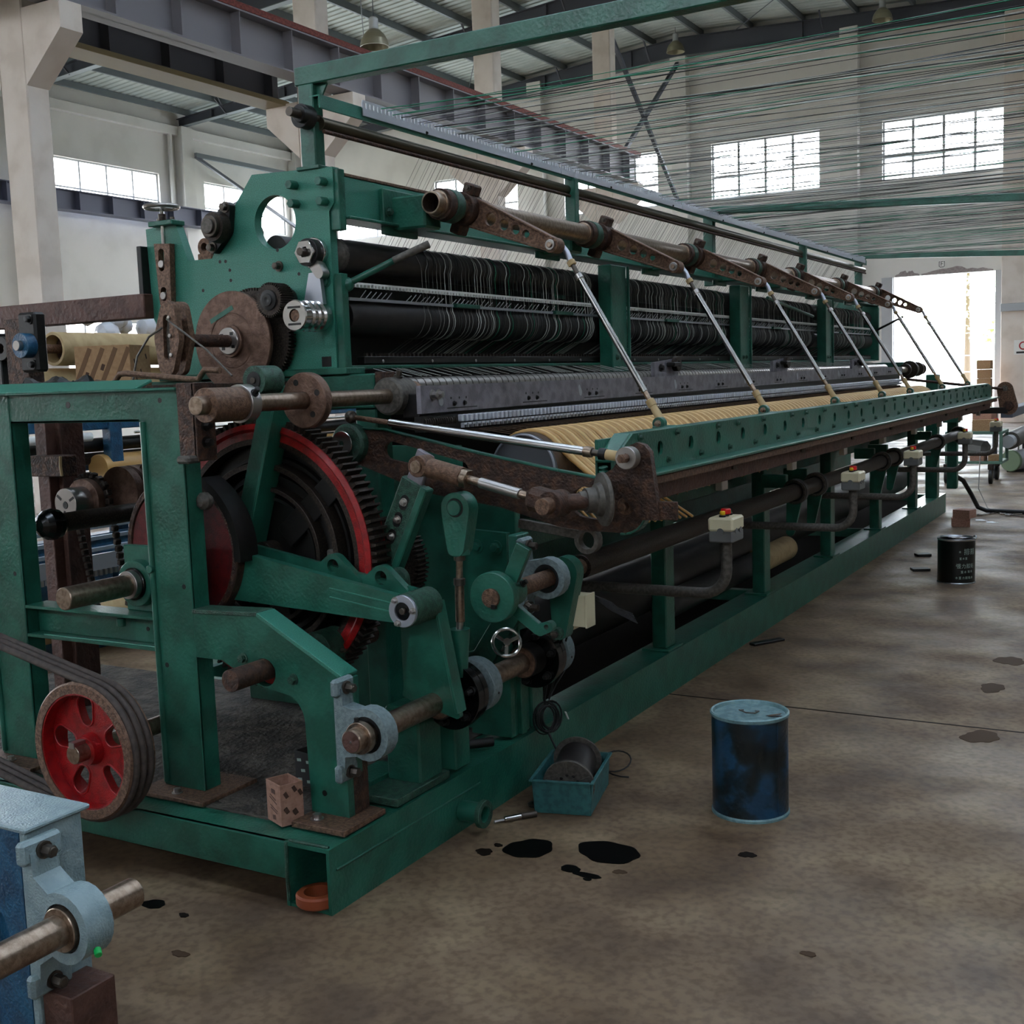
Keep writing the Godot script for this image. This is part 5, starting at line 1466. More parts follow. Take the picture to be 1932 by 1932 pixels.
	var us := part("upper_shaft", MB.new().cyl(V(x3, y3, -3.72), V(x3, y3, -2.60), 0.0285, 30), M.shaft_steel, m)
	part("bronze_sleeve", MB.new().pipe(V(x3, y3, -2.79), V(x3, y3, -2.64), 0.053, 0.028, 32), M.rust_light, us)
	part("clamp_ring", MB.new().pipe(V(x3, y3, -2.83), V(x3, y3, -2.785), 0.061, 0.028, 36), M.steel_bright, us)
	bolt(V(x3 + 0.05, y3 + 0.03, -2.805), V(0.8, 0.5, 0.3), 0.009, 0.03, M.oily_black, us)
	part("scalloped_flange", MB.new().pipe(V(x3, y3, -3.14), V(x3, y3, -3.10), 0.094, 0.03, 44, 0.004), M.disc_rust, us)
	for q in [[0.4, 0.065], [2.0, 0.066], [5.4, 0.06]]:
		part("flange_slot", MB.new().cyl(V(x3 + q[1] * cos(q[0]), y3 + q[1] * sin(q[0]), -3.103), V(x3 + q[1] * cos(q[0]), y3 + q[1] * sin(q[0]), -3.0992), 0.011, 10, 0.0), M.oily_black, us)
	part("split_clamp", MB.new().pipe(V(x3, y3, -3.70), V(x3, y3, -3.58), 0.07, 0.028, 32, 0.008), M.conduit, us)
	part("clamp_jaw", MB.new().cyl(V(x3, y3, -3.76), V(x3, y3, -3.70), 0.055, 24, 0.01), M.rust_light, us)
	bolt(V(x3 + 0.02, y3 + 0.07, -3.63), V(0.3, 1, 0), 0.012, 0.025, M.bolt_steel, us)
	part("jaw_link", MB.new().bx(x3 + 0.0, x3 + 0.12, y3 - 0.03, y3 + 0.03, -3.76, -3.70, 0.006), M.oily_black, us)
	var bk := part("shaft_bracket", MB.new().bx(-2.84, -2.76, 1.38, 1.625, -2.83, -2.80, 0.004), M.rust, m)
	part("bracket_arm", MB.new().bx(-2.77, -2.60, 1.515, 1.59, -2.90, -2.85, 0.004), M.rust, bk)
	part("bracket_foot", MB.new().bx(-2.82, -2.76, 1.365, 1.39, -2.82, -2.76, 0.008), M.conduit, bk)
	part("side_strip", MB.new().bx(-2.772, -2.758, 1.37, 1.625, -2.89, -2.80, 0.003), M.rust, bk)
	for y in [1.485, 1.43]: bolt(V(-2.758, y, -2.84), Vector3.RIGHT, 0.013, 0.025, M.oily_black, bk)
	var fg := part("green_flange_bearing", MB.new().cyl(V(-2.70, 1.625, -3.12), V(-2.70, 1.625, -3.02), 0.05, 30), M.green_worn, m)
	part("seal", MB.new().pipe(V(-2.70, 1.625, -3.025), V(-2.70, 1.625, -3.016), 0.03, 0.012, 20), M.oily_black, fg)
	part("stub", MB.new().cyl(V(-2.70, 1.625, -3.05), V(-2.70, 1.625, -3.012), 0.011, 14), M.bolt_steel, fg)
	# shaft at the far left front
	var x4 := -3.19
	var y4 := 0.93
	part("drive_shaft", MB.new().cyl(V(x4, y4, -3.5), V(x4, y4, -2.585), 0.0385, 32, 0.003), M.shaft_steel, m)
	var fb := part("flange_bearing", MB.new().pipe(V(x4, y4, -2.93), V(x4, y4, -2.89), 0.082, 0.05, 36), M.green_paint, m)
	part("seal", MB.new().pipe(V(x4, y4, -2.915), V(x4, y4, -2.88), 0.058, 0.036, 30), M.black_gloss, fb)
	part("lock_collar", MB.new().pipe(V(x4, y4, -2.89), V(x4, y4, -2.855), 0.05, 0.038, 30), M.steel_bright, fb)
	part("bearing_plate", MB.new().bx(x4 - 0.09, x4 + 0.12, 0.823, 1.06, -2.96, -2.93, 0.004), M.green_paint, fb)

func m_drive() -> void:
	# big toothed wheel, brake drum, belt pulley
	var gc := V(-2.86, 1.0, -3.29)
	var g := part("large_gear", MB.new().gear(Transform3D(Basis(), gc), 0.497, 0.474, 0.40, 112, 0.085), M.gear_steel, m, "huge dark toothed wheel with a red rim")
	part("red_rim", MB.new().lathe(Transform3D(Basis(), gc), [Vector2(0.415, 0.0), Vector2(0.474, -0.002), Vector2(0.474, 0.09), Vector2(0.455, 0.096), Vector2(0.445, 0.086), Vector2(0.42, 0.086), Vector2(0.41, 0.04)], 96, true), M.red_paint, g)
	part("wheel_disc", MB.new().lathe(Transform3D(Basis(), gc), [Vector2(0.05, 0.0), Vector2(0.42, 0.0), Vector2(0.42, 0.03), Vector2(0.36, 0.03), Vector2(0.355, 0.045), Vector2(0.345, 0.045), Vector2(0.34, 0.03), Vector2(0.30, 0.03), Vector2(0.29, 0.055), Vector2(0.275, 0.055), Vector2(0.27, 0.035), Vector2(0.22, 0.035), Vector2(0.21, 0.06), Vector2(0.20, 0.06), Vector2(0.19, 0.04), Vector2(0.05, 0.04)], 72, true), M.oily_black, g)
	for k in 3:
		var a := 0.7 + k * TAU / 3
		part("wheel_arm", MB.new().bar(gc + V(0.1 * cos(a), 0.1 * sin(a), 0.05), gc + V(0.41 * cos(a), 0.41 * sin(a), 0.05), 0.09, 0.03, Vector3.BACK), M.oily_black, g)
	part("cam_track", MB.new().pipe(gc + V(0, 0, 0.03), gc + V(0, 0, 0.09), 0.335, 0.315, 72), M.gear_steel, g)
	part("cam_track", MB.new().pipe(gc + V(0, 0, 0.03), gc + V(0, 0, 0.085), 0.25, 0.235, 64), M.gear_steel, g)
	part("axle", MB.new().cyl(gc - V(0, 0, 0.4), gc + V(0, 0, 0.1), 0.05, 28), M.gear_steel, g)
	part("cam_block", MB.new().bx(gc.x + 0.27, gc.x + 0.31, gc.y - 0.06, gc.y + 0.03, gc.z + 0.04, gc.z + 0.075, 0.006), M.conduit, g)
	part("second_gear", MB.new().gear(zf(-2.60, 0.93, -3.62), 0.17, 0.155, 0.05, 60, 0.07), M.gear_steel, m)
	part("inner_wall", MB.new().bx(-3.6, -2.45, 0.22, 1.35, -3.92, -3.88, 0.004).bx(-2.45, -2.2, 0.22, 1.13, -3.92, -3.88, 0.004), M.green_paint, m)
	part("dark_backdrop", MB.new().bx(-2.97, -2.95, 0.75, 1.5, -12.4, -3.93, 0.0), M.shade_dark, m)  # added dark panel standing in for frames; blocks the bright windows behind
	part("inner_rail", MB.new().bx(-2.75, -2.65, 1.05, 1.2, -12.4, -3.93, 0.006), M.green_worn, m)
	# brake drum in front of the big wheel
	var dc := V(-3.08, 1.035, -3.07)
	var d := part("brake_drum", MB.new().lathe(Transform3D(Basis(), dc), [Vector2(0, 0), Vector2(0.262, 0), Vector2(0.266, 0.004), Vector2(0.266, 0.056), Vector2(0.262, 0.06), Vector2(0.245, 0.06), Vector2(0.243, 0.05), Vector2(0, 0.05)], 64), M.rust, m, "brake drum with a dark red face behind the post")
	part("red_face", MB.new().lathe(Transform3D(Basis(), dc), [Vector2(0.0, 0.0505), Vector2(0.0, 0.054), Vector2(0.241, 0.054), Vector2(0.242, 0.0505)], 64), M.red_dark, d)
	# brake band over the drum, welded to the post
	var band := []
	for i in 13:
		var a := deg_to_rad(lerpf(62, -5, i / 12.0))
		band.append(Vector2(dc.x + 0.30 * cos(a), dc.y + 0.30 * sin(a)))
	for i in 13:
		var a := deg_to_rad(lerpf(-5, 62, i / 12.0))
		band.append(Vector2(dc.x + 0.272 * cos(a), dc.y + 0.272 * sin(a)))
	var bb := part("brake_band", MB.new().prism(PackedVector2Array(band), [], zf(0, 0, -3.08), 0.09), M.oily_black, m)
	part("weld_lump", MB.new().ball(V(-2.875, 1.225, -2.935), 0.032, 10), M.conduit, bb)
	# spoked V-belt pulley with the belt
	var pc := V(-3.11, 0.432, -2.545)
	var rimp := [Vector2(0.196, 0.0), Vector2(0.226, 0.0)]
	for k in 3:
		var z := -0.016 - k * 0.03
		rimp.append_array([Vector2(0.232, z + 0.010), Vector2(0.222, z), Vector2(0.232, z - 0.010)])
	rimp.append_array([Vector2(0.232, -0.1), Vector2(0.226, -0.105), Vector2(0.196, -0.105)])
	rimp.reverse()
	var pl := part("belt_pulley", MB.new().lathe(Transform3D(Basis(), pc), rimp, 72, true), M.rust_light, m, "red spoked belt pulley at the front left")
	var holes := []
	for k in 5:
		var a := 0.45 + k * TAU / 5
		var e := Vector2.from_angle(a)
		holes.append(MB.hull([Vector3(e.x * 0.105, e.y * 0.105, 0.03), Vector3(e.x * 0.145, e.y * 0.145, 0.038)], 18))
	part("red_web", MB.new().prism(MB.circ(Vector2.ZERO, 0.199, 72), holes, Transform3D(Basis(), pc + V(0, 0, -0.075)), 0.03), M.red_paint, pl)
	part("red_lining", MB.new().pipe(pc + V(0, 0, -0.104), pc + V(0, 0, -0.003), 0.1975, 0.190, 64), M.red_paint, pl)
	for h in holes:
		var hp: PackedVector2Array = h
		var pts := []
		for q in hp: pts.append(pc + V(q.x, q.y, -0.045))
		pts.append(pts[0])
		part("hole_rim", MB.new().sweep(pts, 0.004, 6), M.red_paint, pl)
	part("red_hub", MB.new().cone(pc + V(0, 0, -0.05), pc + V(0, 0, -0.012), 0.056, 0.048, 32), M.red_paint, pl)
	part("shaft_end", MB.new().cyl(pc + V(0, 0, -0.5), pc + V(0, 0, 0.035), 0.031, 28), M.shaft_steel, pl)
	part("key", MB.new().bx(pc.x - 0.014, pc.x + 0.012, pc.y + 0.022, pc.y + 0.042, pc.z - 0.01, pc.z + 0.038, 0.001), M.steel_bright, pl)
	# belt: three strands wrapped round the pulley, running off to the left and up
	var out := V(-1, 0.21, 0).normalized()
	for k in 3:
		var z: float = pc.z - 0.02 - k * 0.03
		var pts := []
		var tn := V(0.21, 1, 0).normalized()
		pts.append(V(pc.x, pc.y, z) + tn * 0.23 + out * 3.0)
		pts.append(V(pc.x, pc.y, z) + tn * 0.23 + out * 0.2)
		var a0 := atan2(tn.y, tn.x)
		for i in 25:
			var a := a0 - deg_to_rad(i * 7.6)
			pts.append(V(pc.x + 0.23 * cos(a), pc.y + 0.23 * sin(a), z))
		pts.append(pts[pts.size() - 1] + out * 3.0)
		part("drive_belt", MB.new().sweep(pts, 0.0125, 8), M.rubber_belt, m)
	# steel block and bar lying below, seen under the middle beam
	part("dark_link", MB.new().bar(V(-3.25, 0.72, -3.1), V(-3.12, 0.52, -3.1), 0.07, 0.06, Vector3.BACK), M.oily_black, m)
	# chain drive at the back left
	var sc := V(-4.05, 1.145, -3.42)
	var sp := part("sprocket_hub", MB.new().cyl(sc + V(0, 0, 0.0), sc + V(0, 0, 0.09), 0.066, 32), M.steel_bright, m)
	part("bore", MB.new().cyl(sc + V(0, -0.005, 0.08), sc + V(0, -0.005, 0.0915), 0.016, 14), M.oily_black, sp)
	for k in 3:
		var a := 0.5 + k * 2.0
		part("hub_slot", MB.new().bar(sc + V(0.03 * cos(a), 0.03 * sin(a), 0.09), sc + V(0.06 * cos(a), 0.06 * sin(a), 0.09), 0.01, 0.003, Vector3.BACK, 0.0), M.oily_black, sp)
	part("sprocket", MB.new().gear(Transform3D(Basis(), sc + V(0, 0, -0.05)), 0.115, 0.098, 0.03, 22, 0.012), M.gear_steel, sp)
	part("rusty_disc", MB.new().cyl(sc + V(0, 0, -0.035), sc + V(0, 0, 0.0), 0.098, 36), M.disc_rust, sp)
	part("brown_pulley", MB.new().lathe(Transform3D(Basis(), sc + V(0.10, 0.03, -0.26)), [Vector2(0, 0), Vector2(0.112, 0), Vector2(0.112, 0.03), Vector2(0.102, 0.04), Vector2(0.112, 0.05), Vector2(0.112, 0.09), Vector2(0.102, 0.1), Vector2(0.112, 0.11), Vector2(0.112, 0.15), Vector2(0, 0.15)], 40), M.disc_rust, sp)
	var link := MB.new().obox(Transform3D(), V(0.022, 0.025, 0.03), 0.004).mesh(Vector3.ZERO)
	var path := []
	for i in 11:
		var a := deg_to_rad(190 - i * 19.0)
		path.append([sc + V(0.112 * cos(a), 0.112 * sin(a), -0.045), a - PI / 2])
	for i in 16:
		var t := i / 16.0
		path.append([sc + V(lerpf(0.112, 0.19, t), lerpf(0.0, -0.46, t), -0.045), deg_to_rad(-99.6)])
		path.append([sc + V(lerpf(-0.1, 0.0, t), lerpf(-0.05, -0.52, t), -0.045), deg_to_rad(-78.0)])
	for q in path:
		inst("chain_link", link, M.gear_steel, sp, Transform3D(Basis(Vector3.BACK, q[1] + PI / 2), q[0]))
	var mp := part("motor_plate", MB.new().prism(P2([-4.02, 1.02, -4.02, 1.36, -3.9, 1.36, -3.9, 1.28, -3.85, 1.28, -3.85, 1.37, -3.66, 1.37, -3.62, 1.02]), [MB.hull([Vector3(-3.78, 1.25, 0.02), Vector3(-3.72, 1.25, 0.02), Vector3(-3.78, 1.12, 0.02), Vector3(-3.72, 1.12, 0.02)], 12)], zf(0, 0, -3.80), 0.02), M.conduit, m)
	part("round_bar", MB.new().cyl(V(-3.96, 1.27, -3.8), V(-3.88, 1.27, -3.62), 0.026, 20), M.rust_light, mp)
	part("black_clamp", MB.new().bx(-3.68, -3.63, 1.22, 1.36, -3.78, -3.72, 0.006), M.oily_black, mp)
	part("black_shaft", MB.new().cyl(V(-3.73, 1.112, -3.02), V(-3.73, 1.112, -3.75), 0.037, 28), M.gear_steel, m)
	part("black_knob", MB.new().ball(V(-3.735, 1.11, -3.0), 0.062, 16), M.black_gloss, m)
	var lb := part("left_bearing", MB.new().bx(-4.30, -4.19, 1.70, 1.95, -3.42, -3.36, 0.01), M.oily_black, m)
	part("housing", MB.new().pipe(V(-4.23, 1.81, -3.36), V(-4.23, 1.81, -3.31), 0.052, 0.022, 30), M.blue_frame, lb)
	part("shaft_end", MB.new().cyl(V(-4.23, 1.81, -3.4), V(-4.23, 1.81, -3.29), 0.021, 20), M.steel_bright, lb)
	for y in [1.92, 1.73]: bolt(V(-4.22, y, -3.36), Vector3.BACK, 0.015, 0.02, M.oily_black, lb)

func m_links() -> void:
	# rusty swing plate carrying the sword beam, with its pivot at the left
	var zp := -3.53
	var outl := PackedVector2Array()
	outl.append_array(P2([-2.70, 1.44, -2.533, 1.432, -2.13, 1.346, -1.82, 1.287, -1.60, 1.252]))
	for i in 13:
		var a := deg_to_rad(lerpf(70, -95, i / 12.0))
		outl.append(Vector2(-1.585 + 0.085 * cos(a), 1.17 + 0.085 * sin(a)))
	outl.append_array(P2([-1.72, 1.088, -1.82, 1.098, -2.05, 1.16, -2.36, 1.205, -2.62, 1.295, -2.74, 1.33]))
	var s1 := MB.hull([Vector3(-2.50, 1.357, 0.034), Vector3(-2.20, 1.292, 0.026)], 14)
	var s2 := MB.hull([Vector3(-1.72, 1.185, 0.052), Vector3(-1.665, 1.175, 0.05)], 16)
	var p := part("swing_plate", MB.new().prism(outl, [s1, s2], zf(0, 0, zp), 0.022), M.rust, m, "long rusty swing plate with slots and a green edge")
	var top := [V(-2.70, 1.442, zp + 0.011), V(-2.533, 1.434, zp + 0.011), V(-2.13, 1.348, zp + 0.011), V(-1.82, 1.289, zp + 0.011), V(-1.60, 1.254, zp + 0.011)]
	var edge := MB.new()
	for i in 4: edge.bar(top[i], top[i + 1], 0.026, 0.008)
	for i in 12:
		var a0 := deg_to_rad(lerpf(72, -95, i / 12.0))
		var a1 := deg_to_rad(lerpf(72, -95, (i + 1) / 12.0))
		edge.bar(V(-1.585 + 0.088 * cos(a0), 1.17 + 0.088 * sin(a0), zp + 0.006), V(-1.585 + 0.088 * cos(a1), 1.17 + 0.088 * sin(a1), zp + 0.006), 0.045, 0.008, V(cos((a0 + a1) / 2), sin((a0 + a1) / 2), 0))
	part("green_edge", edge, M.green_paint, p)
	bolt(V(-1.572, 1.175, zp + 0.022), Vector3.BACK, 0.015, 0.03, M.rust_light, p)
	part("washer", MB.new().pipe(V(-1.572, 1.175, zp + 0.022), V(-1.572, 1.175, zp + 0.027), 0.03, 0.014, 24), M.rust_light, p)
	var pv := part("pivot_hub", MB.new().cyl(V(-2.675, 1.383, zp + 0.0), V(-2.675, 1.383, zp + 0.06), 0.075, 36, 0.01), M.green_worn, p)
	part("pivot_face", MB.new().pipe(V(-2.69, 1.385, zp + 0.06), V(-2.69, 1.385, zp + 0.068), 0.047, 0.010, 36), M.chrome, p)
	part("lower_arm", MB.new().bar(V(-2.02, 1.095, zp - 0.06), V(-1.78, 1.062, zp - 0.06), 0.02, 0.032, Vector3.UP), M.conduit, p)
	part("arm_eye", MB.new().pipe(V(-1.75, 1.045, zp - 0.075), V(-1.75, 1.045, zp - 0.04), 0.047, 0.03, 28), M.conduit, p)
	# silver rod from the frame to the bracket
	var a := V(-2.60, 1.485, -3.41)
	var b := V(-1.517, 1.341, -3.41)
	var d := (b - a).normalized()
	var r := part("silver_rod", MB.new().cyl(a + d * 0.17, b - d * 0.125, 0.0145, 24), M.chrome, m)
	part("threaded_stud", MB.new().cyl(a + d * 0.02, a + d * 0.17, 0.0095, 14), M.rust_light, r)
	part("threaded_stud", MB.new().cyl(b - d * 0.125, b - d * 0.07, 0.011, 14), M.bolt_steel, r)
	part("lock_nut", MB.new().cyl(b - d * 0.155, b - d * 0.125, 0.019, 6), M.shaft_steel, r)
	part("lock_nut", MB.new().cyl(b - d * 0.10, b - d * 0.075, 0.021, 6), M.oily_black, r)
	part("rod_end", MB.new().cyl(b - d * 0.08, b - d * 0.02, 0.017, 20), M.roll_paper, r)
	part("eye", MB.new().pipe(b + V(0, 0, -0.02), b + V(0, 0, 0.02), 0.036, 0.015, 28), M.steel_bright, r)
	bolt(b + V(0, 0, 0.01), Vector3.BACK, 0.015, 0.045, M.rust_light, r)
	part("eye_bolt", MB.new().cyl(b + V(0, 0, -0.09), b + V(0, 0, 0.02), 0.013, 16), M.bolt_steel, r)
	part("rod_joint", MB.new().ball(a, 0.024, 14), M.bolt_steel, r)
	# slanting slotted arm with three bolts, and the turnbuckle to the beam
	var zl := -3.32
	var top2 := V(-2.27, 1.265, zl)
	var bot := V(-2.46, 0.88, zl)
	var ad := (top2 - bot).normalized()
	var px := V(ad.y, -ad.x, 0)
	var sa := part("slotted_arm", MB.new().bar(bot, top2, 0.10, 0.035, Vector3.BACK, 0.006), M.green_worn, m)
	part("arm_rib", MB.new().bar(bot + px * 0.052, top2 + px * 0.052, 0.03, 0.05, Vector3.BACK, 0.004), M.green_paint, sa)
	for y in [1.192, 1.132, 1.072]:
		var t: float = (y - bot.y) / (top2.y - bot.y)
		var q := bot.lerp(top2, t) - px * 0.004
		part("arm_slot", MB.new().prism(MB.hull([Vector3(0, -0.012, 0.017), Vector3(0, 0.01, 0.017)], 14), [], Transform3D(Basis(px, ad, Vector3.BACK), q + V(0, 0, 0.014)), 0.0045), M.oily_black, sa)
		bolt(q + V(0, 0, 0.018), Vector3.BACK, 0.010, 0.016, M.steel_bright, sa)
	part("tongue", MB.new().bar(top2 - ad * 0.05, top2 + ad * 0.11, 0.065, 0.02, Vector3.BACK, 0.003), M.grey_plate, sa)
	var lug := MB.hull([Vector3(-2.33, 0.93, 0.04), Vector3(-2.325, 0.86, 0.04)])
	part("slot_lug", MB.new().prism(lug, [MB.hull([Vector3(-2.33, 0.925, 0.015), Vector3(-2.328, 0.87, 0.015)], 12)], zf(0, 0, zl + 0.03), 0.025), M.green_worn, sa)
	var c0 := V(-2.205, 1.322, -3.27)
	var c1 := V(-1.70, 1.207, -3.25)
	var cd := (c1 - c0).normalized()
	var tb := part("turnbuckle_rod", MB.new().cyl(c0 + cd * 0.235, c0 + cd * 0.39, 0.018, 24), M.steel_bright, m)
	part("threaded_stud", MB.new().cyl(c0 + cd * 0.17, c0 + cd * 0.235, 0.0135, 16), M.shaft_steel, tb)
	part("threaded_stud", MB.new().cyl(c0 + cd * 0.39, c0 + cd * 0.45, 0.0135, 16), M.shaft_steel, tb)
	part("clevis", MB.new().cyl(c0 + cd * 0.03, c0 + cd * 0.165, 0.034, 26), M.rust_light, tb)
	part("clevis_eye", MB.new().cyl(c0 + V(0, 0, -0.035), c0 + V(0, 0, 0.035), 0.036, 28), M.rust_light, tb)
	part("clevis_pin", MB.new().cyl(c0 + V(0, 0, -0.05), c0 + V(0, 0, 0.045), 0.021, 24), M.shaft_steel, tb)
	part("hex_nut", MB.new().cyl(c0 + cd * 0.155, c0 + cd * 0.19, 0.033, 6), M.shaft_steel, tb)
	part("hex_nut", MB.new().cyl(c0 + cd * 0.435, c0 + cd * 0.455, 0.026, 6), M.shaft_steel, tb)
	part("forked_clevis", MB.new().bar(c0 + cd * 0.425, c1 + cd * 0.0, 0.085, 0.075, Vector3.UP, 0.018), M.rust, tb)
	part("fork_eye", MB.new().cyl(c1 + V(0, 0, -0.05), c1 + V(0, 0, 0.04), 0.043, 28), M.rust, tb)
	part("fork_pin", MB.new().cyl(c1 + V(0, 0, -0.06), c1 + V(0.0, 0, 0.085), 0.026, 26), M.rust_light, tb)
	part("side_pin", MB.new().cyl(c1 + V(0.0, 0, -0.01), c1 + V(0.10, 0.004, -0.10), 0.027, 24), M.rust, tb)
	var fx := MB.fr(c1 + V(0.09, 0.004, -0.10), V(0.72, 0.02, -0.7))
	part("steel_disc", MB.new().lathe(fx, [Vector2(0, -0.05), Vector2(0.03, -0.05), Vector2(0.032, -0.03), Vector2(0.04, -0.03), Vector2(0.042, 0.0), Vector2(0.05, 0.004), Vector2(0.055, 0.02), Vector2(0.085, 0.024), Vector2(0.087, 0.034), Vector2(0.08, 0.04), Vector2(0, 0.04)], 40), M.conduit, tb)
	# upright turnbuckle in the middle
	var xt := -2.09
	var zt := -3.31
	var cl := MB.hull([Vector3(xt, 1.178, 0.055), Vector3(xt - 0.005, 1.05, 0.034)])
	var vt := part("upright_turnbuckle", MB.new().cyl(V(xt - 0.015, 0.79, zt), V(xt - 0.013, 0.93, zt), 0.016, 20), M.shaft_steel, m)
	part("green_clevis", MB.new().prism(cl, [], zf(0, 0, zt - 0.03), 0.06), M.green_paint, vt)
	part("clevis_pin", MB.new().cyl(V(xt, 1.182, zt + 0.03), V(xt, 1.182, zt + 0.04), 0.026, 26), M.green_paint, vt)
	part("pin_groove", MB.new().pipe(V(xt, 1.182, zt + 0.028), V(xt, 1.182, zt + 0.032), 0.032, 0.026, 28), M.oily_black, vt)
	part("clevis_stem", MB.new().cyl(V(xt - 0.006, 1.02, zt), V(xt - 0.006, 1.08, zt), 0.034, 22), M.green_paint, vt)
	part("threaded_stud", MB.new().cyl(V(xt - 0.013, 0.92, zt), V(xt - 0.008, 1.03, zt), 0.012, 14), M.shaft_steel, vt)
	part("hex_nut", MB.new().cyl(V(xt - 0.008, 1.0, zt), V(xt - 0.008, 1.022, zt), 0.02, 6), M.bolt_steel, vt)
	part("hex_nut", MB.new().cyl(V(xt - 0.013, 0.915, zt), V(xt - 0.012, 0.94, zt), 0.02, 6), M.bolt_steel, vt)
	part("threaded_stud", MB.new().cyl(V(xt - 0.02, 0.76, zt), V(xt - 0.015, 0.80, zt), 0.012, 14), M.steel_bright, vt)
	part("green_cone", MB.new().cone(V(xt - 0.018, 0.60, zt), V(xt - 0.02, 0.765, zt), 0.02, 0.036, 26), M.green_paint, vt)
	# inner frame plate with two bolts, side braces
	var ip := part("inner_plate", MB.new().prism(P2([-2.40, 0.22, -2.22, 0.22, -2.215, 1.02, -2.39, 1.03]), [], zf(0, 0, -3.86), 0.03), M.green_paint, m)
	for x in [-2.345, -2.262]: bolt(V(x, 0.965, -3.83), Vector3.BACK, 0.019, 0.02, M.green_paint, ip)
	part("knee_brace", MB.new().bar(V(-2.46, 0.485, -3.82), V(-2.33, 0.52, -3.82), 0.09, 0.03, Vector3.BACK), M.green_paint, m)
	part("knee_brace", MB.new().bar(V(-2.35, 0.50, -3.82), V(-2.12, 0.83, -3.82), 0.09, 0.03, Vector3.BACK), M.green_paint, m)

func m_service() -> void:
	# control boxes on bent conduits
	var zs := [-4.46, -6.56, -8.24, -10.45, -12.35]
	for i in 5:
		var z: float = zs[i]
		var x := -1.565
		var y := 0.93
		var pts := [V(-2.33, 0.712, z), V(-1.75, 0.712, z)]
		for k in 7:
			var a := deg_to_rad(lerpf(-90, 0, k / 6.0))
			pts.append(V(-1.665 + 0.1 * cos(a), 0.812 + 0.1 * sin(a), z))
		pts.append(V(x, 0.93, z))
		var c := part("conduit_pipe", MB.new().sweep(pts, 0.0225, 14), M.conduit, m)
		var b := part("control_box", MB.new().bx(x - 0.052, x + 0.052, y + 0.045, y + 0.10, z - 0.07, z + 0.07, 0.008), M.cream, m, "cream and grey push button box on a bent pipe")
		part("lower_half", MB.new().bx(x - 0.05, x + 0.05, y, y + 0.046, z - 0.068, z + 0.068, 0.006), M.box_grey, b)
		for dz in [-0.025, 0.025]:
			part("notch", MB.new().cyl(V(x + 0.0495, y + 0.045, z + dz), V(x + 0.0525, y + 0.045, z + dz), 0.012, 14, 0.0), M.box_grey, b)
		part("notch", MB.new().cyl(V(x, y + 0.045, z + 0.0675), V(x, y + 0.045, z + 0.0705), 0.014, 14, 0.0), M.box_grey, b)
		for q in [[-0.04, "yellow_button", 0.011, 0.02], [0.0, "red_button", 0.02, 0.026], [0.04, "green_button", 0.01, 0.014]]:
			part("collar", MB.new().cyl(V(x, y + 0.10, z - q[0]), V(x, y + 0.108, z - q[0]), 0.014, 18), M.black_rubber, b)
			part("push_button", MB.new().cyl(V(x, y + 0.108, z - q[0]), V(x, y + 0.104 + q[3], z - q[0]), q[2], 20, 0.003), M[q[1]], b)

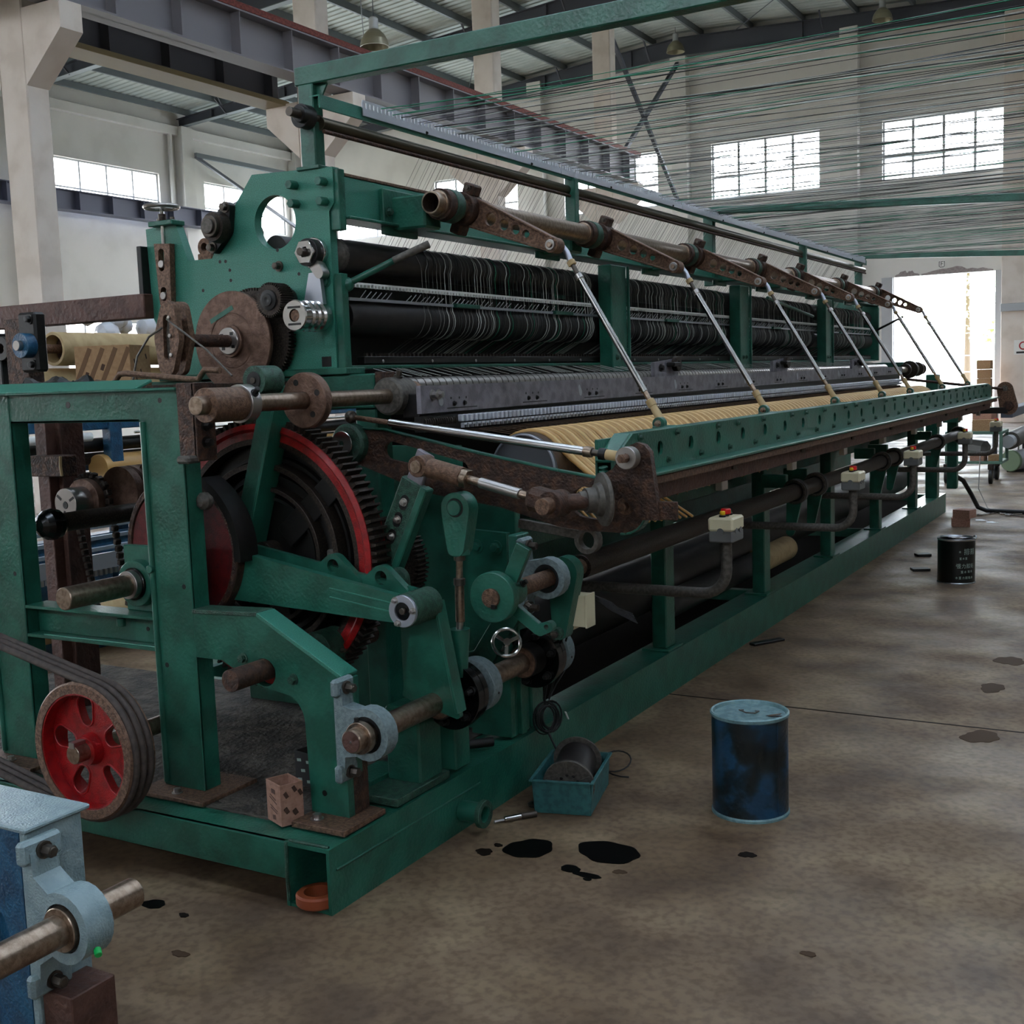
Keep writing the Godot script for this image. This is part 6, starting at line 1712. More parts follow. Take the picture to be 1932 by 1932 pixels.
func m_far_end() -> void:
	# the mirrored end of the machine
	var o := P2([-3.168, 2.425, -2.775, 2.411, -2.775, 2.28, -2.745, 2.2, -2.745, 1.664, -3.715, 1.664, -3.76, 2.27, -3.59, 2.28, -3.5, 2.124, -3.4, 2.124, -3.319, 2.257])
	part("side_plate", MB.new().prism(o, [], zf(0, 0, ZE - 0.04), 0.04), M.green_paint, m)
	part("side_beam", MB.new().bx(-4.4, -2.5, 1.5, 1.64, ZE - 0.1, ZE, 0.006), M.green_paint, m)
	part("end_post", MB.new().bx(-2.32, -2.2, 0.207, 1.5, -13.0, -12.86, 0.006), M.green_paint, m)
	part("end_post", MB.new().bx(-2.12, -2.02, 0.3, 1.1, -13.05, -12.95, 0.006), M.green_paint, m)
	var rr := part("end_ring", MB.new().pipe(V(-1.965, 0.885, -12.75), V(-1.965, 0.885, -12.66), 0.08, 0.04, 30), M.black_gloss, m)
	for k in 2: part("bright_ring", MB.new().pipe(V(-1.965, 0.885, -12.72 + k * 0.045), V(-1.965, 0.885, -12.705 + k * 0.045), 0.084, 0.07, 30), M.steel_bright, rr)
	var s := part("far_shaft", MB.new().cyl(V(-2.45, 1.56, -13.4), V(-2.45, 1.56, -12.2), 0.03, 24), M.shaft_steel, m)
	for q in [[-12.45, 0.06], [-12.65, 0.09], [-12.8, 0.07], [-13.05, 0.075], [-13.25, 0.06]]:
		part("shaft_collar", MB.new().pipe(V(-2.45, 1.56, q[0] - 0.05), V(-2.45, 1.56, q[0]), q[1], 0.03, 26), M.gear_steel, s)
	part("pull_rod", MB.new().cyl(V(-2.5, 1.47, -12.5), V(-1.52, 1.34, -12.5), 0.014, 16), M.rust, m)
	var b := part("end_bracket", MB.new().prism(MB.hull([Vector3(-1.51, 1.335, 0.075), Vector3(-1.475, 1.17, 0.085)]), [], zf(0, 0, -12.55), 0.03), M.rust_light, m)
	bolt(V(-1.475, 1.17, -12.52), Vector3.BACK, 0.035, 0.03, M.rust, b)
	bolt(V(-1.51, 1.345, -12.52), Vector3.BACK, 0.02, 0.02, M.conduit, b)
	part("end_rail", MB.new().bx(-2.0, -1.48, 1.10, 1.16, -12.7, -12.5, 0.004), M.oily_black, m)
	var pm := part("pump", MB.new().bx(-2.14, -1.98, 1.0, 1.06, -12.95, -12.8, 0.008), M.green_paint, m)
	part("oil_cup", MB.new().lathe(MB.fr(V(-2.02, 1.06, -12.86), Vector3.UP), [Vector2(0, 0), Vector2(0.05, 0.0), Vector2(0.06, 0.03), Vector2(0.06, 0.1), Vector2(0.04, 0.14), Vector2(0, 0.15)], 24), M.steel_bright, pm)
	part("adjusting_rod", MB.new().cyl(V(-2.72, 1.97, -12.4), V(-2.45, 2.09, -12.35), 0.011, 10), M.oily_black, m)

func net_roll() -> void:
	# golden netting wound on a roll between the bars
	var c := V(-2.235, 1.245, 0)
	var r := thing("net_roll", V(-2.235, 1.09, -8.0), "roll of golden netting twine wound along the front of the machine", "net roll")
	part("core", MB.new().cyl(V(c.x, c.y, -12.15), V(c.x, c.y, -4.03), 0.147, 56), M.net_core, r)
	part("end_disc", MB.new().lathe(zf(c.x, c.y, -4.05), [Vector2(0, 0.0), Vector2(0.145, 0.0), Vector2(0.145, 0.03), Vector2(0.138, 0.034), Vector2(0.136, 0.024), Vector2(0, 0.024)], 56), M.net_end_grey, r, "flat grey end disc")
	part("end_rim", MB.new().pipe(V(c.x, c.y, -4.03), V(c.x, c.y, -4.012), 0.143, 0.136, 56), M.zinc, r)
	part("spindle", MB.new().cyl(V(c.x, c.y, -4.03), V(c.x, c.y, -3.9), 0.02, 18), M.gear_steel, r)
	# one strand: a slanting wrap; many copies
	rng.seed = 3
	for v in 3:
		var pts := []
		for i in 15:
			var a := deg_to_rad(lerpf(215, 54, i / 14.0))
			pts.append(V(0.150 * cos(a), 0.150 * sin(a), -0.03 * i / 14.0 + 0.006 * sin(i * 0.9 + v)))
		for i in range(1, 5):
			var t := i / 4.0
			pts.append(V(0.088 + 0.335 * t, 0.121 - 0.25 * t - 0.03 * sin(PI * t), -0.03 - 0.035 * t))
		var me := MB.new().sweep(pts, 0.0105, 6).mesh(Vector3.ZERO)
		var mm := MultiMesh.new()
		mm.transform_format = MultiMesh.TRANSFORM_3D
		mm.mesh = me
		mm.instance_count = 96
		for i in 96:
			var z := -4.06 - 7.95 * (i + v / 3.0) / 96.0 + rng.randf_range(-0.006, 0.006)
			mm.set_instance_transform(i, Transform3D(Basis(Vector3.BACK, rng.randf_range(-0.03, 0.03)), V(0, 0, z)))
		var o := MultiMeshInstance3D.new()
		o.name = "twine"
		o.multimesh = mm
		o.material_override = [M.net_gold, M.net_gold_pale, M.net_gold][v]
		keep(o, V(c.x, c.y, 0), r)
		o.set_meta("kind", "stuff")
	# loose bundle at the near end, and the netting coming down from the hooks
	var lb := MB.new()
	for i in 16:
		var x := -1.995 + 0.008 * i
		lb.sweep([V(-2.09 + 0.004 * i, 1.235 - i * 0.004, -4.0 - i * 0.012), V(-1.98 + 0.012 * i, 1.13 + i * 0.002, -3.95 - i * 0.02), V(-1.90 + 0.014 * i, 1.03, -3.97 - i * 0.03)], 0.006, 5)
	part("loose_twine", lb, M.net_gold, r).set_meta("kind", "stuff")
	var nt := MB.new()
	for i in 150:
		var z := -4.0 - 8.0 * i / 150.0
		nt.bar(V(-2.42, 1.41, z), V(-2.30, 1.385, z - 0.05), 0.004, 0.003, Vector3.UP, 0.0)
	part("hanging_mesh", nt, M.net_core, r).set_meta("kind", "stuff")

func warp() -> void:
	# yarns strung from the slotted comb away over the aisle
	rng.seed = 77
	var kinds := [M.yarn_white, M.yarn_grey, M.yarn_dark, M.yarn_green]
	var meshes := []
	for v in 6:
		var rise: float = [0.10, 0.16, 0.05, -0.02, 0.22, 0.12][v]
		var sag: float = [0.02, 0.05, 0.09, 0.14, 0.03, 0.11][v]
		var pts := []
		for i in 13:
			var t := i / 12.0
			var x := -2.81 + 8.8 * t
			pts.append(V(x, 2.69 + rise * t - sag * 4.0 * t * (1 - t) * 0.6, (-0.25 + 0.1 * v) * t))
		meshes.append([yarn_mesh(pts, 0.0014), yarn_mesh(pts, 0.0021)])
	var z := -3.98
	var n := 0
	while n < 250 and z > -12.25:
		var k := rng.randf()
		var ki := 0 if k < 0.38 else (1 if k < 0.62 else (2 if k < 0.9 else 3))
		if n < 4: ki = 3
		var me: Mesh = meshes[rng.randi() % 6][1 if rng.randf() < 0.3 else 0]
		var xf := Transform3D(Basis(Vector3.RIGHT, 0.0), V(0, rng.randf_range(-0.01, 0.008), z))
		var o := inst("yarn", me, kinds[ki], self, xf)
		tag(o, ["white yarn strung from the slotted comb over the aisle", "grey yarn strung from the slotted comb over the aisle", "dark yarn strung from the slotted comb over the aisle", "green yarn strung from the slotted comb over the aisle"][ki], "yarn", ["white", "grey", "dark", "green"][ki] + " yarns strung over the aisle")
		z -= rng.randf_range(0.015, 0.05)
		n += 1

# ---------------------------------------------------------------- everything round the machine
func blue_machine() -> void:
	var b := thing("blue_netting_machine", V(-6.0, 0, -8.5), "blue netting machine standing behind the green one at the left", "machine")
	for z in [-5.35, -8.6, -12.0]:
		part("post", MB.new().bx(-6.05, -5.97, 0.0, 1.43, z - 0.05, z + 0.05, 0.006), M.blue_frame, b)
		part("post", MB.new().bx(-7.3, -7.2, 0.0, 2.2, z - 0.05, z + 0.05, 0.006), M.blue_frame, b)
	part("upper_rail", MB.new().bx(-6.05, -5.99, 1.37, 1.44, -12.2, -4.3, 0.006), M.blue_frame, b)
	part("rear_rail", MB.new().bx(-6.3, -6.22, 1.1, 1.2, -12.2, -4.3, 0.006), M.blue_frame, b)
	part("lower_rail", MB.new().bx(-6.02, -5.9, 0.62, 0.72, -12.2, -4.3, 0.006), M.blue_frame, b)
	part("lower_panel", MB.new().bx(-6.25, -6.2, 0.3, 0.62, -12.2, -4.3, 0.006), M.blue_frame, b)
	part("base_rail", MB.new().bx(-6.1, -5.9, 0.0, 0.18, -12.2, -4.3, 0.01), M.blue_frame, b)
	part("dark_roller", MB.new().cyl(V(-6.1, 1.27, -12.2), V(-6.1, 1.27, -4.3), 0.045, 24), M.oily_black, b)
	part("dark_roller", MB.new().cyl(V(-6.15, 1.18, -12.2), V(-6.15, 1.18, -4.3), 0.04, 24), M.gear_steel, b)
	var wt := part("white_tube", MB.new().cyl(V(-5.98, 1.33, -5.15), V(-5.98, 1.33, -4.3), 0.028, 20), M.white, b)
	part("bright_rod", MB.new().cyl(V(-5.97, 1.34, -12.0), V(-5.97, 1.34, -5.5), 0.008, 12), M.chrome, wt)
	for k in 3:
		part("silver_strip", MB.new().bx(-5.95, -5.87, 0.76 - k * 0.07, 0.785 - k * 0.07, -12.2, -4.3, 0.002), M.silver_blue, b)
	part("needle_bar", MB.new().bx(-5.9, -5.88, 0.50, 0.60, -12.2, -4.3, 0.002), M.zinc, b)
	var t := MB.new()
	for i in 90:
		t.bx(-5.89, -5.87, 0.465, 0.50, -4.35 - i * 0.04, -4.33 - i * 0.04, 0.0)
	part("needles", t, M.steel_bright, b).set_meta("kind", "stuff")
	part("floor_roll", MB.new().cyl(V(-5.75, 0.27, -12.0), V(-5.75, 0.27, -4.3), 0.12, 30), M.roll_paper, b)
	part("gold_roll", MB.new().cyl(V(-6.05, 1.12, -11.5), V(-6.05, 1.12, -5.25), 0.09, 30), M.net_gold, b)
	# two pale rolls on top
	var r := thing("fabric_roll", V(-6.0, 1.78, -8.4), "big pale yellow roll with a hollow dark end, lying over the blue machine", "roll")
	part("wound_fabric", MB.new().pipe(V(-6.0, 1.88, -12.0), V(-6.0, 1.88, -4.93), 0.103, 0.085, 44), M.roll_paper, r)
	part("hollow_end", MB.new().cyl(V(-6.0, 1.88, -5.2), V(-6.0, 1.88, -5.02), 0.084, 36), M.rust, r)
	part("spindle", MB.new().cyl(V(-6.0, 1.88, -5.1), V(-6.0, 1.88, -4.6), 0.028, 22), M.rust_light, r)
	var bb := thing("roll_stand", V(-6.0, 0.0, -4.62), "dark steel stand carrying the end of the big pale yellow roll", "stand")
	part("upright", MB.new().bx(-6.16, -6.03, 0, 1.97, -4.68, -4.58, 0.006), M.oily_black, bb)
	part("bearing", MB.new().pipe(V(-6.0, 1.88, -4.66), V(-6.0, 1.88, -4.56), 0.07, 0.03, 28), M.oily_black, bb)
	var r2 := thing("fabric_roll", V(-6.1, 1.5, -8.4), "lower golden roll under the big pale yellow one", "roll")
	part("wound_fabric", MB.new().cyl(V(-6.1, 1.64, -12.0), V(-6.1, 1.64, -4.8), 0.125, 40), M.roll_paper, r2)
	part("core", MB.new().cyl(V(-6.1, 1.64, -4.82), V(-6.1, 1.64, -4.6), 0.03, 20), M.rust, r2)
	var cl := thing("clear_bag", V(-6.3, 1.97, -6.0), "crumpled clear plastic bag over the pale yellow roll", "plastic bag")
	rng.seed = 44
	var mb := MB.new()
	for i in 7:
		mb.ball(V(-6.3 + rng.randf_range(-0.1, 0.1), 2.02 + rng.randf_range(-0.02, 0.1), -5.5 - i * 0.12), 0.06 + rng.randf() * 0.03, 8)
	part("crumpled_film", mb, M.plastic_clear, cl)

func carton(called: String, c: Vector3, s: Vector3, turn: float, m1: Material, open_top: bool, label: String, group := "") -> Node3D:
	# a cardboard box standing at c
	var t := thing(called, c, label, "carton", group)
	var f := Transform3D(Basis(Vector3.UP, turn), c)
	var w := 0.004
	var b := MB.new()
	b.obox(f.translated_local(V(0, s.y / 2, s.z / 2 - w / 2)), V(s.x, s.y, w), 0.001)
	b.obox(f.translated_local(V(0, s.y / 2, -s.z / 2 + w / 2)), V(s.x, s.y, w), 0.001)
	b.obox(f.translated_local(V(s.x / 2 - w / 2, s.y / 2, 0)), V(w, s.y, s.z - 2 * w), 0.001)
	b.obox(f.translated_local(V(-s.x / 2 + w / 2, s.y / 2, 0)), V(w, s.y, s.z - 2 * w), 0.001)
	b.obox(f.translated_local(V(0, w / 2, 0)), V(s.x - 2 * w, w, s.z - 2 * w), 0.0)
	part("body", b, m1, t)
	if not open_top:
		part("lid", MB.new().obox(f.translated_local(V(0, s.y - w / 2, 0)), V(s.x - 2 * w, w, s.z - 2 * w), 0.0), m1, t)
	return t

func print_on(t: Node3D, f: Transform3D, s: Vector3, face: int, marks: Array, m1: Material) -> void:
	# flat printed marks [u, v, w, h, turn] on the front (0) or right (1) face
	var b := MB.new()
	for q in marks:
		var g := f.translated_local(V(q[0], q[1], s.z / 2 + 0.0006)) if face == 0 else f.translated_local(V(s.x / 2 + 0.0006, q[1], -q[0])).rotated_local(Vector3.UP, PI / 2)
		b.obox(g.rotated_local(Vector3.BACK, q[4]), V(q[2], q[3], 0.001), 0.0)
	part("print", b, m1, t)

func blob(c: Vector2, rx: float, rz: float, sd: int, rough := 0.12) -> PackedVector2Array:
	rng.seed = sd
	var o := PackedVector2Array()
	var ph := [rng.randf() * TAU, rng.randf() * TAU, rng.randf() * TAU]
	for i in 40:
		var a := TAU * i / 40.0
		var k := 1.0 + rough * (0.5 * sin(2 * a + ph[0]) + 0.35 * sin(3 * a + ph[1]) + 0.25 * sin(7 * a + ph[2]))
		o.append(c + Vector2(cos(a) * rx, sin(a) * rz) * k)
	return o

func loose_things() -> void:
	# foreground stand of another machine
	var st := thing("bearing_stand", V(-2.35, 0, -1.72), "blue machine stand with grey-blue bearing block and steel shaft, lower left corner", "machine")
	var leg := P2([-2.75, 0.0, -2.315, 0.0, -2.315, 0.60, -3.2, 0.60, -3.2, 0.1, -2.75, 0.1])
	var hole := PackedVector2Array()
	for q in MB.hull([Vector3(-2.62, 0.37, 0.08), Vector3(-2.44, 0.34, 0.06), Vector3(-2.40, 0.24, 0.01), Vector3(-2.62, 0.24, 0.01)], 20): hole.append(q)
	part("leg_plate", MB.new().prism(leg, [hole], zf(0, 0, -1.73), 0.03), M.blue_frame, st)
	part("side_plate", MB.new().bx(-2.315, -2.29, 0.0, 0.60, -1.86, -1.70, 0.004), M.blue_grey, st)
	part("top_plate", MB.new().bx(-3.2, -2.28, 0.60, 0.612, -1.88, -1.69, 0.004), M.blue_grey, st)
	part("rear_plate", MB.new().bx(-3.2, -2.315, 0.0, 0.60, -1.86, -1.84, 0.003), M.blue_frame, st)
	part("brown_pad", MB.new().bx(-2.29, -2.19, 0.0, 0.215, -1.84, -1.71, 0.003), M.brown_primer, st)
	var p := pillow(-2.17, 0.40, -1.76, M.blue_grey, st, 0.084, 0.16, 0.075)
	part("lock_collar", MB.new().pipe(V(-2.17, 0.40, -1.70), V(-2.17, 0.40, -1.675), 0.052, 0.037, 32), M.shaft_steel, p)
	var gn := part("grease_nipple", MB.new().cyl(V(-2.088, 0.36, -1.71), V(-2.073, 0.352, -1.70), 0.0085, 14), M.nipple_green, p, "bright green grease nipple cap")
	part("steel_shaft", MB.new().cyl(V(-2.17, 0.40, -1.90), V(-2.17, 0.40, -1.15), 0.0365, 36, 0.005), M.shaft_steel, st)
	# orange ring inside the hollow end of the base channel
	var orr := thing("rubber_ring", V(-2.285, 0.01, -2.71), "worn orange ring lying in the hollow end of the base channel", "ring")
	part("ring", MB.new().pipe(V(-2.285, 0.010, -2.71), V(-2.285, 0.048, -2.71), 0.068, 0.043, 36, 0.006), M.orange_ring, orr)
	# drums
	var d := thing("steel_drum", V(-1.335, 0, -4.03), "dented blue steel drum with a pale lid on the open floor", "drum")
	var body := MB.new()
	var seg := 72
	var rows := 30
	var H := 0.372
	var R := 0.137
	var pos := func(i: int, j: int) -> Vector3:
		var a := TAU * i / seg
		var y := H * j / rows
		var rr := R
		# dents of the side facing right
		var da := wrapf(a - deg_to_rad(-28), -PI, PI)   # angle from +x towards +z
		rr -= 0.030 * exp(-pow(wrapf(a - deg_to_rad(42), -PI, PI) / 0.30, 2.0) - pow((y - 0.235) / 0.075, 2.0))
		rr -= 0.012 * exp(-pow(wrapf(a - deg_to_rad(15), -PI, PI) / 0.22, 2.0) - pow((y - 0.19) / 0.10, 2.0))
		rr += 0.004 * exp(-pow(wrapf(a - deg_to_rad(62), -PI, PI) / 0.10, 2.0) - pow((y - 0.22) / 0.08, 2.0))
		if j == 0 or j == rows: rr = R + 0.003
		return V(-1.335 + rr * cos(a), y, -4.03 + rr * sin(a))
	for i in seg:
		for j in rows:
			var q := [pos.call(i, j), pos.call(i + 1, j), pos.call(i + 1, j + 1), pos.call(i, j + 1)]
			var ns := []
			for k in 4:
				var ii: int = i + (1 if k == 1 or k == 2 else 0)
				var jj: int = clampi(j + (1 if k >= 2 else 0), 1, rows - 1)
				var du: Vector3 = pos.call(ii + 1, jj) - pos.call(ii - 1, jj)
				var dv: Vector3 = pos.call(ii, mini(jj + 1, rows - 1)) - pos.call(ii, maxi(jj - 1, 1))
				var nn := du.cross(dv).normalized()
				if nn.dot(V(cos(TAU * ii / seg), 0, sin(TAU * ii / seg))) < 0: nn = -nn
				ns.append(nn)
			body.quad4(q[0], q[1], q[2], q[3], ns[0], ns[1], ns[2], ns[3])
	part("body", body, M.blue_drum, d)
	var up := MB.fr(V(-1.335, 0, -4.03), Vector3.UP)
	part("lid", MB.new().lathe(up, [Vector2(0, H - 0.008), Vector2(0.128, H - 0.008), Vector2(0.132, H + 0.003), Vector2(0.137, H + 0.006), Vector2(0.142, H + 0.002), Vector2(0.141, H - 0.008), Vector2(0.136, H - 0.012)], 64), M.drum_lid, d)
	part("bottom_rim", MB.new().lathe(up, [Vector2(0.137, 0.014), Vector2(0.141, 0.008), Vector2(0.141, 0.0), Vector2(0.13, 0.0), Vector2(0, 0.0)], 64), M.drum_lid, d)
	part("wire_handle", MB.new().sweep([V(-1.365, H - 0.004, -4.05), V(-1.37, H + 0.004, -4.02), V(-1.335, H + 0.006, -3.99), V(-1.305, H + 0.004, -4.0), V(-1.30, H + 0.004, -4.03), V(-1.32, H - 0.004, -4.055)], 0.0028, 6), M.bolt_steel, d)
	part("torn_hole", MB.new().prism(blob(Vector2(-1.242, -4.03), 0.026, 0.010, 3, 0.5), [], Transform3D(Basis(Vector3.RIGHT, Vector3.BACK, Vector3.DOWN), V(0, H - 0.0072, 0)), 0.0008), M.oily_black, d)
	part("torn_flap", MB.new().bar(V(-1.26, H - 0.004, -4.018), V(-1.215, H + 0.006, -4.02), 0.014, 0.0015), M.rust_light, d)
	part("side_seam", MB.new().bar(V(-1.335 + 0.1375 * cos(0.47), 0.02, -4.03 + 0.1375 * sin(0.47)), V(-1.335 + 0.1375 * cos(0.47), H - 0.01, -4.03 + 0.1375 * sin(0.47)), 0.004, 0.003, V(cos(0.47), 0, sin(0.47))), M.blue_drum, d)
	var c := V(-1.412, 0, -9.065)
	var can := thing("glue_can", c, "dark green-black glue can with pale Chinese print and a shiny lid, farther down the aisle", "can")
	var cu := MB.fr(c, Vector3.UP)
	part("body", MB.new().cyl(c, c + V(0, 0.322, 0), 0.131, 56), M.can_black, can)
	part("lid", MB.new().lathe(cu, [Vector2(0, 0.322), Vector2(0.122, 0.322), Vector2(0.127, 0.332), Vector2(0.133, 0.334), Vector2(0.135, 0.328), Vector2(0.133, 0.318)], 56), M.tin, can)
	part("bottom_rim", MB.new().lathe(cu, [Vector2(0.132, 0.012), Vector2(0.135, 0.006), Vector2(0.135, 0.0), Vector2(0, 0.0)], 56), M.tin, can)
	part("lid_cap", MB.new().pipe(c + V(0.01, 0.322, 0.0), c + V(0.01, 0.33, 0.0), 0.03, 0.02, 24), M.bolt_steel, can)
	part("wire_ear", MB.new().sweep([c + V(0.13, 0.32, 0.02), c + V(0.142, 0.338, 0.025), c + V(0.135, 0.35, 0.01), c + V(0.12, 0.345, 0.0)], 0.006, 8), M.tin, can)
	can_print(can, c)
	# crate, reel, cable
	var cr := thing("parts_crate", V(-1.985, 0, -3.87), "small teal open crate on the floor against the green base", "crate")
	var f := Transform3D(Basis(Vector3.UP, deg_to_rad(14)), V(-1.985, 0, -3.87))
	var w := V(0.215, 0.125, 0.34)
	var cb := MB.new()
	for s in [1.0, -1.0]:
		cb.obox(f.translated_local(V(s * w.x / 2, w.y / 2, 0)).rotated_local(Vector3.BACK, -s * 0.07), V(0.006, w.y, w.z), 0.002)
		cb.obox(f.translated_local(V(0, w.y / 2, s * w.z / 2)).rotated_local(Vector3.RIGHT, s * 0.07), V(w.x, w.y, 0.006), 0.002)
	cb.obox(f.translated_local(V(0, 0.004, 0)), V(w.x - 0.01, 0.006, w.z - 0.01), 0.0)
	part("tray", cb, M.crate_teal, cr)
	var rimb := MB.new()
	for s in [1.0, -1.0]:
		rimb.obox(f.translated_local(V(s * (w.x / 2 + 0.008), w.y, 0)), V(0.014, 0.008, w.z + 0.03), 0.002)
		rimb.obox(f.translated_local(V(0, w.y, s * (w.z / 2 + 0.008))), V(w.x + 0.0, 0.008, 0.014), 0.002)
	part("rim", rimb, M.crate_teal, cr)
	var a := V(-1.93, 0.105, -3.735)
	var e := V(-2.0, 0.125, -3.95)
	var rd := (e - a).normalized()
	var rl := thing("wire_reel", V(-1.965, 0.01, -3.85), "dusty brown wire reel with a ring of holes, lying in the teal crate", "reel")
	var rf := MB.fr(a, rd)
	var fl := MB.new()
	var hs := [MB.circ(Vector2.ZERO, 0.013, 18)]
	for k in 9: hs.append(MB.circ(Vector2.from_angle(k * TAU / 9) * 0.036, 0.007, 10))
	fl.prism(MB.circ(Vector2.ZERO, 0.094, 48), hs, rf, 0.006)
	part("flange", fl, M.conduit, rl)
	part("flange_rim", MB.new().pipe(a - rd * 0.008, a + rd * 0.008, 0.097, 0.09, 48), M.conduit, rl)
	var ribs := MB.new()
	for k in 10:
		var g := Vector2.from_angle(k * TAU / 10 + 0.2)
		ribs.bar(rf * V(g.x * 0.05, g.y * 0.05, -0.002), rf * V(g.x * 0.088, g.y * 0.088, -0.002), 0.005, 0.008, -rd)
	part("ribs", ribs, M.conduit, rl)
	part("far_flange", MB.new().cyl(e, e + rd * 0.008, 0.094, 48), M.conduit, rl)
	part("wound_wire", MB.new().cyl(a + rd * 0.006, e, 0.075, 40), M.dark_roller, rl)
	var cc := thing("cable_coil", V(-2.15, 0.27, -4.02), "tied black cable coil hanging against the green base above the crate", "cable")
	rng.seed = 61
	var mid := V(-2.165, 0.26, -4.02)
	for k in 9:
		var pts := []
		var ax := V(0.75, rng.randf_range(-0.15, 0.15), 0.6).normalized()
		var fr := MB.fr(mid + V(rng.randf_range(-0.01, 0.02), 0, rng.randf_range(-0.03, 0.03)), ax)
		var r0 := rng.randf_range(0.048, 0.07)
		for i in 19:
			var an := TAU * i / 18.0
			pts.append(fr * V(r0 * 0.75 * cos(an), r0 * sin(an), 0.0))
		part("loop", MB.new().sweep(pts, 0.0035, 6), M.black_rubber, cc)
	part("hanging_lead", MB.new().sweep([V(-2.0, 0.66, -3.9), V(-2.12, 0.5, -3.98), V(-2.165, 0.34, -4.0), V(-2.16, 0.31, -4.0)], 0.0055, 8), M.black_rubber, cc)
	part("hanging_lead", MB.new().sweep([V(-2.02, 0.66, -3.97), V(-2.13, 0.46, -4.06), V(-2.16, 0.33, -4.03)], 0.004, 8), M.black_rubber, cc)
	part("loose_end", MB.new().sweep([V(-2.165, 0.31, -4.02), V(-2.17, 0.37, -4.12), V(-2.175, 0.41, -4.22)], 0.0025, 6), M.black_rubber, cc)
	part("white_tag", MB.new().bar(V(-2.13, 0.26, -4.11), V(-2.125, 0.225, -4.125), 0.01, 0.004), M.white, cc)
	part("drop_end", MB.new().sweep([V(-2.15, 0.2, -4.0), V(-2.11, 0.15, -3.98), V(-2.08, 0.128, -3.95)], 0.0045, 7), M.black_rubber, cc)
	var fc := thing("cable_loop", V(-1.92, 0, -4.25), "thin black cable curling on the floor behind the teal crate", "cable")
	var pts2 := []
	for i in 26:
		var an := 1.0 + i * 0.33
		var rr := 0.095 - i * 0.0022
		pts2.append(V(-1.93 + rr * cos(an) - i * 0.003, 0.006 + 0.05 * pow(sin(i * 0.16), 2.0), -4.24 + rr * sin(an)))
	part("cable", MB.new().sweep(pts2, 0.0035, 7), M.black_rubber, fc)
	# pins and scraps on the floor
	var pin := thing("steel_pin", V(-2.07, 0, -3.56), "stepped steel pin lying on the floor below the stub pipe", "pin")
	part("thick_end", MB.new().cyl(V(-2.06, 0.012, -3.60), V(-2.02, 0.012, -3.645), 0.012, 18), M.bolt_steel, pin)
	part("shank", MB.new().cyl(V(-2.10, 0.012, -3.545), V(-2.06, 0.012, -3.60), 0.0105, 18), M.chrome, pin)
	part("tip", MB.new().cyl(V(-2.125, 0.009, -3.515), V(-2.10, 0.010, -3.545), 0.006, 14), M.steel_bright, pin)
	var wa := thing("washer", V(-2.08, 0, -3.72), "dark washer on the floor under the stub pipe", "washer")
	part("ring", MB.new().pipe(V(-2.08, 0.0, -3.74), V(-2.08, 0.012, -3.74), 0.026, 0.012, 24), M.bolt_steel, wa)
	for q in [[-1.86, -10.197, 0.10, "farther"], [-1.742, -9.444, 0.12, "nearer"]]:
		solo("rubber_scrap", MB.new().bar(V(q[0] - q[2] * 0.5, 0.012, q[1]), V(q[0] + q[2] * 0.5, 0.012, q[1] - 0.06), 0.09, 0.02), M.black_rubber, "flat black rubber scrap beside the glue can, the %s one" % q[3], "scrap")
	solo("rubber_scrap", MB.new().bar(V(-2.15, 0.008, -6.55), V(-2.03, 0.008, -6.75), 0.05, 0.014), M.black_rubber, "black rubber scrap against the green base, midway along", "scrap")
	# oil on the concrete
	var oils := [[-1.905, -3.375, 0.082, 0.082, "oil", "black round oil puddle in front of the crate, left of the two big ones"], [-1.645, -3.46, 0.112, 0.085, "oil", "largest black oil puddle on the floor, right of the two big ones"], [-1.70, -3.285, 0.036, 0.026, "oil", "small oval oil spot just below the largest puddle"], [-1.63, -3.262, 0.05, 0.018, "oil", "ragged oil smear just below the largest puddle"], [-2.03, -3.285, 0.032, 0.026, "oil_dry", "small dark oil spot left of the black round puddle"], [-2.015, -3.355, 0.016, 0.014, "oil_dry", "tiny oil dot between the small spot and the black round puddle"], [-1.615, -3.235, 0.016, 0.01, "oil", "tiny black drop below the ragged smear"], [-1.545, -3.33, 0.022, 0.016, "oil_faint", "faint brown drop right of the ragged smear"], [-1.217, -3.633, 0.027, 0.024, "oil_dry", "single dark spot below the blue drum"],
		[-2.767, -2.493, 0.042, 0.028, "oil", "black drop in the shadow under the front channel"], [-2.622, -2.477, 0.018, 0.013, "oil_dry", "small dark drop right of the one under the front channel"], [-2.449, -2.29, 0.028, 0.017, "oil_faint", "faint brown spot right of the blue stand"], [-0.853, -3.056, 0.02, 0.015, "oil_faint", "faint spot on the open floor below the drum"], [-0.714, -5.258, 0.075, 0.09, "oil_faint", "dark stain on the right of the floor by the joint"], [-0.776, -6.096, 0.06, 0.085, "oil_faint", "dark stain on the right of the floor beyond the joint"], [-0.766, -6.698, 0.07, 0.1, "oil_faint", "farthest dark stain at the right edge of the floor"]]
	var k := 0
	for q in oils:
		var ob := MB.new().prism(blob(Vector2(q[0], q[1]), q[2], q[3], 100 + k, 0.14 if q[4] == "oil" else 0.25), [], Transform3D(Basis(Vector3.RIGHT, Vector3.BACK, Vector3.DOWN), V(0, 0.0016, 0)), 0.0016)
		solo("oil_stain", ob, M[q[4]], q[5], "oil stain", "oil spots on the floor")
		k += 1
	# cartons
	var f1 := Transform3D(Basis(Vector3.UP, deg_to_rad(-23)), V(-2.475, 0.2135, -2.80))
	var c1 := carton("parts_carton", f1.origin, V(0.10, 0.135, 0.08), deg_to_rad(-23), M.kraft_pink, true, "small open pinkish carton on the deck beside the gooseneck leg")
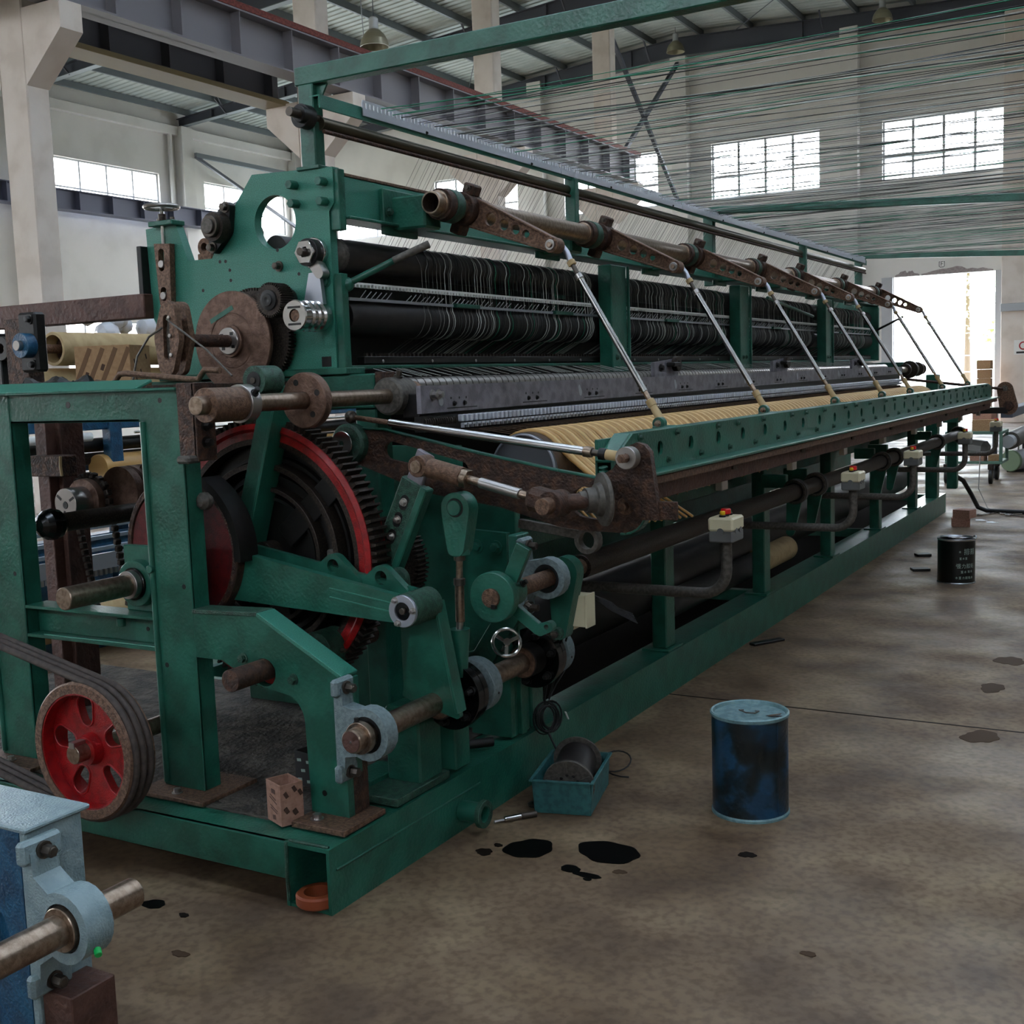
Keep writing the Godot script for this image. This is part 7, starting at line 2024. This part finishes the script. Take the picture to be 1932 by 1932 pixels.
	print_on(c1, f1, V(0.10, 0.135, 0.08), 0, [[0.0, 0.105, 0.025, 0.014, 0.0], [-0.003, 0.085, 0.04, 0.003, -0.3], [-0.003, 0.075, 0.05, 0.003, -0.3], [0.0, 0.05, 0.05, 0.003, -0.25], [0.0, 0.042, 0.045, 0.003, -0.25], [0.0, 0.02, 0.02, 0.015, 0.2]], M.brown_primer)
	print_on(c1, f1, V(0.10, 0.135, 0.08), 1, [[-0.02, 0.10, 0.012, 0.02, 0.5], [0.01, 0.115, 0.012, 0.02, 0.5], [0.03, 0.10, 0.012, 0.02, 0.5], [-0.02, 0.05, 0.012, 0.02, 0.5], [0.01, 0.04, 0.015, 0.02, 0.5]], M.print_dark)
	var f2 := Transform3D(Basis(Vector3.UP, deg_to_rad(-12)), V(-2.58, 0.2135, -3.13))
	var c2 := carton("parts_carton", f2.origin, V(0.17, 0.12, 0.12), deg_to_rad(-12), M.carton_black, true, "open black carton with small white labels behind the pinkish one")
	var mk := []
	for i in 3:
		for j in 3: mk.append([-0.06 + i * 0.05 + (0.02 if j % 2 else 0.0), 0.02 + j * 0.035, 0.022, 0.010, 0.15])
	print_on(c2, f2, V(0.17, 0.12, 0.12), 0, mk, M.can_print)
	part("open_flap", MB.new().obox(f2.translated_local(V(0.03, 0.14, -0.06)).rotated_local(Vector3.RIGHT, -0.4), V(0.12, 0.06, 0.003), 0.0), M.kraft, c2)
	part("inner_lining", MB.new().obox(f2.translated_local(V(0.0, 0.06, -0.052)), V(0.16, 0.118, 0.002), 0.0), M.kraft, c2)
	var deck := struct("top_deck", MB.new().bx(-3.95, -3.03, 1.607, 1.622, -3.6, -3.0, 0.002), M.rust, "rusty plate lying over the top of the near frame", "plate")
	var f3 := Transform3D(Basis(Vector3.UP, deg_to_rad(20)), V(-3.74, 1.6225, -3.36))
	var c3 := carton("printed_carton", f3.origin, V(0.235, 0.165, 0.17), deg_to_rad(20), M.kraft, false, "tan striped carton on top of the near frame at the left")
	var st1 := []
	var st2 := []
	for i in 4: st1.append([-0.085 + i * 0.055, 0.0825, 0.018, 0.16, -0.45])
	print_on(c3, f3, V(0.235, 0.165, 0.17), 0, st1, M.print_stripe)
	for i in 3: st2.append([-0.07 + i * 0.07, 0.05 + 0.03 * (i % 2), 0.014, 0.025, -0.4])
	print_on(c3, f3, V(0.235, 0.165, 0.17), 0, st2, M.print_dark)
	print_on(c3, f3, V(0.235, 0.165, 0.17), 1, [[-0.05, 0.1, 0.008, 0.02, 0.4], [0.0, 0.06, 0.008, 0.02, 0.4], [0.05, 0.12, 0.008, 0.02, 0.4], [0.04, 0.04, 0.008, 0.02, 0.4], [-0.04, 0.03, 0.008, 0.02, 0.4]], M.print_dark)
	var cw := thing("crank_bar", V(-3.1, 1.622, -3.0), "bent rusty crank bar lying on top of the near frame", "tool")
	part("bar", MB.new().sweep([V(-3.41, 1.64, -2.98), V(-3.33, 1.632, -2.985), V(-3.30, 1.665, -2.99), V(-3.27, 1.668, -2.99), V(-2.96, 1.637, -3.0), V(-2.93, 1.637, -3.0), V(-2.90, 1.668, -3.0), V(-2.83, 1.664, -3.0)], 0.011, 10), M.rust_light, cw)
	var rg := thing("dark_cloth", V(-3.6, 1.622, -3.0), "dark oily cloth on top of the near frame", "cloth")
	var rb := MB.new()
	rng.seed = 15
	var gx := 14
	var gz := 8
	var hgt := func(i, j): return 1.6235 + 0.012 * (1 + sin(i * 0.9 + j * 0.5)) + 0.012 * (1 + sin(j * 1.3 - i * 0.4)) if i > 0 and j > 0 and i < gx and j < gz else 1.624
	for i in gx:
		for j in gz:
			var q := []
			for o in [[0, 0], [1, 0], [1, 1], [0, 1]]:
				q.append(V(-3.77 + 0.3 * (i + o[0]) / gx, hgt.call(i + o[0], j + o[1]), -2.93 - 0.13 * (j + o[1]) / gz))
			var nn: Vector3 = (q[1] - q[0]).cross(q[3] - q[0]).normalized()
			if nn.y < 0: nn = -nn
			rb.quad(q[0], q[1], q[2], q[3], nn)
	part("cloth", rb, M.oily_black, rg)
	var al := thing("hex_key", V(-4.33, 1.36, -3.79), "bent steel hex key lying on the grey motor plate", "tool")
	part("key", MB.new().sweep([V(-4.0, 1.385, -3.8), V(-3.86, 1.395, -3.8), V(-3.845, 1.39, -3.8), V(-3.84, 1.375, -3.8), V(-3.84, 1.35, -3.8)], 0.008, 6), M.bolt_steel, al)
	# far end of the aisle
	for q in [[-1.87, 0.0, -12.25, 0.2, "lower"], [-1.835, 0.085, -12.25, -0.3, "upper"]]:
		carton("wood_block", V(q[0], q[1], q[2]), V(0.17, 0.083, 0.15), q[3], M.kraft_pink, false, "small brown box under the far end of the machine, the %s one" % q[4])
	var hose := thing("black_hose", V(-1.9, 0, -14.0), "thick black hose curving down to the floor beyond the machine", "hose")
	part("hose", MB.new().sweep([V(-2.05, 0.42, -13.1), V(-2.0, 0.36, -13.25), V(-1.93, 0.2, -13.35), V(-1.87, 0.06, -13.4), V(-1.78, 0.025, -13.4), V(-1.5, 0.025, -13.35), V(-1.0, 0.025, -13.3)], 0.024, 12), M.black_rubber, hose)
	var tl := [[-1.81, -13.1, -1.64, -13.45, "longest"], [-1.6, -13.25, -1.42, -13.3, "right"], [-1.54, -13.15, -1.45, -13.4, "middle"]]
	for q in tl:
		solo("spanner", MB.new().bar(V(q[0], 0.012, q[1]), V(q[2], 0.012, q[3]), 0.03, 0.012).cyl(V(q[0], 0.004, q[1]), V(q[0], 0.022, q[1]), 0.03, 14), M.chrome, "bright spanner on the floor beyond the machine, the %s one" % q[4], "tool", "tools on the floor beyond the machine")
	for q in [[-1.753, -12.747, "left"], [-1.632, -12.60, "right"]]:
		solo("paper_scrap", MB.new().prism(blob(Vector2(q[0], q[1]), 0.06, 0.05, 9, 0.4), [], Transform3D(Basis(Vector3.RIGHT, Vector3.BACK, Vector3.DOWN), V(0, 0.004, 0)), 0.002), M.white, "white paper scrap on the floor in front of the spanners, the %s one" % q[2], "paper")
	solo("wire_lead", MB.new().sweep([V(-2.02, 0.55, -14.6), V(-1.95, 0.2, -14.0), V(-1.8, 0.03, -13.6), V(-1.62, 0.012, -13.3), V(-1.3, 0.01, -13.0)], 0.006, 6), M.bolt_steel, "thin lead running down to the tools on the floor", "cable")
	var ct := thing("trolley", V(-2.25, 0, -16.9), "green steel trolley on castors with cartons, beyond the machine", "trolley")
	part("deck", MB.new().bx(-2.75, -2.03, 0.265, 0.30, -17.3, -16.65, 0.006), M.cart_green, ct)
	part("top_shelf", MB.new().bx(-2.75, -2.03, 0.66, 0.70, -17.3, -16.65, 0.006), M.cart_green, ct)
	for x in [-2.73, -2.05]:
		for z in [-17.28, -16.67]:
			part("post", MB.new().bx(x - 0.02, x + 0.02, 0.3, 0.66, z - 0.02, z + 0.02, 0.003), M.cart_green, ct)
			var cx: float = -2.17 if x > -2.4 else x
			var wl := part("castor_wheel", MB.new().cyl(V(cx - 0.02, 0.10, z), V(cx + 0.02, 0.10, z), 0.10, 28), M.black_rubber, ct)
			part("wheel_centre", MB.new().cyl(V(cx - 0.024, 0.10, z), V(cx + 0.024, 0.10, z), 0.075, 24), M.conduit, wl)
			part("castor_fork", MB.new().bx(cx - 0.035, cx + 0.035, 0.19, 0.265, z - 0.05, z + 0.05, 0.006), M.gear_steel, ct)
	carton("shelf_carton", V(-2.27, 0.70, -16.85), V(0.33, 0.15, 0.24), 0.15, M.kraft, false, "tan carton on the top shelf of the trolley")
	carton("shelf_carton", V(-2.3, 0.85, -17.0), V(0.25, 0.10, 0.22), -0.2, M.kraft_pink, false, "pinkish carton lying on the tan one on the trolley")
	carton("shelf_carton", V(-2.15, 0.30, -16.85), V(0.16, 0.08, 0.2), 0.1, M.kraft, false, "small tan carton on the lower deck of the trolley, right")
	carton("shelf_carton", V(-2.35, 0.30, -16.85), V(0.18, 0.08, 0.2), -0.1, M.kraft_pink, false, "small brown carton on the lower deck of the trolley, left")
	var bg := solo("grey_bundle", MB.new().bar(V(-2.55, 0.49, -17.0), V(-2.22, 0.45, -16.85), 0.2, 0.2, Vector3.UP, 0.06), M.box_grey, "grey wrapped bundle inside the trolley", "bundle")
	var mo := thing("electric_motor", V(-2.15, 0, -18.6), "green electric motor standing on the floor right of the trolley", "motor")
	part("body", MB.new().cyl(V(-2.12, 0.17, -18.5), V(-1.97, 0.17, -18.95), 0.15, 36), M.door_steel, mo)
	part("end_cover", MB.new().cyl(V(-2.14, 0.17, -18.44), V(-2.12, 0.17, -18.5), 0.155, 36, 0.01), M.motor_green, mo)
	part("foot", MB.new().bx(-2.2, -1.9, 0.0, 0.03, -18.9, -18.55, 0.004), M.oily_black, mo)
	part("lifting_eye", MB.new().pipe(V(-2.07, 0.345, -18.7), V(-2.05, 0.345, -18.7), 0.03, 0.015, 16), M.steel_bright, mo)
	var gr := thing("long_roll", V(-2.0, 0.3, -21.0), "long grey wrapped roll lying beyond the trolley at the right edge", "roll")
	part("wrap", MB.new().cyl(V(-2.02, 0.53, -17.4), V(-2.02, 0.53, -25.0), 0.12, 28), M.conduit, gr)
	part("bare_end", MB.new().cyl(V(-2.02, 0.53, -17.1), V(-2.02, 0.53, -17.4), 0.085, 28), M.door_steel, gr)
	for z in [-20.5, -23.5]: part("trestle", MB.new().bx(-2.2, -1.84, 0.0, 0.42, z - 0.05, z + 0.05, 0.01), M.oily_black, gr)
	var dk := thing("dark_pipe", V(-2.0, 0.8, -21.0), "dark square duct on posts above the long grey roll", "duct")
	part("duct", MB.new().bx(-2.1, -1.95, 0.86, 0.98, -26.0, -17.0, 0.006), M.steel_dark, dk)
	for z in [-17.5, -22.0, -25.8]: part("support", MB.new().bx(-2.26, -2.2, 0.0, 0.98, z - 0.03, z + 0.03, 0.004).bx(-2.2, -2.1, 0.9, 0.96, z - 0.03, z + 0.03, 0.004), M.steel_dark, dk)
	for i in 7:
		carton("door_carton", V(-4.5, 0.24 * i, -33.2), V(0.34, 0.235, 0.4), 0.03 * (i % 3 - 1), M.kraft if i > 3 else M.kraft_pink, false, "carton of the tall stack at the right door jamb, %s from the floor" % ["first", "second", "third", "fourth", "fifth", "sixth", "seventh"][i])

func can_print(can: Node3D, c: Vector3) -> void:
	# pale brush lettering of the can, stroke by stroke
	var glyph := {
		"qiang": [[0, .9, .35, .9], [.35, .9, .35, .7], [0, .7, .35, .7], [0, .7, 0, .5], [0, .5, .35, .5], [.35, .5, .3, .1], [.3, .1, .18, .16], [.5, .95, .9, .95], [.9, .95, .9, .77], [.5, .77, .9, .77], [.5, .95, .5, .77], [.45, .62, .95, .62], [.95, .62, .95, .36], [.45, .36, .95, .36], [.45, .62, .45, .36], [.7, .72, .7, .12], [.42, .1, .95, .14], [.85, .22, .98, .04]],
		"li": [[.1, .7, .9, .7], [.9, .7, .8, .06], [.8, .06, .62, .14], [.5, .97, .45, .5], [.45, .5, .08, .04]],
		"jiao": [[.1, .9, .35, .9], [.35, .9, .35, .06], [.1, .9, .1, .4], [.1, .4, .02, .04], [.1, .65, .35, .65], [.1, .42, .35, .42], [.7, .98, .76, .85], [.48, .8, .98, .8], [.6, .7, .5, .56], [.85, .7, .97, .56], [.86, .5, .48, .04], [.6, .5, .99, .04]],
		"zhan": [[.2, .95, .2, .05], [.03, .6, .4, .6], [.05, .85, .12, .7], [.36, .88, .28, .7], [.2, .55, .03, .25], [.2, .55, .38, .3], [.7, .95, .7, .5], [.7, .75, .95, .75], [.52, .5, .92, .5], [.92, .5, .92, .08], [.52, .08, .92, .08], [.52, .5, .52, .08]],
		"pai": [[.15, .95, .15, .1], [.15, .1, .05, .18], [.02, .75, .32, .75], [.02, .4, .32, .5], [.52, .95, .5, .05], [.78, .95, .78, .05], [.35, .78, .52, .78], [.35, .52, .52, .52], [.35, .25, .52, .3], [.78, .78, .97, .78], [.78, .52, .97, .52], [.78, .27, .97, .27]],
		"zhong": [[.05, .9, .95, .95], [.05, .75, .95, .75], [.2, .6, .8, .6], [.8, .6, .8, .35], [.2, .35, .8, .35], [.2, .6, .2, .35], [.2, .48, .8, .48], [.5, .95, .5, .05], [.12, .2, .88, .2], [.02, .05, .98, .05]],
		"ben": [[.05, .7, .95, .7], [.5, .97, .5, .03], [.5, .7, .05, .2], [.5, .7, .95, .2], [.3, .25, .7, .25]]}
	var to_cam := Vector2(0.154, 0.988)
	var right := Vector2(0.988, -0.154)
	var r := 0.1315
	var at := func(u: float, y: float) -> Vector3:
		var t := u / r
		var d := to_cam * cos(t) + right * sin(t)
		return c + V(d.x * r, y, d.y * r)
	var rows := [[["ben"], 0.018, 0.232, 0.016, 0.02], [["pai", "pai"], 0.055, 0.215, 0.045, 0.052], [["zhong", "ben", "zhong"], 0.022, 0.183, 0.016, 0.021], [["qiang", "li", "jiao", "zhan"], 0.0, 0.118, 0.032, 0.037], [["zhong", "ben"], 0.032, 0.083, 0.018, 0.024], [["zhan", "ben"], 0.085, 0.085, 0.018, 0.024], [["ben", "zhong", "li", "jiao", "zhan", "ben"], -0.006, 0.04, 0.018, 0.024]]
	for row in rows:
		var b := MB.new()
		var k := 0
		var s: float = row[3]
		for g in row[0]:
			for q in glyph[g]:
				var p0: Vector3 = at.call(row[1] + k * row[4] + q[0] * s, row[2] + q[1] * s * 1.15)
				var p1: Vector3 = at.call(row[1] + k * row[4] + q[2] * s, row[2] + q[3] * s * 1.15)
				var nn := V(p0.x - c.x, 0, p0.z - c.z).normalized()
				b.bar(p0, p1, s * 0.085, 0.0008, nn, 0.0)
			k += 1
		part("printed_line", b, M.can_print, can)
